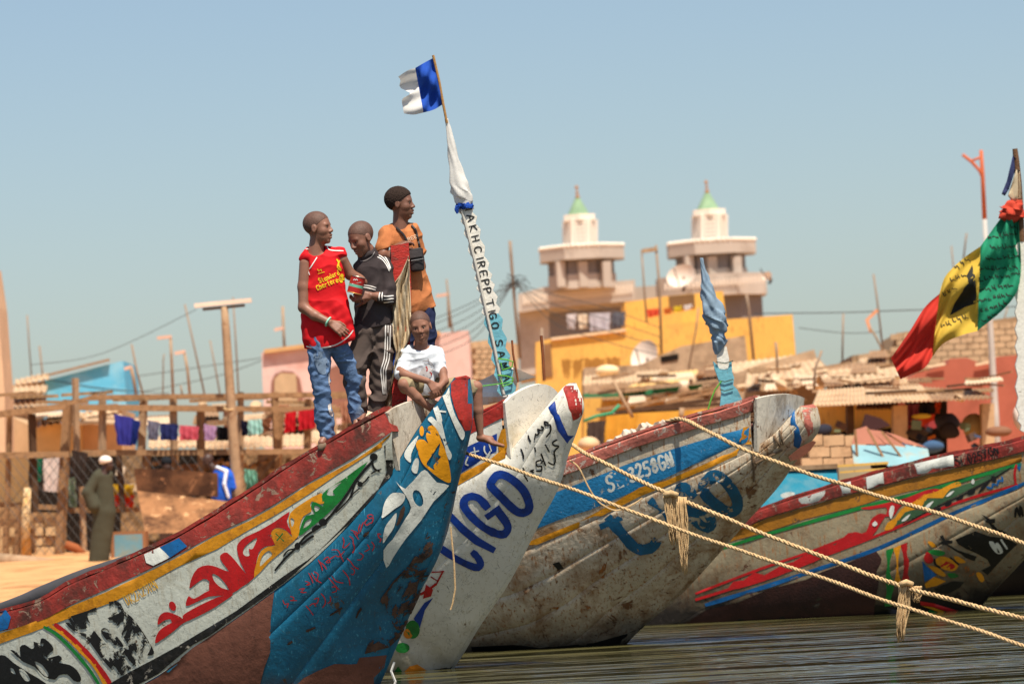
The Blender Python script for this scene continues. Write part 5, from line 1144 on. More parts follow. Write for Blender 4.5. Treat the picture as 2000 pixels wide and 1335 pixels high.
film(ja, [Z8(st([(700,745),(760,752),(830,770)], 8))], M_PIPE, 'chest_stripe', jac, 5, .003); film(ja, [Z8(st([(705,765),(760,775),(825,790)], 8))], M_PIPE, 'chest_stripe', jac, 5, .003)
film(ja, [Z8(st([(690,525),(740,515),(790,480),(815,440)], 7))], mat('grey_trim', (150, 142, 138), rough=.8, bump=0), 'collar_trim', jac, 5, .003)
for off_ in (0, 1): film(ja, [Z8(st([(868 + 22 * off_,820),(862 + 24 * off_,850),(862 + 26 * off_,885)], 9))], M_PIPE, 'cuff_stripe', jac, 5, .003)
G = SDF((660, 620, -60), (790, 825, 60)); G.chain([(712, 655, -2), (696, 710, -10), (693, 745, -12), (704, 792, -6)], [25, 23, 20, 15], 6); G.chain([(746, 655, 4), (745, 710, 2), (742, 750, 2), (735, 802, 4)], [24, 22, 19, 17], 6); G.cone((712, 650, 0), (748, 646, 2), 24, 22, 8)
G.folds(4.08, 1.06, 7, .6); G.mod(lambda f, X, Y, Zz: np.maximum(f, np.maximum(Y - (796 + .30 * (X - 700)), 628 - Y)))
tr = G.mesh('trousers', dB2, M_TRACKP, boy); tq = bvh_of([tr])
for off_ in (0, 1, 2): film(tq, [st([(753 + 4.5 * off_,636),(752 + 4.6 * off_,670),(750 + 4.8 * off_,700),(744 + 4.8 * off_,722),(746 + 3.5 * off_,745),(748 + 2.5 * off_,768)], 2.0)], M_PIPE, 'side_stripe', tr, 5, .003)
# the tin in his hand
can = empty('tin_can', P(694, 572, dB2 - .16), 'red and green labelled food tin held by the boy in the tracksuit', 'tin can')
ax = Vector(nrm((P(699, 541, dB2) - P(691, 574, dB2)))); c0 = P(692, 573, dB2 - .175); rr_ = pr(14.5, dB2); hh = pr(34, dB2); sx = ax.orthogonal().normalized(); sy = ax.cross(sx)
def ring(t, r): return [c0 + ax * hh * t + (sx * math.cos(a) + sy * math.sin(a)) * rr_ * r for a in [2 * math.pi * i / 24 for i in range(24)]]
def canband(name, ts, m_):
    grid_mesh(name, [ring(t, r) + [ring(t, r)[0]] for t, r in ts], m_, can)
M_TINM = mat('bare_tin', (190, 180, 165), rough=.35, metal=.9, var=.1, bump=.1)
canband('label', [(.05, 1), (.36, 1)], mat('tin_red', (176, 40, 36), rough=.4, var=.1)); canband('label', [(.36, 1.0), (.52, 1.0)], mat('tin_green', (110, 178, 150), rough=.4, var=.1)); canband('label', [(.52, 1), (.95, 1)], mat('tin_red', (176, 40, 36)))
canband('rim', [(.95, 1), (.96, 1.05), (1, 1.05), (1, .96), (.1, .95)], M_TINM); canband('rim', [(.05, 1), (.04, 1.05), (0, 1.05), (0, .95), (.03, .9), (.03, .001)], mat('tin_base_yellow', (196, 150, 80), rough=.4, metal=.6, var=.15))
cb = bvh_of([o for o in can.children]); film(cb, [Z8(st([(622,700),(632,690),(640,702),(650,690),(660,702)], 6)), Z8(stroke_poly([(612,735),(690,722)], 6))], M_PIPE, 'label_lettering', can, 3, .001)

# ------------------------------------------------------------------ boy in the orange shirt
dB3 = d1 + 0.17
boy = empty('person', P(800, 800, dB3), 'tallest boy in orange brown shirt, leaning on the red plank and looking right', 'person', GB)
G = SDF((715, 350, -70), (880, 830, 60)); H = Head((782, 397, 0), 64, (.97, -.02, -.24)); H.grow(G)
G.cone((782, 405, 3), (782, 452, 2), 13.5, 16, 7); G.cone((756, 460, 0), (806, 456, 8), 12, 12, 8); G.cone((788, 470, 4), (800, 600, 4), 26, 28, 8, 1.4)
G.chain([(752, 462, -6), (747, 500, -22), (762, 500, -38), (772, 484, -36)], [12, 10, 8.5, 6.5], 5)
hand(G, (772, 482, -34), (.70, -.35, .25), (.1, .95, .2), 46, -1, (.55, .6, .6, .65), .10, .15)
G.chain([(812, 462, 14), (822, 520, 20), (815, 575, 24)], [11, 9, 7], 5); hand(G, (815, 575, 24), (-.1, 1, 0), (-1, 0, 0), 44, 1)
G.chain([(792, 620, 4), (782, 710, 0), (778, 800, 4)], [18, 13, 9], 5); G.chain([(828, 620, 8), (836, 710, 8), (832, 805, 8)], [18, 13, 9], 5); foot(G, (778, 800, 6), (776, 812, -26), (0, -1, 0), 9, 1); foot(G, (832, 805, 10), (836, 812, -24), (0, -1, 0), 9, 1)
G.mesh('body', dB3, M_SK3, boy); H.extras(dB3, boy, mat('curly_black_hair', (52, 40, 34), rough=.9, var=.4, vs=90, bump=.8, bs=150, spec=.15), .032, True)
G = SDF((720, 425, -60), (870, 640, 60)); G.cone((786, 472, 4), (802, 590, 3), 34, 41, 6, 1.35); G.cone((757, 456, -1), (806, 450, 8), 16, 15, 6); G.cone((770, 444, 4), (796, 444, 6), 9, 9, 8); G.cone((756, 462, -4), (748, 484, -14), 16, 17, 5); G.cone((826, 560, 4), (838, 596, 4), 14, 13, 8); G.cone((811, 458, 12), (819, 490, 18), 13, 14, 5)
G.folds(2.21, 1.12, 9, .35)
def ts3(f, X, Y, Zz):
    f = np.maximum(f, Y - (624 - .42 * (X - 790))); f = np.maximum(f, 16 - np.sqrt((X - 782) ** 2 + (Y - 431) ** 2 + (Zz + 4) ** 2)); return np.maximum(f, np.where(X < 762, Y - (490 - .35 * (X - 740)), -99))
G.mod(ts3); t3_ = G.mesh('shirt', dB3, M_TEEO, boy); tb3 = bvh_of([t3_]); Z1 = Z(550, 350, .412)
film(tb3, text_polys('REE', (797,470), (814,464), 6, 1.2), mat('pale_print', (220, 190, 160), rough=.8, wear=(.2, 30), bump=0), 'faded_lettering', t3_, 5, .003)
G = SDF((755, 585, -40), (870, 800, 60)); G.chain([(794, 610, 4), (785, 700, 0), (780, 790, 4)], [24, 19, 15], 5); G.chain([(828, 606, 6), (836, 690, 8), (834, 790, 8)], [22, 17, 14], 5); G.folds(2.72, 1.12, 11, .6); G.mod(lambda f, X, Y, Zz: np.maximum(f, 596 - Y)); G.mesh('trousers', dB3, M_NAVY, boy)
pou = empty('neck_pouch', P(813, 506, dB3 - .12), 'small black zipped pouch hanging from the neck of the boy in orange', 'pouch')
M_PCH = mat('black_leather', (48, 44, 44), rough=.55, var=.2, bump=.3); dp = dB3 - .115
plate('bag', [(798,487),(822,483),(826,486),(829,524),(826,528),(806,531),(802,527)], lambda x, y: dp - .012 * math.cos((x - 813) * .1), .03, M_PCH, pou, 5, smooth=True)
plate('flap', [(799,489),(823,485),(825,500),(801,504)], dp - .02, .008, mat('grey_flap', (74, 68, 68), rough=.6), pou); MB().tube(ppath([(803,509),(815,507),(827,505)], dp - .018), pr(.9, dp), 5).build('zip', M_TINM, pou)
for pts in ([(770,438),(778,448),(788,458),(794,470),(799,487)], [(804,440),(812,450),(816,466),(820,484)]):
    hp = []
    for q in crom(pts, False, 4):
        h, n_, _, _ = tb3.ray_cast(CAM, pdir(*q)); hp.append((h if h else P(q[0], q[1], dB3 - .07)) - pdir(*q) * .012)
    MB().tube(hp, pr(2.2, dB3), 6).build('strap', M_PCH, pou)

# ------------------------------------------------------------------ small boy seated on the bow
bt = b1.bulk_rows[0][6]; dB4 = px_of(bt)[2] + 0.02
boy = empty('person', P(822, 770, dB4), 'small boy in white t-shirt and khaki shorts sitting astride the teal bow', 'person', GB)
G = SDF((750, 590, -90), (1000, 895, 70)); H = Head((821, 638, -4), 62, (-.06, .14, -.98), (-.16, -1, 0)); H.grow(G)
G.cone((822, 664, 2), (824, 688, 4), 12.5, 14, 6); G.cone((800, 692, 4), (850, 692, 4), 11, 11, 8); G.cone((824, 700, 6), (828, 752, 12), 24, 26, 8, 1.3)
G.chain([(796, 694, 2), (783, 724, -14), (790, 731, -24), (836, 744, -44)], [11, 9, 8.5, 6], 5); hand(G, (837, 745, -44), (.62, .74, -.1), (-.3, .25, .9), 40, 1, (.28, .3, .32, .36), .10, .05)
G.chain([(853, 695, 2), (864, 726, -12), (868, 744, -26), (858, 756, -40)], [11, 9, 8, 6], 5); hand(G, (860, 754, -40), (-.5, .6, -.2), (-.3, -.3, .9), 36, 1, (.4, .4, .4, .4))
G.chain([(818, 752, 12), (789, 751, -36), (815, 776, -32), (841, 797, -24)], [15, 11.5, 9.5, 6.5], 4); foot(G, (842, 796, -20), (872, 800, -24), (0, -1, 0), 8, 1, 6)
G.chain([(842, 754, 14), (930, 756, 6), (933, 800, 8), (938, 846, 10)], [15, 12, 10.5, 6.5], 4); foot(G, (937, 856, 12), (981, 868, -2), (.15, -1, 0), 8, 1, 7.5)
G.mesh('body', dB4, M_SK4, boy); H.extras(dB4, boy, M_HAIR)
G = SDF((755, 655, -60), (890, 790, 70)); G.cone((824, 698, 6), (828, 752, 12), 30, 33, 6, 1.25); G.cone((798, 688, 4), (852, 688, 4), 14, 14, 6); G.cone((796, 694, 2), (785, 728, -10), 15, 16, 5); G.cone((854, 694, 2), (861, 724, -8), 14, 13, 5)
G.folds(1.70, 1.25, 13, .4)
def ts4(f, X, Y, Zz):
    f = np.maximum(f, 20 - np.sqrt((X - 822) ** 2 + (Y - 668) ** 2 + (Zz + 2) ** 2)); f = np.maximum(f, Y - 772); f = np.maximum(f, np.where(X < 800, Y - (744 - .3 * (X - 780)), -99)); return np.maximum(f, np.where(X > 850, Y - 738, -99))
G.mod(ts4); tee = G.mesh('t_shirt', dB4, M_TEEW, boy); tb4 = bvh_of([tee]); Z9 = Z(730, 580, .2397)
film(tb4, [Z9(st(q, 7, 2)) for q in ([(400,520),(440,520),(480,545)], [(410,540),(450,545),(490,560)], [(440,500),(450,530)], [(380,620),(420,640),(460,650)], [(390,590),(440,600)], [(470,600),(490,580)])], mat('grey_print', (150, 140, 140), rough=.8, wear=(.2, 30), bump=0), 'printed_lettering', tee, 5, .003)
film(tb4, [Z9(S([(370,630),(400,580),(440,555),(470,590),(470,640),(430,660)]))], mat('pale_patch_print', (206, 200, 196), rough=.8, wear=(.25, 20), bump=0), 'printed_patch', tee, 5, .003)
film(tb4, [Z9(st([(425,565),(435,585),(430,600)], 9)), Z9(st([(455,610),(468,620),(465,635)], 9))], mat('red_print', (180, 50, 50), rough=.8, bump=0), 'red_print_lines', tee, 5, .004)
G = SDF((760, 715, -70), (960, 800, 70)); G.cone((820, 752, 10), (795, 751, -28), 21, 18, 6); G.cone((842, 754, 14), (922, 757, 7), 20, 16.5, 6); G.cone((818, 756, 14), (844, 756, 14), 22, 22, 6); G.folds(2.55, 1.25, 15, .5)
G.mod(lambda f, X, Y, Zz: np.maximum(f, 735 - Y)); G.mesh('shorts', dB4, M_SHORTS, boy)
# ================================================================== the shore behind: sheds, houses, mosque
def m2(name, c, **k): return mat(name, c, **{**dict(rough=.9, var=.14, vs=2.0, bump=.3, bs=10, spec=.12), **k})
M_PLANK = m2('grey_brown_timber', (158, 122, 88), var=.28, vs=5, dirt=((96, 70, 48), .4, 5))
M_PLANKD = m2('dark_timber', (84, 62, 46), var=.3, vs=5)
M_POLE = m2('pale_pole_wood', (172, 142, 112), var=.25, vs=4, dirt=((120, 84, 56), .35, 4))  # pale brown wood with darker patches
M_TIN = m2('rusty_corrugated_tin', (206, 176, 140), var=.18, vs=1.5, dirt=((150, 102, 66), .42, 1.6), rough=.7)
M_TIND = m2('old_tin', (170, 136, 104), var=.2, vs=1.5, dirt=((110, 76, 50), .45, 1.6), rough=.75)
M_REED = m2('reed_thatch', (164, 130, 94), var=.4, vs=8, dirt=((88, 64, 44), .5, 7))
M_MUD_ = m2('mud_brick', (206, 170, 126), var=.16, vs=5, dirt=((150, 112, 76), .3, 4))
M_BLOCK = m2('cement_block', (196, 164, 128), var=.12, vs=4, dirt=((150, 120, 90), .3, 3))
M_MORT = m2('mortar', (160, 132, 102))
M_STONE = m2('grey_stone_wall', (184, 156, 126), var=.2, vs=3, dirt=((130, 104, 80), .4, 2))
M_WIRE = m2('wire', (84, 82, 80), bump=0)
M_DARK = m2('inside_shade_tone', (36, 29, 24), var=.3)  # near-black tone painting the shade inside sheds, stalls and openings
def th(o, label, cat, group=None): return tag(o, label, cat, group)
def pole(name, pts, d, r, m, label, cat='pole', group=None, parent=None):
    q = ppath(pts, d); rr = [pr(x, d) for x in r] if isinstance(r, (list, tuple)) else pr(r, d)
    o = MB().tube(q, rr, 8).build(name, m, parent, True)
    return o if parent is not None else th(o, label, cat, group)
def cloth(name, quad, d, c, label, cat='cloth', folds=5, group='washing and cloth hung on the shore', m=None):
    (x0, y0), (x1, y1), (x2, y2), (x3, y3) = quad; rows = []; a = pr(3.5, d)
    for i in range(7):
        v = i / 6; r = []
        for j in range(folds * 4 + 1):
            u = j / (folds * 4); x = (x0 * (1 - u) + x1 * u) * (1 - v) + (x3 * (1 - u) + x2 * u) * v; y = (y0 * (1 - u) + y1 * u) * (1 - v) + (y3 * (1 - u) + y2 * u) * v
            r.append(P(x + 1.2 * math.sin(i * 2 + j), y, d + a * (.3 + v) * math.sin(u * folds * 6.28 + x0)))
        rows.append(r)
    return th(grid_mesh(name, rows, m or m2('cloth_%d_%d_%d' % c, c, var=.1, vs=4, rough=.95, trans=.15), thick=.01), label, cat, group)
def corr(name, quad, d0_, d1_, m, parent=None, waves=20, amp=2.0, lab=None, cat='roof', group=None):
    """corrugated sheet: quad = near-left, near-right, far-right, far-left; d0 near edge distance, d1 far edge distance"""
    (a, b, c, e) = quad; n = waves * 4; rows = []
    for i in range(3):
        v = i / 2; d = d0_ + (d1_ - d0_) * v; r = []
        for j in range(n + 1):
            u = j / n; x = (a[0] * (1 - u) + b[0] * u) * (1 - v) + (e[0] * (1 - u) + c[0] * u) * v; y = (a[1] * (1 - u) + b[1] * u) * (1 - v) + (e[1] * (1 - u) + c[1] * u) * v
            r.append(P(x, y, d) + Vector((0, 0, pr(amp, d) * math.sin(j * math.pi / 2 + .4))))
        rows.append(r)
    o = grid_mesh(name, rows, m, parent, thick=.02)
    return th(o, lab, cat, group) if lab else o

# ---------------------------------------------------------------- wooden rack on the beach
dR = 71.0
rack = empty('drying_rack', P(300, 1080, dR), 'long two storey rack of grey timber poles on the beach at left', 'rack')
def beam(x0, y0, x1, y1, d, w_, h_, m=M_PLANK, name='beam', par=None):
    return MB().beam(P(x0, y0, d), P(x1, y1, d), pr(w_, d), pr(h_, d)).build(name, m, par or rack)
for i, (x0, y0, x1, y1, w_) in enumerate([(-30,812,130,793,14),(128,790,190,772,8),(155,795,450,798,13),(446,798,705,800,12),(-30,889,135,887,13),(160,884,480,882,12),(480,882,700,880,12),(190,775,480,772,9),(470,772,700,768,9)]):
    beam(x0, y0, x1, y1, dR - .1 + .02 * (i % 3), w_, w_ * .9)
for i in range(14):     # loose poles of the upper deck, running away from us and along
    x0 = -30 + i * 50; y = 768 + (i % 3) * 6 + random.uniform(-3, 3); beam(x0, y + 4, x0 + random.uniform(90, 160), y + random.uniform(-4, 6), dR + .3 + .25 * (i % 5), 6, 6, M_REED if i % 2 else M_PLANK, 'roof_pole')
for (x0, y0, x1, y1, w_, m) in [(19,812,12,1084,8,M_PLANK),(62,808,68,1000,12,M_PLANKD),(133,780,116,1087,15,M_PLANK),(147,738,150,880,10,M_POLE),(200,766,200,884,11,M_POLE),(281,775,276,884,12,M_POLE),(338,770,340,884,11,M_POLE),(392,795,392,884,12,M_PLANK),(470,765,470,1000,9,M_POLE),(536,765,541,884,12,M_PLANK),(548,800,540,1000,10,M_PLANK),(602,778,600,884,11,M_PLANK),(650,790,654,884,9,M_POLE),(286,886,283,1000,12,M_PLANK),(342,886,342,1000,10,M_PLANK),(392,886,396,1000,10,M_PLANK),(232,886,240,1000,9,M_PLANKD),(160,950,164,1085,9,M_POLE),(36,985,34,1085,9,M_PLANK)]:
    beam(x0, y0, x1, y1, dR + random.uniform(-.05, .4), w_, w_, m, 'post')
beam(245, 808, 285, 850, dR + .3, 8, 8, M_POLE, 'brace'); beam(-20, 984, 132, 992, dR + .5, 10, 10); beam(130, 996, 290, 994, dR + .8, 10, 10); beam(675, 790, 668, 884, dR + .1, 9, 9, M_POLE, 'brace')
# wire netting hung on the left of the rack
mb = MB()
for i in range(26):
    a = -60 + i * 18; mb.tube([P(a, 890, dR - .4), P(a + 150, 1085, dR - .4)], pr(.7, dR), 3, False); mb.tube([P(a + 150, 890, dR - .4), P(a, 1085, dR - .4)], pr(.7, dR), 3, False)
o = mb.build('wire_netting', M_WIRE, rack); o['kind'] = 'stuff'
# lamp on a pole
lamp = empty('street_lamp', P(466, 1000, dR - .6), 'wooden lamp post with a long pale fluorescent batten on top', 'lamp')
pole('post', [(470,1040),(462,940),(452,800),(441,640),(438,598)], dR - .6, [11,11,9.5,8,7], M_POLE, '', parent=lamp)
MB().beam(P(380, 597, dR - .6), P(491, 586, dR - .6), pr(14, dR), pr(8, dR)).build('lamp_batten', m2('white_lamp_housing', (232, 206, 186)), lamp); MB().beam(P(396, 604, dR - .6), P(478, 596, dR - .6), pr(10, dR), pr(5, dR)).build('bracket', M_PLANKD, lamp)
MB().tube([P(448 + 10 * math.cos(t), 797 + 3 * math.sin(t), dR - .6 - .09 * math.sin(t)) for t in [6.28 * i / 12 for i in range(13)]], pr(2, dR), 5).build('rope_lashing', M_ROPE, lamp)
# cloths on the rack
for (n_, q, c, lab) in [('hanging_cloth', [(222,808),(262,816),(258,870),(230,868)], (62, 62, 150), 'violet blue cloth hanging in the rack left of the timber brace'), ('hanging_cloth', [(258,818),(274,822),(266,868),(254,868)], (40, 56, 130), 'narrow deep blue cloth beside the violet one on the rack'),
    ('hanging_cloth', [(288,820),(312,824),(308,860),(290,858)], (124, 122, 140), 'grey cloth hanging on the rack between two blue ones'), ('hanging_cloth', [(312,826),(348,828),(346,859),(314,859)], (44, 50, 98), 'navy cloth hanging right of the grey one on the rack'),
    ('hanging_cloth', [(350,830),(388,832),(386,859),(352,859)], (206, 92, 106), 'rose pink cloth hanging on the rack'), ('hanging_cloth', [(398,828),(424,832),(420,860),(400,860)], (190, 150, 186), 'lilac cloth hanging left of the black one'),
    ('hanging_cloth', [(423,832),(447,834),(446,860),(424,860)], (34, 32, 34), 'black cloth hanging just left of the lamp post'), ('hanging_cloth', [(470,820),(483,822),(484,850),(473,850)], (36, 36, 58), 'narrow dark cloth hanging just right of the lamp post'),
    ('hanging_cloth', [(484,820),(510,818),(514,846),(484,850)], (168, 214, 206), 'pale mint cloth hanging right of the lamp post'), ('hanging_cloth', [(510,818),(530,814),(526,840),(514,846)], (130, 84, 60), 'brown cloth hanging beside the pale mint one'),
    ('hanging_cloth', [(557,806),(578,802),(576,842),(556,845)], (196, 30, 40), 'left red cloth on the rack behind the jeans'), ('hanging_cloth', [(582,802),(616,798),(616,836),(584,840)], (186, 34, 44), 'wider red cloth on the rack behind the jeans'),
    ('hanging_cloth', [(664,785),(692,780),(690,824),(668,826)], (170, 120, 96), 'striped brown cloth hanging behind the dark trousers'), ('hanging_cloth', [(84,896),(126,892),(122,962),(86,958)], (232, 214, 206), 'large white cloth hanging below the rack near the left edge'),
    ('hanging_cloth', [(62,896),(83,894),(80,940),(66,940)], (24, 110, 80), 'green cloth hanging beside the large white one'), ('hanging_cloth', [(134,935),(146,930),(150,990),(136,988)], (176, 208, 180), 'narrow mint strip of cloth hanging behind the thick post'),
    ('hanging_cloth', [(216,945),(262,946),(258,972),(218,966)], (206, 164, 40), 'yellow patterned cloth hanging behind the man in the robe'), ('hanging_cloth', [(222,964),(262,966),(260,990),(224,988)], (222, 62, 36), 'bright red cloth under the yellow patterned one'),
    ('hanging_cloth', [(476,915),(500,918),(506,960),(482,962)], (120, 180, 160), 'sea green cloth hanging right of the man in the blue jersey'), ('hanging_cloth', [(140,878),(172,884),(164,936),(142,930)], (66, 54, 48), 'dark brown jacket hanging on the thick post')]:
    cloth(n_, q, dR - .2 if q[0][1] < 880 else dR + .6, c, lab, folds=3)
for (q, c, lab) in [([(-20,893),(56,893),(56,980),(-20,980)], (170, 134, 92), 'burlap sheet covering the lower left of the rack')]:
    cloth('burlap_sheet', q, dR + .7, c, lab, folds=3)
# dark shed body behind the lower storey with reed mat roof
sh = empty('reed_shed', P(330, 1085, 74), 'dark open reed shed standing behind the timber rack', 'shed')
plate('back_wall', [(-40,885),(720,878),(740,1110),(-40,1110)], 75.5, .2, M_REED, sh); plate('interior_shade_sheet', [(290,890),(470,886),(470,990),(290,1000)], 74.8, .1, M_DARK, sh); plate('interior_shade_sheet', [(130,892),(235,890),(235,1090),(130,1090)], 74.6, .1, M_DARK, sh); plate('interior_shade_sheet', [(52,895),(135,893),(135,1000),(52,1000)], 74.9, .1, M_DARK, sh)  # near-black sheets stand in for the shade inside the shed
for k, (x0, x1, y) in enumerate([(290,400,860),(396,500,862),(496,600,858),(596,720,850)]):
    corr('roof_sheet', [(x0, y + 14), (x1, y + 12), (x1 + 3, y - 10), (x0 + 3, y - 8)], 72.2, 74.5, M_TIN, sh, 9, 2)
for k in range(9): MB().beam(P(300 + k * 46, 905 + (k % 3) * 8, 73.6), P(340 + k * 46, 898 + (k % 2) * 10, 74.2), pr(10, 73), pr(7, 73)).build('reed_bundle', M_TIN if k % 2 else M_REED, sh)
for (x0, y0, x1, y1, lab) in [(0, 1010, 34, 1085, 'left stack of mud bricks at the foot of the rack'), (66, 1008, 112, 1085, 'stack of mud bricks between the painted post and the thick post')]:
    stck = empty('brick_stack', P((x0 + x1) / 2, 1085, dR + .5), lab, 'bricks', 'stacks of mud bricks')
    bm = None; hgt = (y1 - y0) / 4
    for r in range(4):
        for c in range(2 if r % 2 else 2):
            wd = (x1 - x0) / 2; cx = x0 + wd * (c + .5) + random.uniform(-2, 2); cy = y0 + hgt * (r + .5)
            MB().box(P(cx, cy, dR + .5 + random.uniform(-.05, .05)), (pr(wd - 3, dR), .35, pr(hgt - 3, dR)), Matrix.Rotation(random.uniform(-.06, .06), 3, 'Z')).build('brick', M_MUD_, stck)
th(pole('painted_post', [(52,1086),(50,1020),(54,952)], dR - .1, [10,9,7], m2('peeling_white_yellow', (216, 184, 140), dirt=((206, 146, 52), .5, 3)), 'post with peeling white and yellow paint before the brick stacks', 'post'), None, None)
pole('log', [(-8,1092),(60,1098),(110,1100)], 68.5, [13,13,9], M_POLE, 'pale log lying on the sand at the left edge', 'log')
pole('log', [(128,1062),(148,1070),(164,1082)], 70.0, [8,9,6], m2('red_brown_log', (150, 86, 52)), 'short red brown log leaning by the thick post', 'log')
# rusty metal sheets, box and table in front of the shed
ob = plate('rusty_sheet', [(262,914),(345,917),(425,923),(426,970),(345,966),(268,962)], 69.5, .03, m2('shaded_brown_rust_sheet', (112, 76, 52), dirt=((66, 44, 32), .6, 3), chip=((150, 104, 72), .25, 4), rough=.6)); th(ob, 'upper rusty brown sheet of metal hung as a screen', 'metal sheet')  # rust, with shading painted in as darker mottling
ob = plate('rusty_sheet', [(268,958),(345,966),(440,978),(462,980),(440,1030),(380,1040),(330,1040),(284,1042)], lambda x, y: 69.45 - (y - 960) * .012, .03, m2('shadowed_light_rust_sheet', (160, 112, 74), dirt=((88, 58, 38), .6, 3), chip=((196, 150, 106), .25, 4), rough=.6), None, 20); th(ob, 'lower lighter rusty sheet sloping out under the brown one', 'metal sheet')  # dark mottling over the rust also paints shadow patterns
box_ = empty('metal_cabinet', P(240, 1095, 67.5), 'low metal cabinet with a worn blue painted panel beside the robed man', 'cabinet')
plate('frame', [(216,1038),(284,1036),(286,1098),(218,1100)], 67.4, .5, m2('rust_frame', (150, 104, 72)), box_); plate('blue_panel', [(223,1044),(278,1042),(279,1092),(224,1094)], 67.39, .01, m2('worn_blue', (108, 148, 160), dirt=((150, 140, 110), .45, 3)), box_); plate('side_panel', [(198,1038),(215,1038),(217,1100),(202,1098)], 67.45, .45, m2('cream_panel', (232, 208, 180)), box_)
# ---------------------------------------------------------------- people on the shore
M_SKF = mat('skin_far', (72, 50, 42), **SKIN)
def far_person(loc, label, d, build, clothes, group='people on the shore'):
    e = empty('person', P(loc[0], loc[1], d), label, 'person', group); G_ = SDF(*build[0], 1.0); build[1](G_); G_.mesh('body', d, M_SKF, e)
    for nm, m_, box__, fn in clothes: C_ = SDF(*box__, 1.0); fn(C_); C_.mesh(nm, d, m_, e)
    return e
def b_robe(G_):
    h_ = Head((210, 905, 0), 27, (.9, .1, -.35)); h_.grow(G_); G_.cone((205, 914, 0), (203, 926, 0), 6, 7, 3); G_.cone((198, 932, 0), (200, 1000, 0), 12, 12, 4, 1.3); G_.chain([(186, 935, -6), (176, 965, -8), (190, 985, -12)], [6, 5, 4], 2); hand(G_, (190, 985, -12), (.8, .4, -.2), (0, 0, 1), 18, 1)
    G_.chain([(193, 1010, 0), (188, 1060, 0), (186, 1103, 0)], [8, 6, 4], 2); G_.chain([(206, 1010, 2), (200, 1060, 2), (200, 1103, 2)], [8, 6, 4], 2); G_.cone((186, 1106, 0), (192, 1108, -8), 4, 3, 1); G_.cone((200, 1106, 2), (206, 1108, -6), 4, 3, 1)
def c_robe(C_):
    C_.cone((203, 932, 0), (204, 1000, 0), 17, 22, 5, 1.3); C_.cone((204, 1000, 0), (193, 1095, 0), 22, 20, 5, 1.2); C_.chain([(190, 930, -3), (172, 962, -8), (183, 988, -12)], [11, 12, 13], 4); C_.cone((194, 924, 0), (214, 926, 0), 9, 7, 4)
    C_.folds(.5, 1.3, 2, .1); C_.mod(lambda f, X, Y, Zz: np.maximum(f, np.maximum(Y - 1102, 9 - np.sqrt((X - 207) ** 2 + (Y - 918) ** 2))))
man = far_person((195, 1108), 'man in long dark olive robe and white cap standing on the sand', 66.5, (((150, 880, -40), (235, 1115, 40)), b_robe),
    [('robe', m2('olive_robe', (74, 72, 58), var=.1), ((148, 905, -45), (240, 1110, 45)), c_robe), ('cap', m2('white_cap', (236, 222, 208)), ((180, 875, -30), (235, 915, 30)), lambda C_: (C_.ell((206, 899, 0), (13, 10, 12), None, 2), C_.mod(lambda f, X, Y, Zz: np.maximum(f, Y - (904 - .25 * (X - 205)))))) ])
def b_blue(G_):
    h_ = Head((406, 900, 0), 28, (-.8, .35, -.4)); h_.grow(G_); G_.cone((413, 910, 0), (424, 922, 0), 7, 8, 3); G_.cone((434, 930, 0), (436, 1000, 0), 16, 15, 4, 1.3); G_.chain([(452, 930, 0), (456, 965, -4), (455, 990, -6)], [7, 6, 4], 2); G_.chain([(432, 1000, 0), (432, 1090, 0)], [9, 6], 2); G_.chain([(442, 1000, 4), (444, 1090, 4)], [9, 6], 2)
far_person((435, 1092), 'man in blue and white striped sports jersey bending behind the rusty sheets', 70.4, (((385, 880, -40), (470, 1100, 40)), b_blue),
    [('jersey', m2('bright_blue_jersey', (40, 92, 196), var=.08), ((400, 905, -40), (475, 990, 40)), lambda C_: (C_.cone((434, 930, 0), (434, 970, 0), 20, 21, 4, 1.2), C_.cone((424, 922, 0), (450, 930, 0), 10, 12, 4), C_.cone((450, 928, 0), (455, 950, -3), 10, 10, 3), C_.folds(1, 1.6, 3), C_.mod(lambda f, X, Y, Zz: np.maximum(f, Y - 980)))),
     ('shoulder_band', m2('white_jersey_band', (226, 228, 236)), ((405, 905, -45), (470, 985, 20)), lambda C_: (C_.chain([(424, 912, -10), (442, 920, -14), (438, 945, -20), (446, 970, -20)], [3.5, 4, 3.5, 3], 2))), ('trousers', m2('dark_work_trousers', (50, 48, 52)), ((415, 975, -30), (465, 1095, 40)), lambda C_: (C_.chain([(432, 985, 0), (432, 1088, 0)], [13, 9], 3), C_.chain([(443, 985, 4), (444, 1088, 4)], [13, 9], 3)))])
def b_hid(G_):
    h_ = Head((325, 908, 0), 27, (.3, .1, -.9)); h_.grow(G_); G_.cone((325, 918, 0), (325, 930, 0), 6, 7, 3); G_.cone((325, 940, 0), (325, 1000, 0), 14, 13, 4); G_.chain([(319, 1000, 0), (319, 1088, 0)], [8, 6], 2); G_.chain([(331, 1000, 0), (331, 1088, 0)], [8, 6], 2)
far_person((325, 1090), 'person in a black cap almost hidden behind the rusty sheets', 70.6, (((300, 885, -30), (350, 1098, 30)), b_hid), [('cap', m2('black_cap', (32, 34, 38)), ((305, 885, -30), (345, 920, 30)), lambda C_: (C_.ell((325, 901, 0), (11, 10, 11), None, 2), C_.mod(lambda f, X, Y, Zz: np.maximum(f, Y - 910)))), ('shirt', m2('dark_shirt', (60, 54, 52)), ((300, 920, -30), (350, 1010, 30)), lambda C_: C_.cone((325, 940, 0), (325, 1000, 0), 17, 17, 3))])

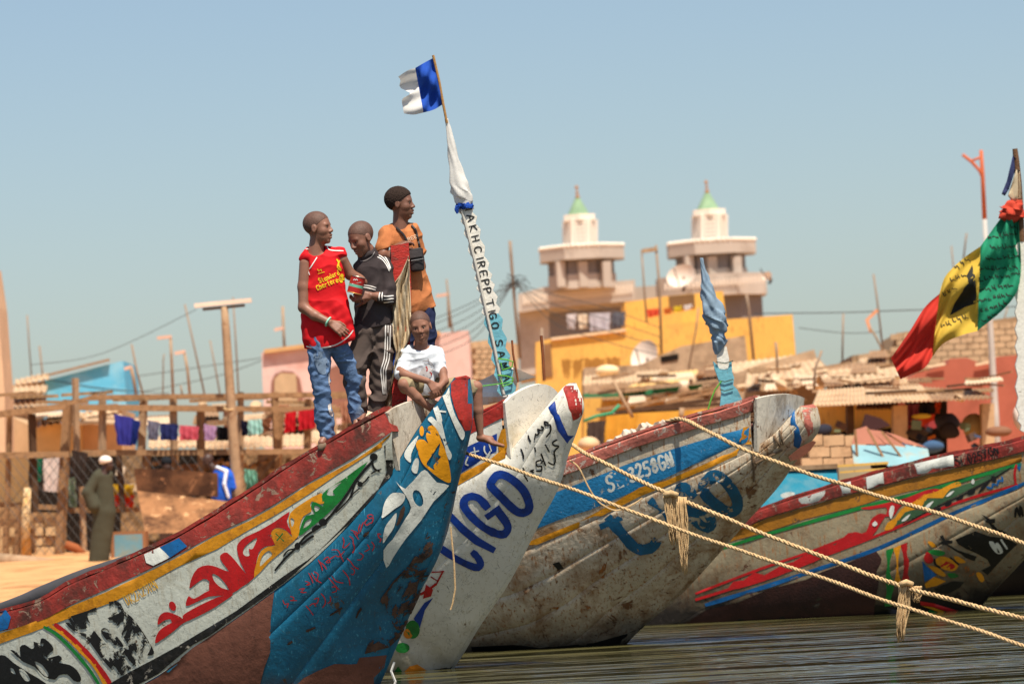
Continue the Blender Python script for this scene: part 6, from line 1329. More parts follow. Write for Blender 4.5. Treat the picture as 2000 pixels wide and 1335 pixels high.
# ---------------------------------------------------------------- houses at left and centre
hb = empty('blue_house', P(160, 1080, 112), 'bright sky blue house wall with brown roof edge behind the rack', 'house')
plate('wall', [(84,744),(240,704),(246,768),(246,1070),(84,1075)], 112, 4, m2('sky_blue_plaster', (98, 182, 216), var=.10, dirt=((160, 206, 220), .35, .6)), hb); beam(30, 748, 214, 702, 111.9, 9, 4, M_PLANK, 'roof_edge', hb); corr('roof_sheet', [(30, 752), (96, 738), (92, 728), (30, 742)], 110, 113, M_TIN, hb, 6, 2); plate('side_wall', [(18,752),(84,744),(84,1078),(18,1080)], 112.3, 3, M_STONE, hb)
for k in range(3): corr('roof_sheet', [(26, 770 + k * 18), (90, 764 + k * 18), (92, 752 + k * 18), (28, 756 + k * 18)], 100 + k, 103 + k, M_TIN if k != 1 else M_TIND, hb, 6, 2.5)
ht = empty('cement_tower', P(0, 1085, 84), 'tapering cement corner of a tall wall cut by the left edge', 'wall'); plate('pier', [(-60,500),(-16,520),(-4,600),(9,770),(12,1085),(-60,1085)], 84, 1.5, m2('beige_cement', (222, 184, 148)), ht)
ho = empty('ochre_house', P(110, 1080, 95), 'low ochre and beige wall between the rack posts', 'house'); plate('wall', [(70,832),(158,820),(160,1075),(70,1078)], 95, 3, m2('ochre_plaster', (216, 180, 126), dirt=((196, 160, 116), .4, .8)), ho); plate('wall', [(158,812),(240,800),(244,1072),(160,1075)], 95.4, 3, m2('beige_plaster', (216, 178, 138)), ho); corr('roof_sheet', [(66, 836), (244, 800), (244, 790), (66, 822)], 94.5, 97, M_TIN, ho, 14, 2)
plate('wall', [(-40,815),(20,812),(56,830),(58,1080),(-40,1082)], 96, 3, m2('tan_plaster', (194, 158, 120)), ho)
hp_ = empty('pink_house', P(700, 1070, 118), 'pale pink house with arched recesses behind the boys', 'house')
M_PINK = m2('pink_plaster', (228, 190, 178), var=.07, dirt=((206, 150, 134), .35, .7))
plate('wall', [(511,688),(610,670),(700,664),(915,645),(920,720),(926,1062),(524,1068)], 118, 5, M_PINK, hp_)
beam(516, 686, 622, 672, 117.9, 8, 8, m2('ochre_trim', (206, 160, 110)), 'parapet', hp_); beam(700, 664, 860, 650, 117.9, 8, 7, m2('ochre_trim', (206, 160, 110)), 'parapet', hp_)
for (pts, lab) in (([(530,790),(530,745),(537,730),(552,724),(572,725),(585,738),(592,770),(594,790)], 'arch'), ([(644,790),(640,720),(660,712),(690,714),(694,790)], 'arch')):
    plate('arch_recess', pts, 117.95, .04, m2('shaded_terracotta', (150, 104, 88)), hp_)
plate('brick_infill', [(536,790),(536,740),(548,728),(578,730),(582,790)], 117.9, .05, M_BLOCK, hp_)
hw = empty('block_wall', P(945, 1060, 120), 'tan block wall beyond the pink house, left of the cement mosque', 'wall'); plate('wall', [(916,668),(965,662),(1012,672),(1015,1060),(918,1062)], 121, 3, M_BLOCK, hw)
for r in range(7):
    for c in range(3): MB().box(P(930 + c * 14 + (r % 2) * 5, 676 + r * 10, 120.95), (pr(12.4, 121), .12, pr(8.6, 121))).build('block', M_BLOCK, hw)
def b_head(G_):
    Head((448, 775, 0), 18, (.5, .2, -.8)).grow(G_); G_.cone((448, 783, 0), (448, 795, 0), 5, 6, 2); G_.cone((448, 800, 0), (449, 850, 0), 10, 9, 3)
far_person((449, 852), 'person far off whose head shows above the rack beside the lamp post', 90, (((430, 760, -25), (470, 860, 25)), b_head), [('shirt', m2('brown_far_shirt', (120, 84, 66)), ((430, 788, -25), (468, 860, 25)), lambda C_: C_.cone((448, 802, 0), (449, 848, 0), 12, 12, 2))])

# ---------------------------------------------------------------- mosque
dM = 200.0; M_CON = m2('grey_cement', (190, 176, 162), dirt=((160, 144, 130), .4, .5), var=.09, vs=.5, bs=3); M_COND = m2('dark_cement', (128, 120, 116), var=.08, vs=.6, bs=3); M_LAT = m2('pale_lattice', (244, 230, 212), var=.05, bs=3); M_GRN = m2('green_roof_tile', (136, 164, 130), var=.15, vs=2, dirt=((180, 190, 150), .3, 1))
mq = empty('mosque', P(1240, 1055, dM), 'grey cement mosque with two lattice topped minarets and green cone roofs', 'mosque')
def prism(name, cx, y0, y1, hw0, m, n=8, hw1=None, rot=math.pi / 8, par=None, dd=0.0):
    """upright n-sided block: pixel top y0, bottom y1, half width in px"""
    b = P(cx, y1, dM + dd); t = P(cx, y0, dM + dd); h = t.z - b.z; r1 = pr(hw0, dM) / math.cos(math.pi / n); r0 = pr(hw1 if hw1 is not None else hw0, dM) / math.cos(math.pi / n); V = []
    for zz, r in ((0, r0), (h, r1)):
        for k in range(n):
            a = rot + 2 * math.pi * k / n; V.append(Vector((b.x + r * math.cos(a), b.y + r * math.sin(a), b.z + zz)))
    F = [(k, (k + 1) % n, n + (k + 1) % n, n + k) for k in range(n)] + [tuple(range(n))[::-1], tuple(range(n, 2 * n))]
    return mk(name, V, F, m, par or mq)
def battlements(cx, y, hw_, cnt, m, par):
    c = P(cx, y, dM); r = pr(hw_, dM) / math.cos(math.pi / 8); pts = [Vector((c.x + r * math.cos(math.pi / 8 + 2 * math.pi * k / 8), c.y + r * math.sin(math.pi / 8 + 2 * math.pi * k / 8), c.z)) for k in range(8)]
    for k in range(3, 8):
        a, b = pts[k], pts[(k + 1) % 8]; n_ = max(2, int((b - a).length / (2 * math.pi * r / cnt)))
        for i in range(n_): MB().ball(a.lerp(b, (i + .5) / n_), pr(4.4, dM), 4).build('merlon', m, par)
for (cx, dy, s) in ((1135, 0, 1.0), (1388, -10, 1.04)):
    y = lambda v: v + dy
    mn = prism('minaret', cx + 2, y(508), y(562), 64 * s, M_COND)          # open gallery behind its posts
    for k in (-46, -2, 44): MB().beam(P(cx + 4 + k * s, y(510), dM - 1.52 * s), P(cx + 6 + k * s, y(560), dM - 1.52 * s), .42, .3).build('pillar', M_CON, mn)
    prism('balcony_wall', cx + 3, y(538), y(566), 66 * s, M_CON, par=mn)
    prism('parapet', cx + 2, y(486), y(510), 82 * s, M_CON, par=mn); battlements(cx + 1, y(484), 80 * s, 60, M_LAT, mn)
    prism('lantern', cx - 2, y(428), y(488), 25 * s, M_COND, n=6, rot=math.pi / 6, par=mn)
    for k in range(6):       # pierced screens
        mb = MB(); b = P(cx - 2, y(487), dM); t = P(cx - 2, y(430), dM); R_ = pr(27 * s, dM); a0 = -math.pi / 2 + k * math.pi / 3; nn = Vector((math.cos(a0), math.sin(a0), 0)); sd_ = Vector((-nn.y, nn.x, 0)); hw_ = R_ * math.tan(math.pi / 6)
        for j in range(5): mb.beam(b + nn * R_ + sd_ * hw_ * (j / 2 - 1) * .95, t + nn * R_ + sd_ * hw_ * (j / 2 - 1) * .95, .09 if j not in (0, 4) else .14, .12, up=nn)
        for j in range(7): q = b.lerp(t, (j + .3) / 7.2); mb.beam(q + nn * R_ - sd_ * hw_ * .85, q + nn * R_ + sd_ * hw_ * .85, .11, .10)
        mb.build('lattice_screen', M_LAT, mn)
    prism('cornice', cx - 3, y(420), y(432), 30 * s, M_LAT, n=6, rot=math.pi / 6, par=mn); prism('cone_roof', cx - 5, y(383), y(422), 2.5, M_GRN, n=12, hw1=22 * s, rot=0, par=mn)
    fin = MB(); fin.ball(P(cx - 7, y(384), dM), pr(4.2, dM), 6); fin.tube([P(cx - 6, y(390), dM), P(cx - 9, y(362), dM)], pr(1.2, dM), 6); fin.ball(P(cx - 8, y(376), dM), pr(3, dM), 6); fin.ball(P(cx - 9, y(366), dM), (pr(3.4, dM), .05, pr(4, dM)), 6); fin.build('finial', m2('brass_finial', (176, 130, 90)), mn)
prism('balcony', 1390, 540, 582, 106, M_CON, n=8); prism('shaft', 1418, 575, 640, 72, M_COND)
bal = MB()
for k in range(26): bal.beam(P(1300 + k * 7.6, 566 - k * .6, dM - 2.62), P(1300.6 + k * 7.6, 553 - k * .6, dM - 2.62), .09, .06)
bal.build('balustrade', M_LAT, mq)
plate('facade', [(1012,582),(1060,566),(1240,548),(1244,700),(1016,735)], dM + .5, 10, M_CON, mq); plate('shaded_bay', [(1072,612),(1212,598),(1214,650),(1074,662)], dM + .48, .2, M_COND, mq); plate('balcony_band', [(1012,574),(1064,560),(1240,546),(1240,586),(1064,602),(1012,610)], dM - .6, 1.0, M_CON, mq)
bal = MB()
for k in range(30): bal.beam(P(1024 + k * 7.2, 594 - k * .75, dM - .66), P(1024.6 + k * 7.2, 577 - k * .75, dM - .66), .10, .06)
bal.build('balustrade', M_LAT, mq)
plate('facade', [(1240,560),(1300,556),(1302,640),(1242,645)], dM + 3, 6, M_CON, mq)
# ---------------------------------------------------------------- yellow house and roofs in the middle
dY = 140.0; M_YELW = m2('bright_yellow_plaster', (228, 178, 92), var=.08, vs=.7, dirt=((206, 158, 92), .4, .6), streak=((196, 146, 80), .3, 3))
hy = empty('yellow_house', P(1300, 1050, dY), 'long bright yellow house below the mosque', 'house')
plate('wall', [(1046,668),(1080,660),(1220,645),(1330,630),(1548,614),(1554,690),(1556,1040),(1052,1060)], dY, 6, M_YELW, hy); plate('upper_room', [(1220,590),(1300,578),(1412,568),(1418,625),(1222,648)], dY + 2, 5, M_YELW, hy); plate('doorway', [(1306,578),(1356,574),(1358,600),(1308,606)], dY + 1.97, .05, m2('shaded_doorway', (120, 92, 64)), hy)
beam(1076, 662, 1222, 644, dY - .05, 7, 5, m2('cream_coping', (224, 196, 160)), 'coping', hy); plate('door', [(1060,672),(1076,670),(1080,735),(1064,738)], dY - .03, .04, m2('brown_door', (140, 104, 72)), hy)
for (q, c, lab) in [([(1106,614),(1126,612),(1122,642),(1110,642)], (216, 206, 204), 'leftmost white washing on the yellow house terrace'), ([(1128,614),(1148,612),(1146,640),(1132,642)], (232, 214, 190), 'cream washing on the yellow house terrace'), ([(1150,612),(1192,610),(1190,644),(1154,646)], (196, 190, 196), 'wide pale grey washing on the yellow house terrace'), ([(1194,610),(1222,608),(1220,636),(1196,640)], (104, 104, 112), 'dark grey washing on the yellow house terrace'), ([(1262,604),(1290,602),(1286,616),(1266,620)], (222, 90, 60), 'small red washing on the yellow upper room'), ([(1296,602),(1312,600),(1310,612),(1298,614)], (214, 120, 60), 'small orange washing on the yellow upper room'), ([(1316,598),(1332,597),(1330,608),(1318,610)], (226, 200, 60), 'small yellow washing on the upper room'), ([(1336,596),(1352,594),(1348,604),(1338,606)], (226, 216, 210), 'small white washing on the upper room')]:
    cloth('washing', q, dY - .6, c, lab, folds=2)
def dish(px, py, rx, ry, d, lab):
    e = empty('satellite_dish', P(px, py + ry + 6, d), lab, 'satellite dish'); c = P(px, py, d); fx = Vector((-.45, -.8, .42)).normalized(); sx = fx.orthogonal().normalized(); sy = fx.cross(sx); V = []; F = []; n = 24
    sx = fx.cross(Vector((0, 0, 1))).normalized(); sy = sx.cross(fx)
    for i in range(6):
        r = i / 5
        for k in range(n): a = 2 * math.pi * k / n; V.append(c + sx * pr(rx, d) * 1.08 * r * math.cos(a) + sy * pr(ry, d) * 1.08 * r * math.sin(a) + fx * .22 * (r * r - 1))
    for i in range(5):
        for k in range(n): F.append((i * n + k, i * n + (k + 1) % n, (i + 1) * n + (k + 1) % n, (i + 1) * n + k))
    mk('reflector', V, F, m2('dusty_dish', (226, 206, 188), rough=.6), e, True); MB().tube([c - fx * .2, c - fx * .35, P(px + 4, py + ry + 8, d + .3)], .05, 6).build('mount', M_PLANKD, e); MB().tube([c - sy * pr(ry, d), c + fx * .55], .02, 5).build('feed_arm', M_PLANKD, e)
dish(1258, 696, 27, 33, 128, 'large pale satellite dish before the yellow wall'); dish(1330, 538, 29, 23, 150, 'satellite dish on the roof in front of the right minaret'); dish(1498, 538, 9, 8, 150, 'small satellite dish at the right end of the minaret balcony')
hs = empty('stone_house', P(1300, 1050, 118), 'rough stone and tin roofed house in the middle distance', 'house')
plate('wall', [(1140,718),(1250,712),(1330,676),(1455,655),(1462,720),(1462,1040),(1140,1050)], 120, 4, M_STONE, hs); plate('window', [(1290,696),(1325,690),(1325,702),(1292,708)], 119.97, .05, M_DARK, hs)
corr('roof_sheet', [(1138, 752), (1300, 742), (1296, 722), (1142, 734)], 108, 118, M_TIN, hs, 18, 1.5); corr('roof_sheet', [(1225, 756), (1372, 742), (1366, 722), (1290, 730)], 107, 112, m2('faded_ochre_tin', (220, 178, 116)), hs, 8, .9); plate('green_fascia', [(1140,768),(1250,762),(1405,746),(1405,756),(1250,772),(1140,776)], 106.8, .06, m2('green_paint', (62, 132, 92)), hs); plate('yellow_front', [(1140,778),(1260,772),(1405,758),(1408,1040),(1140,1050)], 108, 3, M_YELW, hs); corr('roof_sheet', [(1366, 744), (1560, 726), (1580, 690), (1380, 716)], 106, 116, M_TIN, hs, 16, 1.6)
ob = MB().ball(P(1186, 724, 112), (pr(24, 112), .35, pr(12, 112)), 8).build('cream_bundle', m2('cream_bundle', (238, 206, 160)), None, True); th(ob, 'cream coloured bundle lying on the tin roof before the yellow wall', 'bundle')
# heap of timber and the yellow awning just behind the boats
for k, (x0, y0, x1, y1, w_) in enumerate([(1165,800,1300,780,6),(1200,806,1420,776,8),(1240,796,1330,768,5),(1270,800,1440,786,7),(1300,786,1400,764,6),(1180,812,1280,800,5),(1330,800,1450,792,6),(1235,812,1340,806,7)]):
    ob = beam(x0, y0, x1, y1, 78 + (k % 4) * .4, w_, w_, M_PLANKD if k % 2 else M_PLANK, 'plank', None); ob.parent = None; ob.matrix_parent_inverse = Matrix(); th(ob, ['thin plank at the far left of the heap under the green roof edge', 'longest dark plank of the heap under the green roof', 'short plank crossing the left of the heap', 'dark plank in the middle of the heap', 'pale short plank on top of the heap', 'dark lowest plank at the left of the heap', 'rightmost plank of the heap by the blue post', 'dark lowest plank in the middle of the heap'][k], 'plank', 'planks heaped behind the weathered boat')
ob = plate('plank_shade_slab', [(1230,800),(1420,786),(1440,815),(1400,830),(1240,830)], 80, .4, M_DARK); th(ob, 'dark shaded opening under the heaped planks', 'shade')  # dark slab painting the shade below the planks
for (q, c, lab) in [([(1184,812),(1244,806),(1238,870),(1178,880)], (222, 160, 60), 'left piece of the yellow awning behind the white stem'), ([(1244,806),(1400,798),(1330,850),(1240,868)], (226, 168, 70), 'wide piece of the yellow awning behind the weathered rail'), ([(1146,824),(1186,820),(1184,876),(1148,878)], (80, 66, 60), 'dark cloth hanging left of the yellow awning')]:
    cloth('awning_cloth', q, 76, c, lab, folds=3)
pole('leaning_pole', [(1198,744),(1222,790),(1236,815)], 75, 3.5, M_POLE, 'thin pole leaning in front of the yellow awning'); pole('stub_post', [(1330,820),(1332,796)], 74, 5, M_POLE, 'short stub post sticking up behind the weathered boat', 'post')
ob = pole('green_hose', [(1140,822),(1165,812),(1195,806),(1210,790)], 75.5, 3, m2('green_hose', (60, 150, 110)), 'green hose lying over the yellow awning', 'hose')
for k, (x, y, rx, ry, c) in enumerate([(1150,868,22,16,(216, 180, 140)), (1185,884,18,12,(206, 170, 130)), (1160,892,26,12,(190, 150, 112)), (1245,876,10,12,(190,150,110))]):
    ob = MB().ball(P(x, y, 72 + .2 * k), (pr(rx, 72), .3, pr(ry, 72)), 8).build('sack', m2('sack_%d' % k, c), None, True); th(ob, ['tan sack nearest the white stem', 'flatter sack right of the tan one', 'brown sack under the others', 'small sack below the yellow awning'][k], 'sack', 'sacks behind the boats')
# ---------------------------------------------------------------- right hand side
mb_ = empty('mud_house', P(1540, 1040, 98), 'crumbling mud walled house with sagging tin roof right of the yellow one', 'house')
plate('wall', [(1400,742),(1470,716),(1590,682),(1602,720),(1604,1030),(1404,1040)], 99, 4, M_STONE, mb_); corr('roof_sheet', [(1455, 758), (1620, 724), (1600, 700), (1460, 728)], 92, 99, M_TIN, mb_, 12, 2); corr('roof_sheet', [(1585, 752), (1760, 742), (1750, 716), (1600, 722)], 86, 95, M_TIN, mb_, 12, 2); corr('roof_sheet', [(1590, 730), (1700, 722), (1690, 708), (1600, 716)], 95, 100, M_TIND, mb_, 9, 2)
hbk = empty('block_house', P(1850, 1030, 104), 'unfinished cement block storey behind the red brown house', 'house')
plate('wall', [(1664,694),(1740,684),(1752,650),(1900,630),(2040,610),(2050,720),(2050,1020),(1668,1035)], 105, 4, M_MORT, hbk)
for r in range(9):
    for c in range(15):
        x = 1676 + c * 25 + (r % 2) * 12; top = 694 - (x - 1664) * .13 if x < 1744 else 650 - (x - 1752) * .135; y = 622 + r * 12.5 - (x - 1990) * .045
        if y - 6 > top and y < 722 and x < 2030: MB().box(P(x, y, 104.98), (pr(23.4, 105), .12, pr(11, 105)), Matrix.Rotation(random.uniform(-.01, .01), 3, 'Y')).build('block', M_BLOCK, hbk)
hr_ = empty('red_brown_house', P(1890, 1030, 96), 'red brown plastered house with stepped parapet at right', 'house')
plate('wall', [(1752,760),(1790,728),(1815,722),(1850,712),(1856,700),(1888,698),(1912,708),(1935,706),(1950,696),(2040,688),(2050,860),(2050,1020),(1752,1030)], 97, 5, m2('red_brown_plaster', (176, 100, 80), var=.08, dirt=((150, 84, 66), .35, .6)), hr_)
beam(1812, 716, 1846, 710, 96.9, 5, 5, m2('cream_coping', (224, 196, 160)), 'coping', hr_); beam(1905, 712, 1936, 706, 96.9, 5, 5, m2('cream_coping', (224, 196, 160)), 'coping', hr_)
stl = empty('market_stall', P(1780, 1020, 66), 'open market stall with rippled tin roof and cement pillars', 'stall')
corr('roof_sheet', [(1588, 792), (1700, 786), (1696, 756), (1600, 762)], 64, 70, M_TIN, stl, 14, 2); corr('roof_sheet', [(1698, 786), (1820, 781), (1800, 752), (1694, 756)], 64, 70, M_TIN, stl, 14, 2); corr('roof_sheet', [(1816, 782), (1940, 777), (1910, 764), (1800, 756)], 64.2, 70, M_TIND, stl, 14, 2)
for k in range(7): beam(1690 + k * 18, 768 - k * .5 + (k % 2) * 4, 1790 + k * 18, 762 - k * .5 + (k % 3) * 3, 66 + k * .3, 5, 5, M_PLANK if k % 2 else M_PLANKD, 'roof_batten', stl)
for (x0, y0, x1, y1, m) in [(1745,792,1772,1000,M_BLOCK),(1655,792,1668,1000,M_PLANKD),(1918,788,1942,1000,M_BLOCK)]: plate('pillar', [(x0,y0),(x1,y0 - 1),(x1 + 2,y1),(x0 + 2,y1)], 65, .4, m, stl)
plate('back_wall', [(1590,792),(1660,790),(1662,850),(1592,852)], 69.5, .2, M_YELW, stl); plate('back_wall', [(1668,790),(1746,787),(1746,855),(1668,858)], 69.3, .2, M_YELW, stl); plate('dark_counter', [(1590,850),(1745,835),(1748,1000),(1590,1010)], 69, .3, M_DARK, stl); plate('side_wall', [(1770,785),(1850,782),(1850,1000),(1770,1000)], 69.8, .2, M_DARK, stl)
def blob(name, x, y, rx, ry, d, c, lab, cat, n=8, **k):
    o = MB().ball(P(x, y, d), (pr(rx, d), pr(min(rx, ry), d), pr(ry, d)), n).build(name, m2('%s_%d_%d' % (name, int(x), int(y)), c, **k), None, True)
    for v in o.data.vertices: v.co += Vector((mnoise.noise(v.co * 4), mnoise.noise(v.co * 4 + Vector((9, 0, 0))), mnoise.noise(v.co * 4 + Vector((0, 9, 0))))) * pr(min(rx, ry) * .35, d)
    return th(o, lab, cat)
for (q, c, lab) in [([(1770,790),(1795,788),(1792,826),(1772,826)], (150, 80, 100), 'patterned purple cloth hanging in the market stall'), ([(1800,790),(1818,788),(1816,812),(1802,812)], (40, 36, 48), 'dark cloth hanging in the market stall'), ([(1826,786),(1838,785),(1834,806),(1828,806)], (206, 84, 44), 'orange cloth hanging in the market stall'), ([(1778,814),(1826,808),(1822,832),(1782,832)], (226, 80, 50), 'red and yellow striped cloth on the stall counter')]:
    cloth('stall_cloth', q, 65.5, c, lab, folds=2)
blob('yellow_bundle', 1800, 812, 20, 5, 65.2, (236, 206, 80), 'flat yellow bundle on top of the striped cloth', 'bundle'); blob('tyre_heap', 1850, 826, 26, 20, 66, (62, 62, 68), 'grey heap of rubber tyres in the market stall', 'tyres'); blob('net_heap', 1855, 842, 22, 16, 65, (48, 40, 36), 'dark fishing net heap under the tyres', 'net'); blob('basket', 1900, 832, 20, 24, 65.4, (150, 128, 84), 'woven basket at the right end of the stall', 'basket'); blob('net_heap', 1790, 845, 24, 12, 65, (70, 58, 48), 'brown net heap at the left of the stall', 'net'); blob('blue_bundle', 1822, 872, 22, 14, 60, (66, 92, 122), 'blue grey bundle lying behind the last boat', 'bundle'); blob('dark_bundle', 1610, 838, 16, 12, 64, (48, 48, 58), 'dark bundle in the stall beside the weathered nose', 'bundle'); blob('brown_bundle', 1950, 842, 26, 12, 64, (130, 92, 70), 'brown bundle by the grey street pole foot', 'bundle'); blob('white_bag', 1990, 815, 12, 22, 66, (226, 216, 206), 'white bag hanging at the right edge', 'bag')
ob = plate('suitcase', [(1684,838),(1692,808),(1720,816),(1740,830),(1700,842)], 63.5, .3, m2('dark_red_case', (66, 44, 44))); th(ob, 'dark red slanting case lying in the stall', 'case')
rg = random.Random(11); GC = [(150,60,60),(60,60,70),(190,150,90),(70,90,120),(210,190,160),(90,70,60),(40,40,44),(190,110,50),(110,120,90)]
for k in range(46):
    x = rg.uniform(1598, 1915); y = rg.uniform(828, 880) if x > 1770 or x < 1650 else rg.uniform(850, 885); sz = rg.uniform(7, 17); c = GC[k % len(GC)]
    MB().box(P(x, y, rg.uniform(63.5, 65.5)), (pr(sz, 65) * rg.uniform(.7, 1.7), pr(sz, 65), pr(sz, 65) * rg.uniform(.5, 1.2)), Matrix.Rotation(rg.uniform(-.8, .8), 3, 'Y') @ Matrix.Rotation(rg.uniform(-.8, .8), 3, 'Z')).build('stacked_goods', m2('goods_%d' % (k % len(GC)), c), stl)
uh = empty('upturned_boat', P(1740, 950, 56), 'upturned small boat with brown and pale blue planks behind the last boat', 'boat')
for k, (x0, x1, x2, x3) in enumerate([(1664,1690,1730,1664),(1690,1720,1768,1730),(1720,1752,1812,1768)]):
    plate('side_plank', [(x0 + 8, 836 + abs(k - .4) * 4), (x1 + 2, 832 + k * 9), (x2, 868 + k * 3), (x3, 866)], lambda x, y: 56 - (y - 830) * .01, .04, m2('red_brown_boards', (160, 104, 84), dirt=((120, 80, 62), .4, 2)), uh); plate('side_plank', [(x3, 868), (x2, 870 + k * 3), (x2 + 6, 905), (x3 + 4, 910)], lambda x, y: 56 - (y - 830) * .01, .04, m2('pale_blue_boards', (132, 170, 176), dirt=((170, 150, 120), .4, 2)), uh)
for (x0, y0, x1, y1) in [(1670,838,1676,912),(1694,836,1734,908),(1722,842,1770,905)]: beam(x0, y0, x1, y1, 55.4, 4, 4, M_PLANK, 'batten', uh)
lw = empty('low_wall', P(1640, 960, 58), 'low tan cement wall behind the weathered nose', 'wall')
for r in range(4):
    for c in range(3): MB().box(P(1585 + c * 42 + (r % 2) * 14, 860 + r * 22, 58), (pr(40, 58), .3, pr(20.5, 58)), None).build('block', M_BLOCK, lw)
fb = empty('far_boat', P(1580, 990, 47), 'blue hulled boat with yellow frame lying between the last two bows', 'boat', None)
plate('hull_side', [(1470,925),(1540,916),(1634,912),(1640,975),(1600,1000),(1470,1020)], lambda x, y: 47 - (y - 910) * .006, .6, m2('teal_blue_planks', (40, 116, 136), dirt=((90, 130, 140), .4, 3)), fb); plate('rail', [(1468,920),(1540,910),(1636,905),(1636,914),(1540,919),(1468,928)], 46.9, .2, M_TIND, fb); plate('hull_mark_lettering', S([(1525,965),(1540,960),(1552,962),(1548,970),(1530,972)]), 46.55, .01, M_ART_W, fb)
plate('cabin_panel', [(1638,912),(1700,906),(1705,960),(1640,975)], 47.5, .3, m2('faded_tan_panel', (186, 164, 132)), fb); beam(1634, 910, 1735, 903, 47.3, 4, 5, M_YELW, 'yellow_frame', fb); beam(1640, 922, 1730, 915, 47.3, 3, 4, M_YELW, 'yellow_frame', fb)
# sand bank wall of odds and ends so that no gap shows behind the boats
st_ = empty('street_pole', P(1950, 1000, 88), 'tall grey street pole with an orange forked top at right', 'street pole')
pole('shaft', [(1955,1000),(1944,815),(1930,560),(1923,428)], 88, [8,7.5,5,4.5], m2('grey_white_pole', (190, 184, 176)), '', parent=st_); pole('painted_top', [(1923,428),(1919,340),(1916,293)], 88, [4.5,4,3.5], m2('orange_pole_paint', (196, 106, 72)), '', parent=st_); pole('arm', [(1880,302),(1898,316),(1914,334),(1918,344)], 88, 3.2, m2('orange_pole_paint', (196, 106, 72)), '', parent=st_); pole('stay', [(1898,314),(1918,306)], 88, 2.4, m2('orange_pole_paint', (196, 106, 72)), '', parent=st_)
def pl(pts, d, r, lab, m=M_POLE, cat='pole', **k):
    r = r * .62; return pole('thin_pole', pts, d, r, m, lab, cat, 'thin poles over the roofs', **k)
M_GP = m2('grey_pole', (150, 128, 108))
for (pts, d, r, lab) in [([(64,770),(56,660),(53,615)], 115, 2.4, 'leftmost thin grey pole beside the cement tower'), ([(88,765),(82,720),(77,675)], 112, 3, 'pole with a knotted top left of the blue house'), ([(280,772),(268,728),(257,672)], 90, 3.2, 'leaning grey pole right of the blue house'), ([(265,772),(258,735),(253,718)], 100, 2.2, 'short pole right of the blue house corner'), ([(318,772),(319,700),(321,690)], 105, 2, 'faint thin pole left of the hooked lamp'), ([(400,772),(380,680),(361,594)], 96, 2.8, 'tallest leaning pole left of the lamp post'), ([(430,772),(420,715),(410,664)], 100, 2.4, 'thin pole just left of the lamp post'), ([(466,768),(460,660),(455,580)], 99, 2.6, 'thin pole just right of the lamp post'), ([(356,772),(353,752)], 75, 3, 'short wooden stub on the rack top'), ([(890,690),(880,620),(872,545)], 130, 3, 'antenna pole right of the boy in orange'), ([(1016,700),(1006,600),(998,500),(996,470)], 115, 5, 'thick utility pole left of the mosque'), ([(1062,745),(1058,640)], 100, 4, 'post beside the yellow house door'), ([(1292,690),(1288,560),(1281,478)], 125, 4, 'tall pole in front of the right minaret'), ([(1263,630),(1258,560),(1253,488)], 125, 3, 'left leg of the frame between the minarets'), ([(1473,712),(1462,600),(1458,575)], 118, 4.5, 'stout pole right of the blue cloth post'), ([(1345,720),(1360,640),(1364,600)], 118, 2.5, 'thin pole left of the blue cloth post'), ([(1520,745),(1517,690),(1515,668)], 96, 4, 'short post on the mud house'), ([(1645,716),(1646,660),(1647,612)], 104, 3, 'pole carrying the wires over the block house'), ([(1725,690),(1715,600),(1706,535)], 104, 3, 'leaning pole with a pennant near the block house'), ([(1590,760),(1592,720),(1605,684)], 70, 4, 'crooked branch pole above the stall'), ([(1868,640),(1864,540),(1858,480)], 110, 2.4, 'faint antenna pole left of the orange pole'), ([(1880,520),(1886,470),(1888,455)], 110, 2.6, 'antenna pole with a flat top near the flag'), ([(1964,700),(1962,620),(1968,600)], 110, 2.6, 'thin pole right of the grey street pole')]:
    pl(pts, d, r, lab, M_GP)
def hook(pts, d, lab, arm):
    e = empty('street_lamp', P(pts[0][0], pts[0][1], d), lab, 'street lamp', 'hooked lamps over the roofs'); pole('post', pts, d, 2.6, M_POLE, '', parent=e); MB().beam(P(arm[0][0], arm[0][1], d), P(arm[1][0], arm[1][1], d), pr(6, d), pr(6, d)).build('lamp_head', m2('lamp_head_pink', (220, 176, 152)), e)
hook([(338,772),(335,700),(333,658)], 100, 'taller hooked lamp left of the tall leaning pole', ((307,660),(335,657))); hook([(371,772),(366,720),(360,688)], 104, 'lower hooked lamp beside the tall leaning pole', ((341,690),(362,686))); hook([(266,772),(262,740),(257,716)], 108, 'small hooked lamp right of the blue wall', ((243,720),(257,716))); hook([(556,690),(554,650),(552,598)], 125, 'hooked lamp above the pink house', ((536,644),(554,640))); hook([(878,640),(876,600),(875,570)], 131, 'lamp arm crossing the pole right of the boy in orange', ((852,578),(878,574)))
mb = MB(); mb.beam(P(1255, 490, 125), P(1284, 486, 125), .12, .12); th(mb.build('frame_bar', M_POLE), 'cross bar joining the two poles between the minarets', 'bar')
def wire(pts, d, lab, r=1.0):
    q = crom(pts, False, 6); o = MB().tube([P(x, y, d) for x, y in q], pr(r, d), 4, False).build('wire', M_WIRE); return th(o, lab, 'wire', 'wires over the roofs')
wire([(243,738),(400,715),(560,690),(800,640),(1010,550)], 128, 'power line from the blue house up to the utility pole'); wire([(90,740),(200,758),(330,768)], 112, 'wire sagging across the blue wall'); wire([(250,770),(420,735),(520,700)], 120, 'lower wire crossing behind the lamp post'); wire([(60,712),(200,690),(384,604)], 90, 'pale cord rising to the lamp post batten', .8)
for k in range(5): wire([(1004,550),(940,590 + k * 14),(880,620 + k * 16),(800,650 + k * 14)], 116 + k * .3, ['topmost', 'second', 'third', 'fourth', 'lowest'][k] + ' wire fanning left from the utility pole'); 
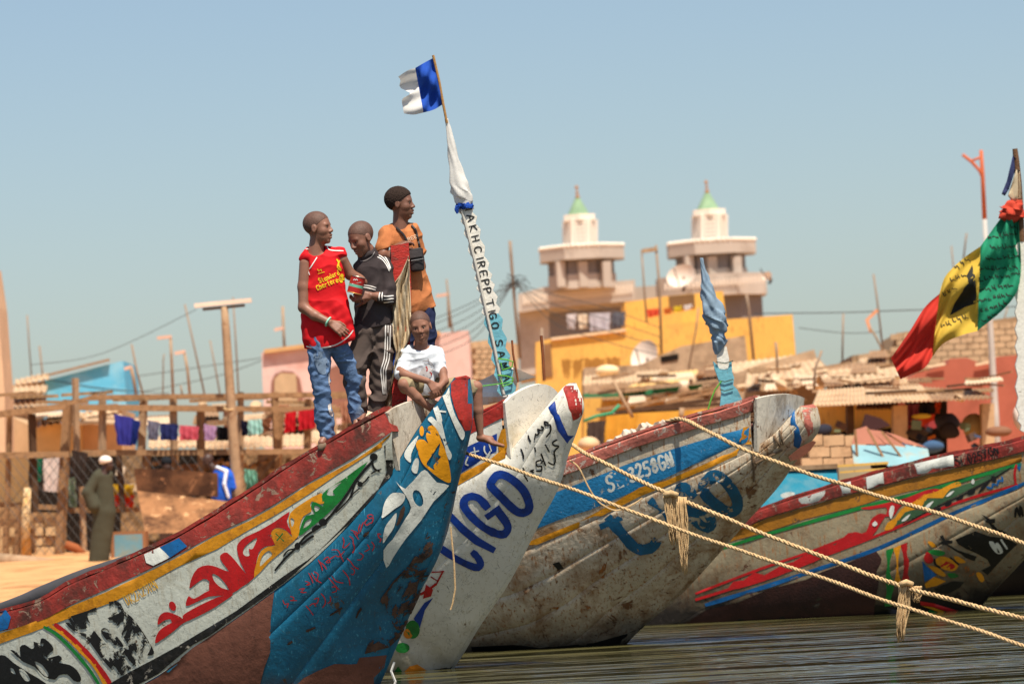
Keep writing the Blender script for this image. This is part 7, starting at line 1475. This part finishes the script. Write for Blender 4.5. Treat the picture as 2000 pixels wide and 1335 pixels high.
for k in range(4): wire([(1006,552),(1080,575 + k * 18),(1180,600 + k * 22),(1290,640 + k * 18)], 116 + k * .3, ['topmost', 'second', 'third', 'lowest'][k] + ' wire fanning right from the utility pole')
wire([(1470,612),(1646,610),(1760,606),(2000,598)], 104, 'straight double wire across the sky at right', 1.4); wire([(1560,640),(1650,650),(1720,648)], 106, 'lower short wire across the sky at right')
# tangle of wire on the utility pole
mb = MB(); rr = random.Random(3)
for k in range(16):
    a = rr.uniform(0, 6.28); x = 1005 + rr.uniform(-6, 6); y = 548 + rr.uniform(-8, 10); mb.tube([P(x, y, 115), P(x + 18 * math.cos(a), y + 8 * math.sin(a), 114.8), P(x + 30 * math.cos(a + .4), y + 14 * math.sin(a + .4) + 4, 115)], pr(1, 115), 4, False)
o = th(mb.build('wire_tangle', M_WIRE), 'tangle of loose wire at the top of the utility pole', 'wire'); o['kind'] = 'stuff'
ob = plate('pennant', [(1690,624),(1712,602),(1716,608),(1697,625),(1704,650),(1698,648)], 103.8, .03, m2('orange_pennant', (232, 160, 116))); th(ob, 'small torn orange pennant on a leaning pole', 'pennant')
pole('thin_pole', [(1732,700),(1712,660),(1700,640)], 103.8, 2, M_POLE, 'stick holding the torn orange pennant', 'pole')

# ---------------------------------------------------------------- clutter on the roofs: patched sheets, stones, boards
rg = random.Random(23)
M_T3 = m2('pale_tin', (222, 198, 168), var=.12, dirt=((176, 136, 100), .4, 1.5)); M_T4 = m2('brown_tin', (150, 112, 82), var=.2, dirt=((100, 72, 52), .45, 1.5))
def clutter(par, x0, x1, ya, yb, d, n, hmin=7, hmax=16):
    for k in range(n):
        x = rg.uniform(x0, x1); t = (x - x0) / (x1 - x0); y = ya + (yb - ya) * t + rg.uniform(-26, 26); wd = rg.uniform(26, 85); dd = d + rg.uniform(-4, 4); m_ = rg.choice([M_TIN, M_TIND, M_T3, M_T4, M_REED, M_PLANK]); kind = rg.random()
        if kind < .45: h = rg.uniform(hmin, hmax); corr('roof_sheet', [(x, y + h), (x + wd, y + h - wd * .06 + rg.uniform(-4, 4)), (x + wd - 3, y - wd * .06), (x + 4, y)], dd, dd + 4, m_, par, max(4, int(wd / 7)), 1.4)
        elif kind < .8: MB().beam(P(x, y, dd), P(x + wd, y + rg.uniform(-14, 8), dd + rg.uniform(-1, 1)), pr(rg.uniform(2.5, 6), dd), pr(rg.uniform(2.5, 6), dd)).build('roof_board', rg.choice([M_PLANK, M_PLANKD, M_POLE, M_T4]), par)
        else:
            o = MB().ball(P(x, y, dd), (pr(rg.uniform(6, 14), dd), .3, pr(rg.uniform(4, 9), dd)), 5).build('roof_stone', rg.choice([M_STONE, M_T4, M_BLOCK, M_T3]), par)
            for v in o.data.vertices: v.co += Vector((mnoise.noise(v.co * 3), 0, mnoise.noise(v.co * 3 + Vector((5, 0, 0))))) * .12
clutter(hs, 1145, 1420, 760, 738, 104, 34); clutter(hs, 1150, 1420, 800, 780, 90, 26); clutter(mb_, 1440, 1760, 745, 730, 92, 40); clutter(mb_, 1470, 1600, 775, 765, 84, 16)
clutter(sh, 370, 760, 815, 812, 79, 44); clutter(sh, 380, 740, 850, 845, 77, 34); clutter(ho, 60, 260, 812, 800, 92, 18); clutter(hbk, 1670, 1780, 715, 700, 100, 12); clutter(stl, 1600, 1930, 764, 762, 68, 22, 4, 9)
for k in range(18):        # rubbish and cloth heaped in the shade of the rack
    x = rg.uniform(140, 470); y = rg.uniform(905, 1000); c = [(196, 170, 140), (120, 90, 70), (226, 206, 180), (90, 100, 90), (150, 60, 50), (60, 70, 90)][k % 6]
    MB().box(P(x, y, rg.uniform(73.2, 74.2)), (pr(rg.uniform(10, 30), 73), .2, pr(rg.uniform(8, 20), 73)), Matrix.Rotation(rg.uniform(-.5, .5), 3, 'Y')).build('stored_goods', m2('rack_goods_%d' % (k % 6), c), sh)
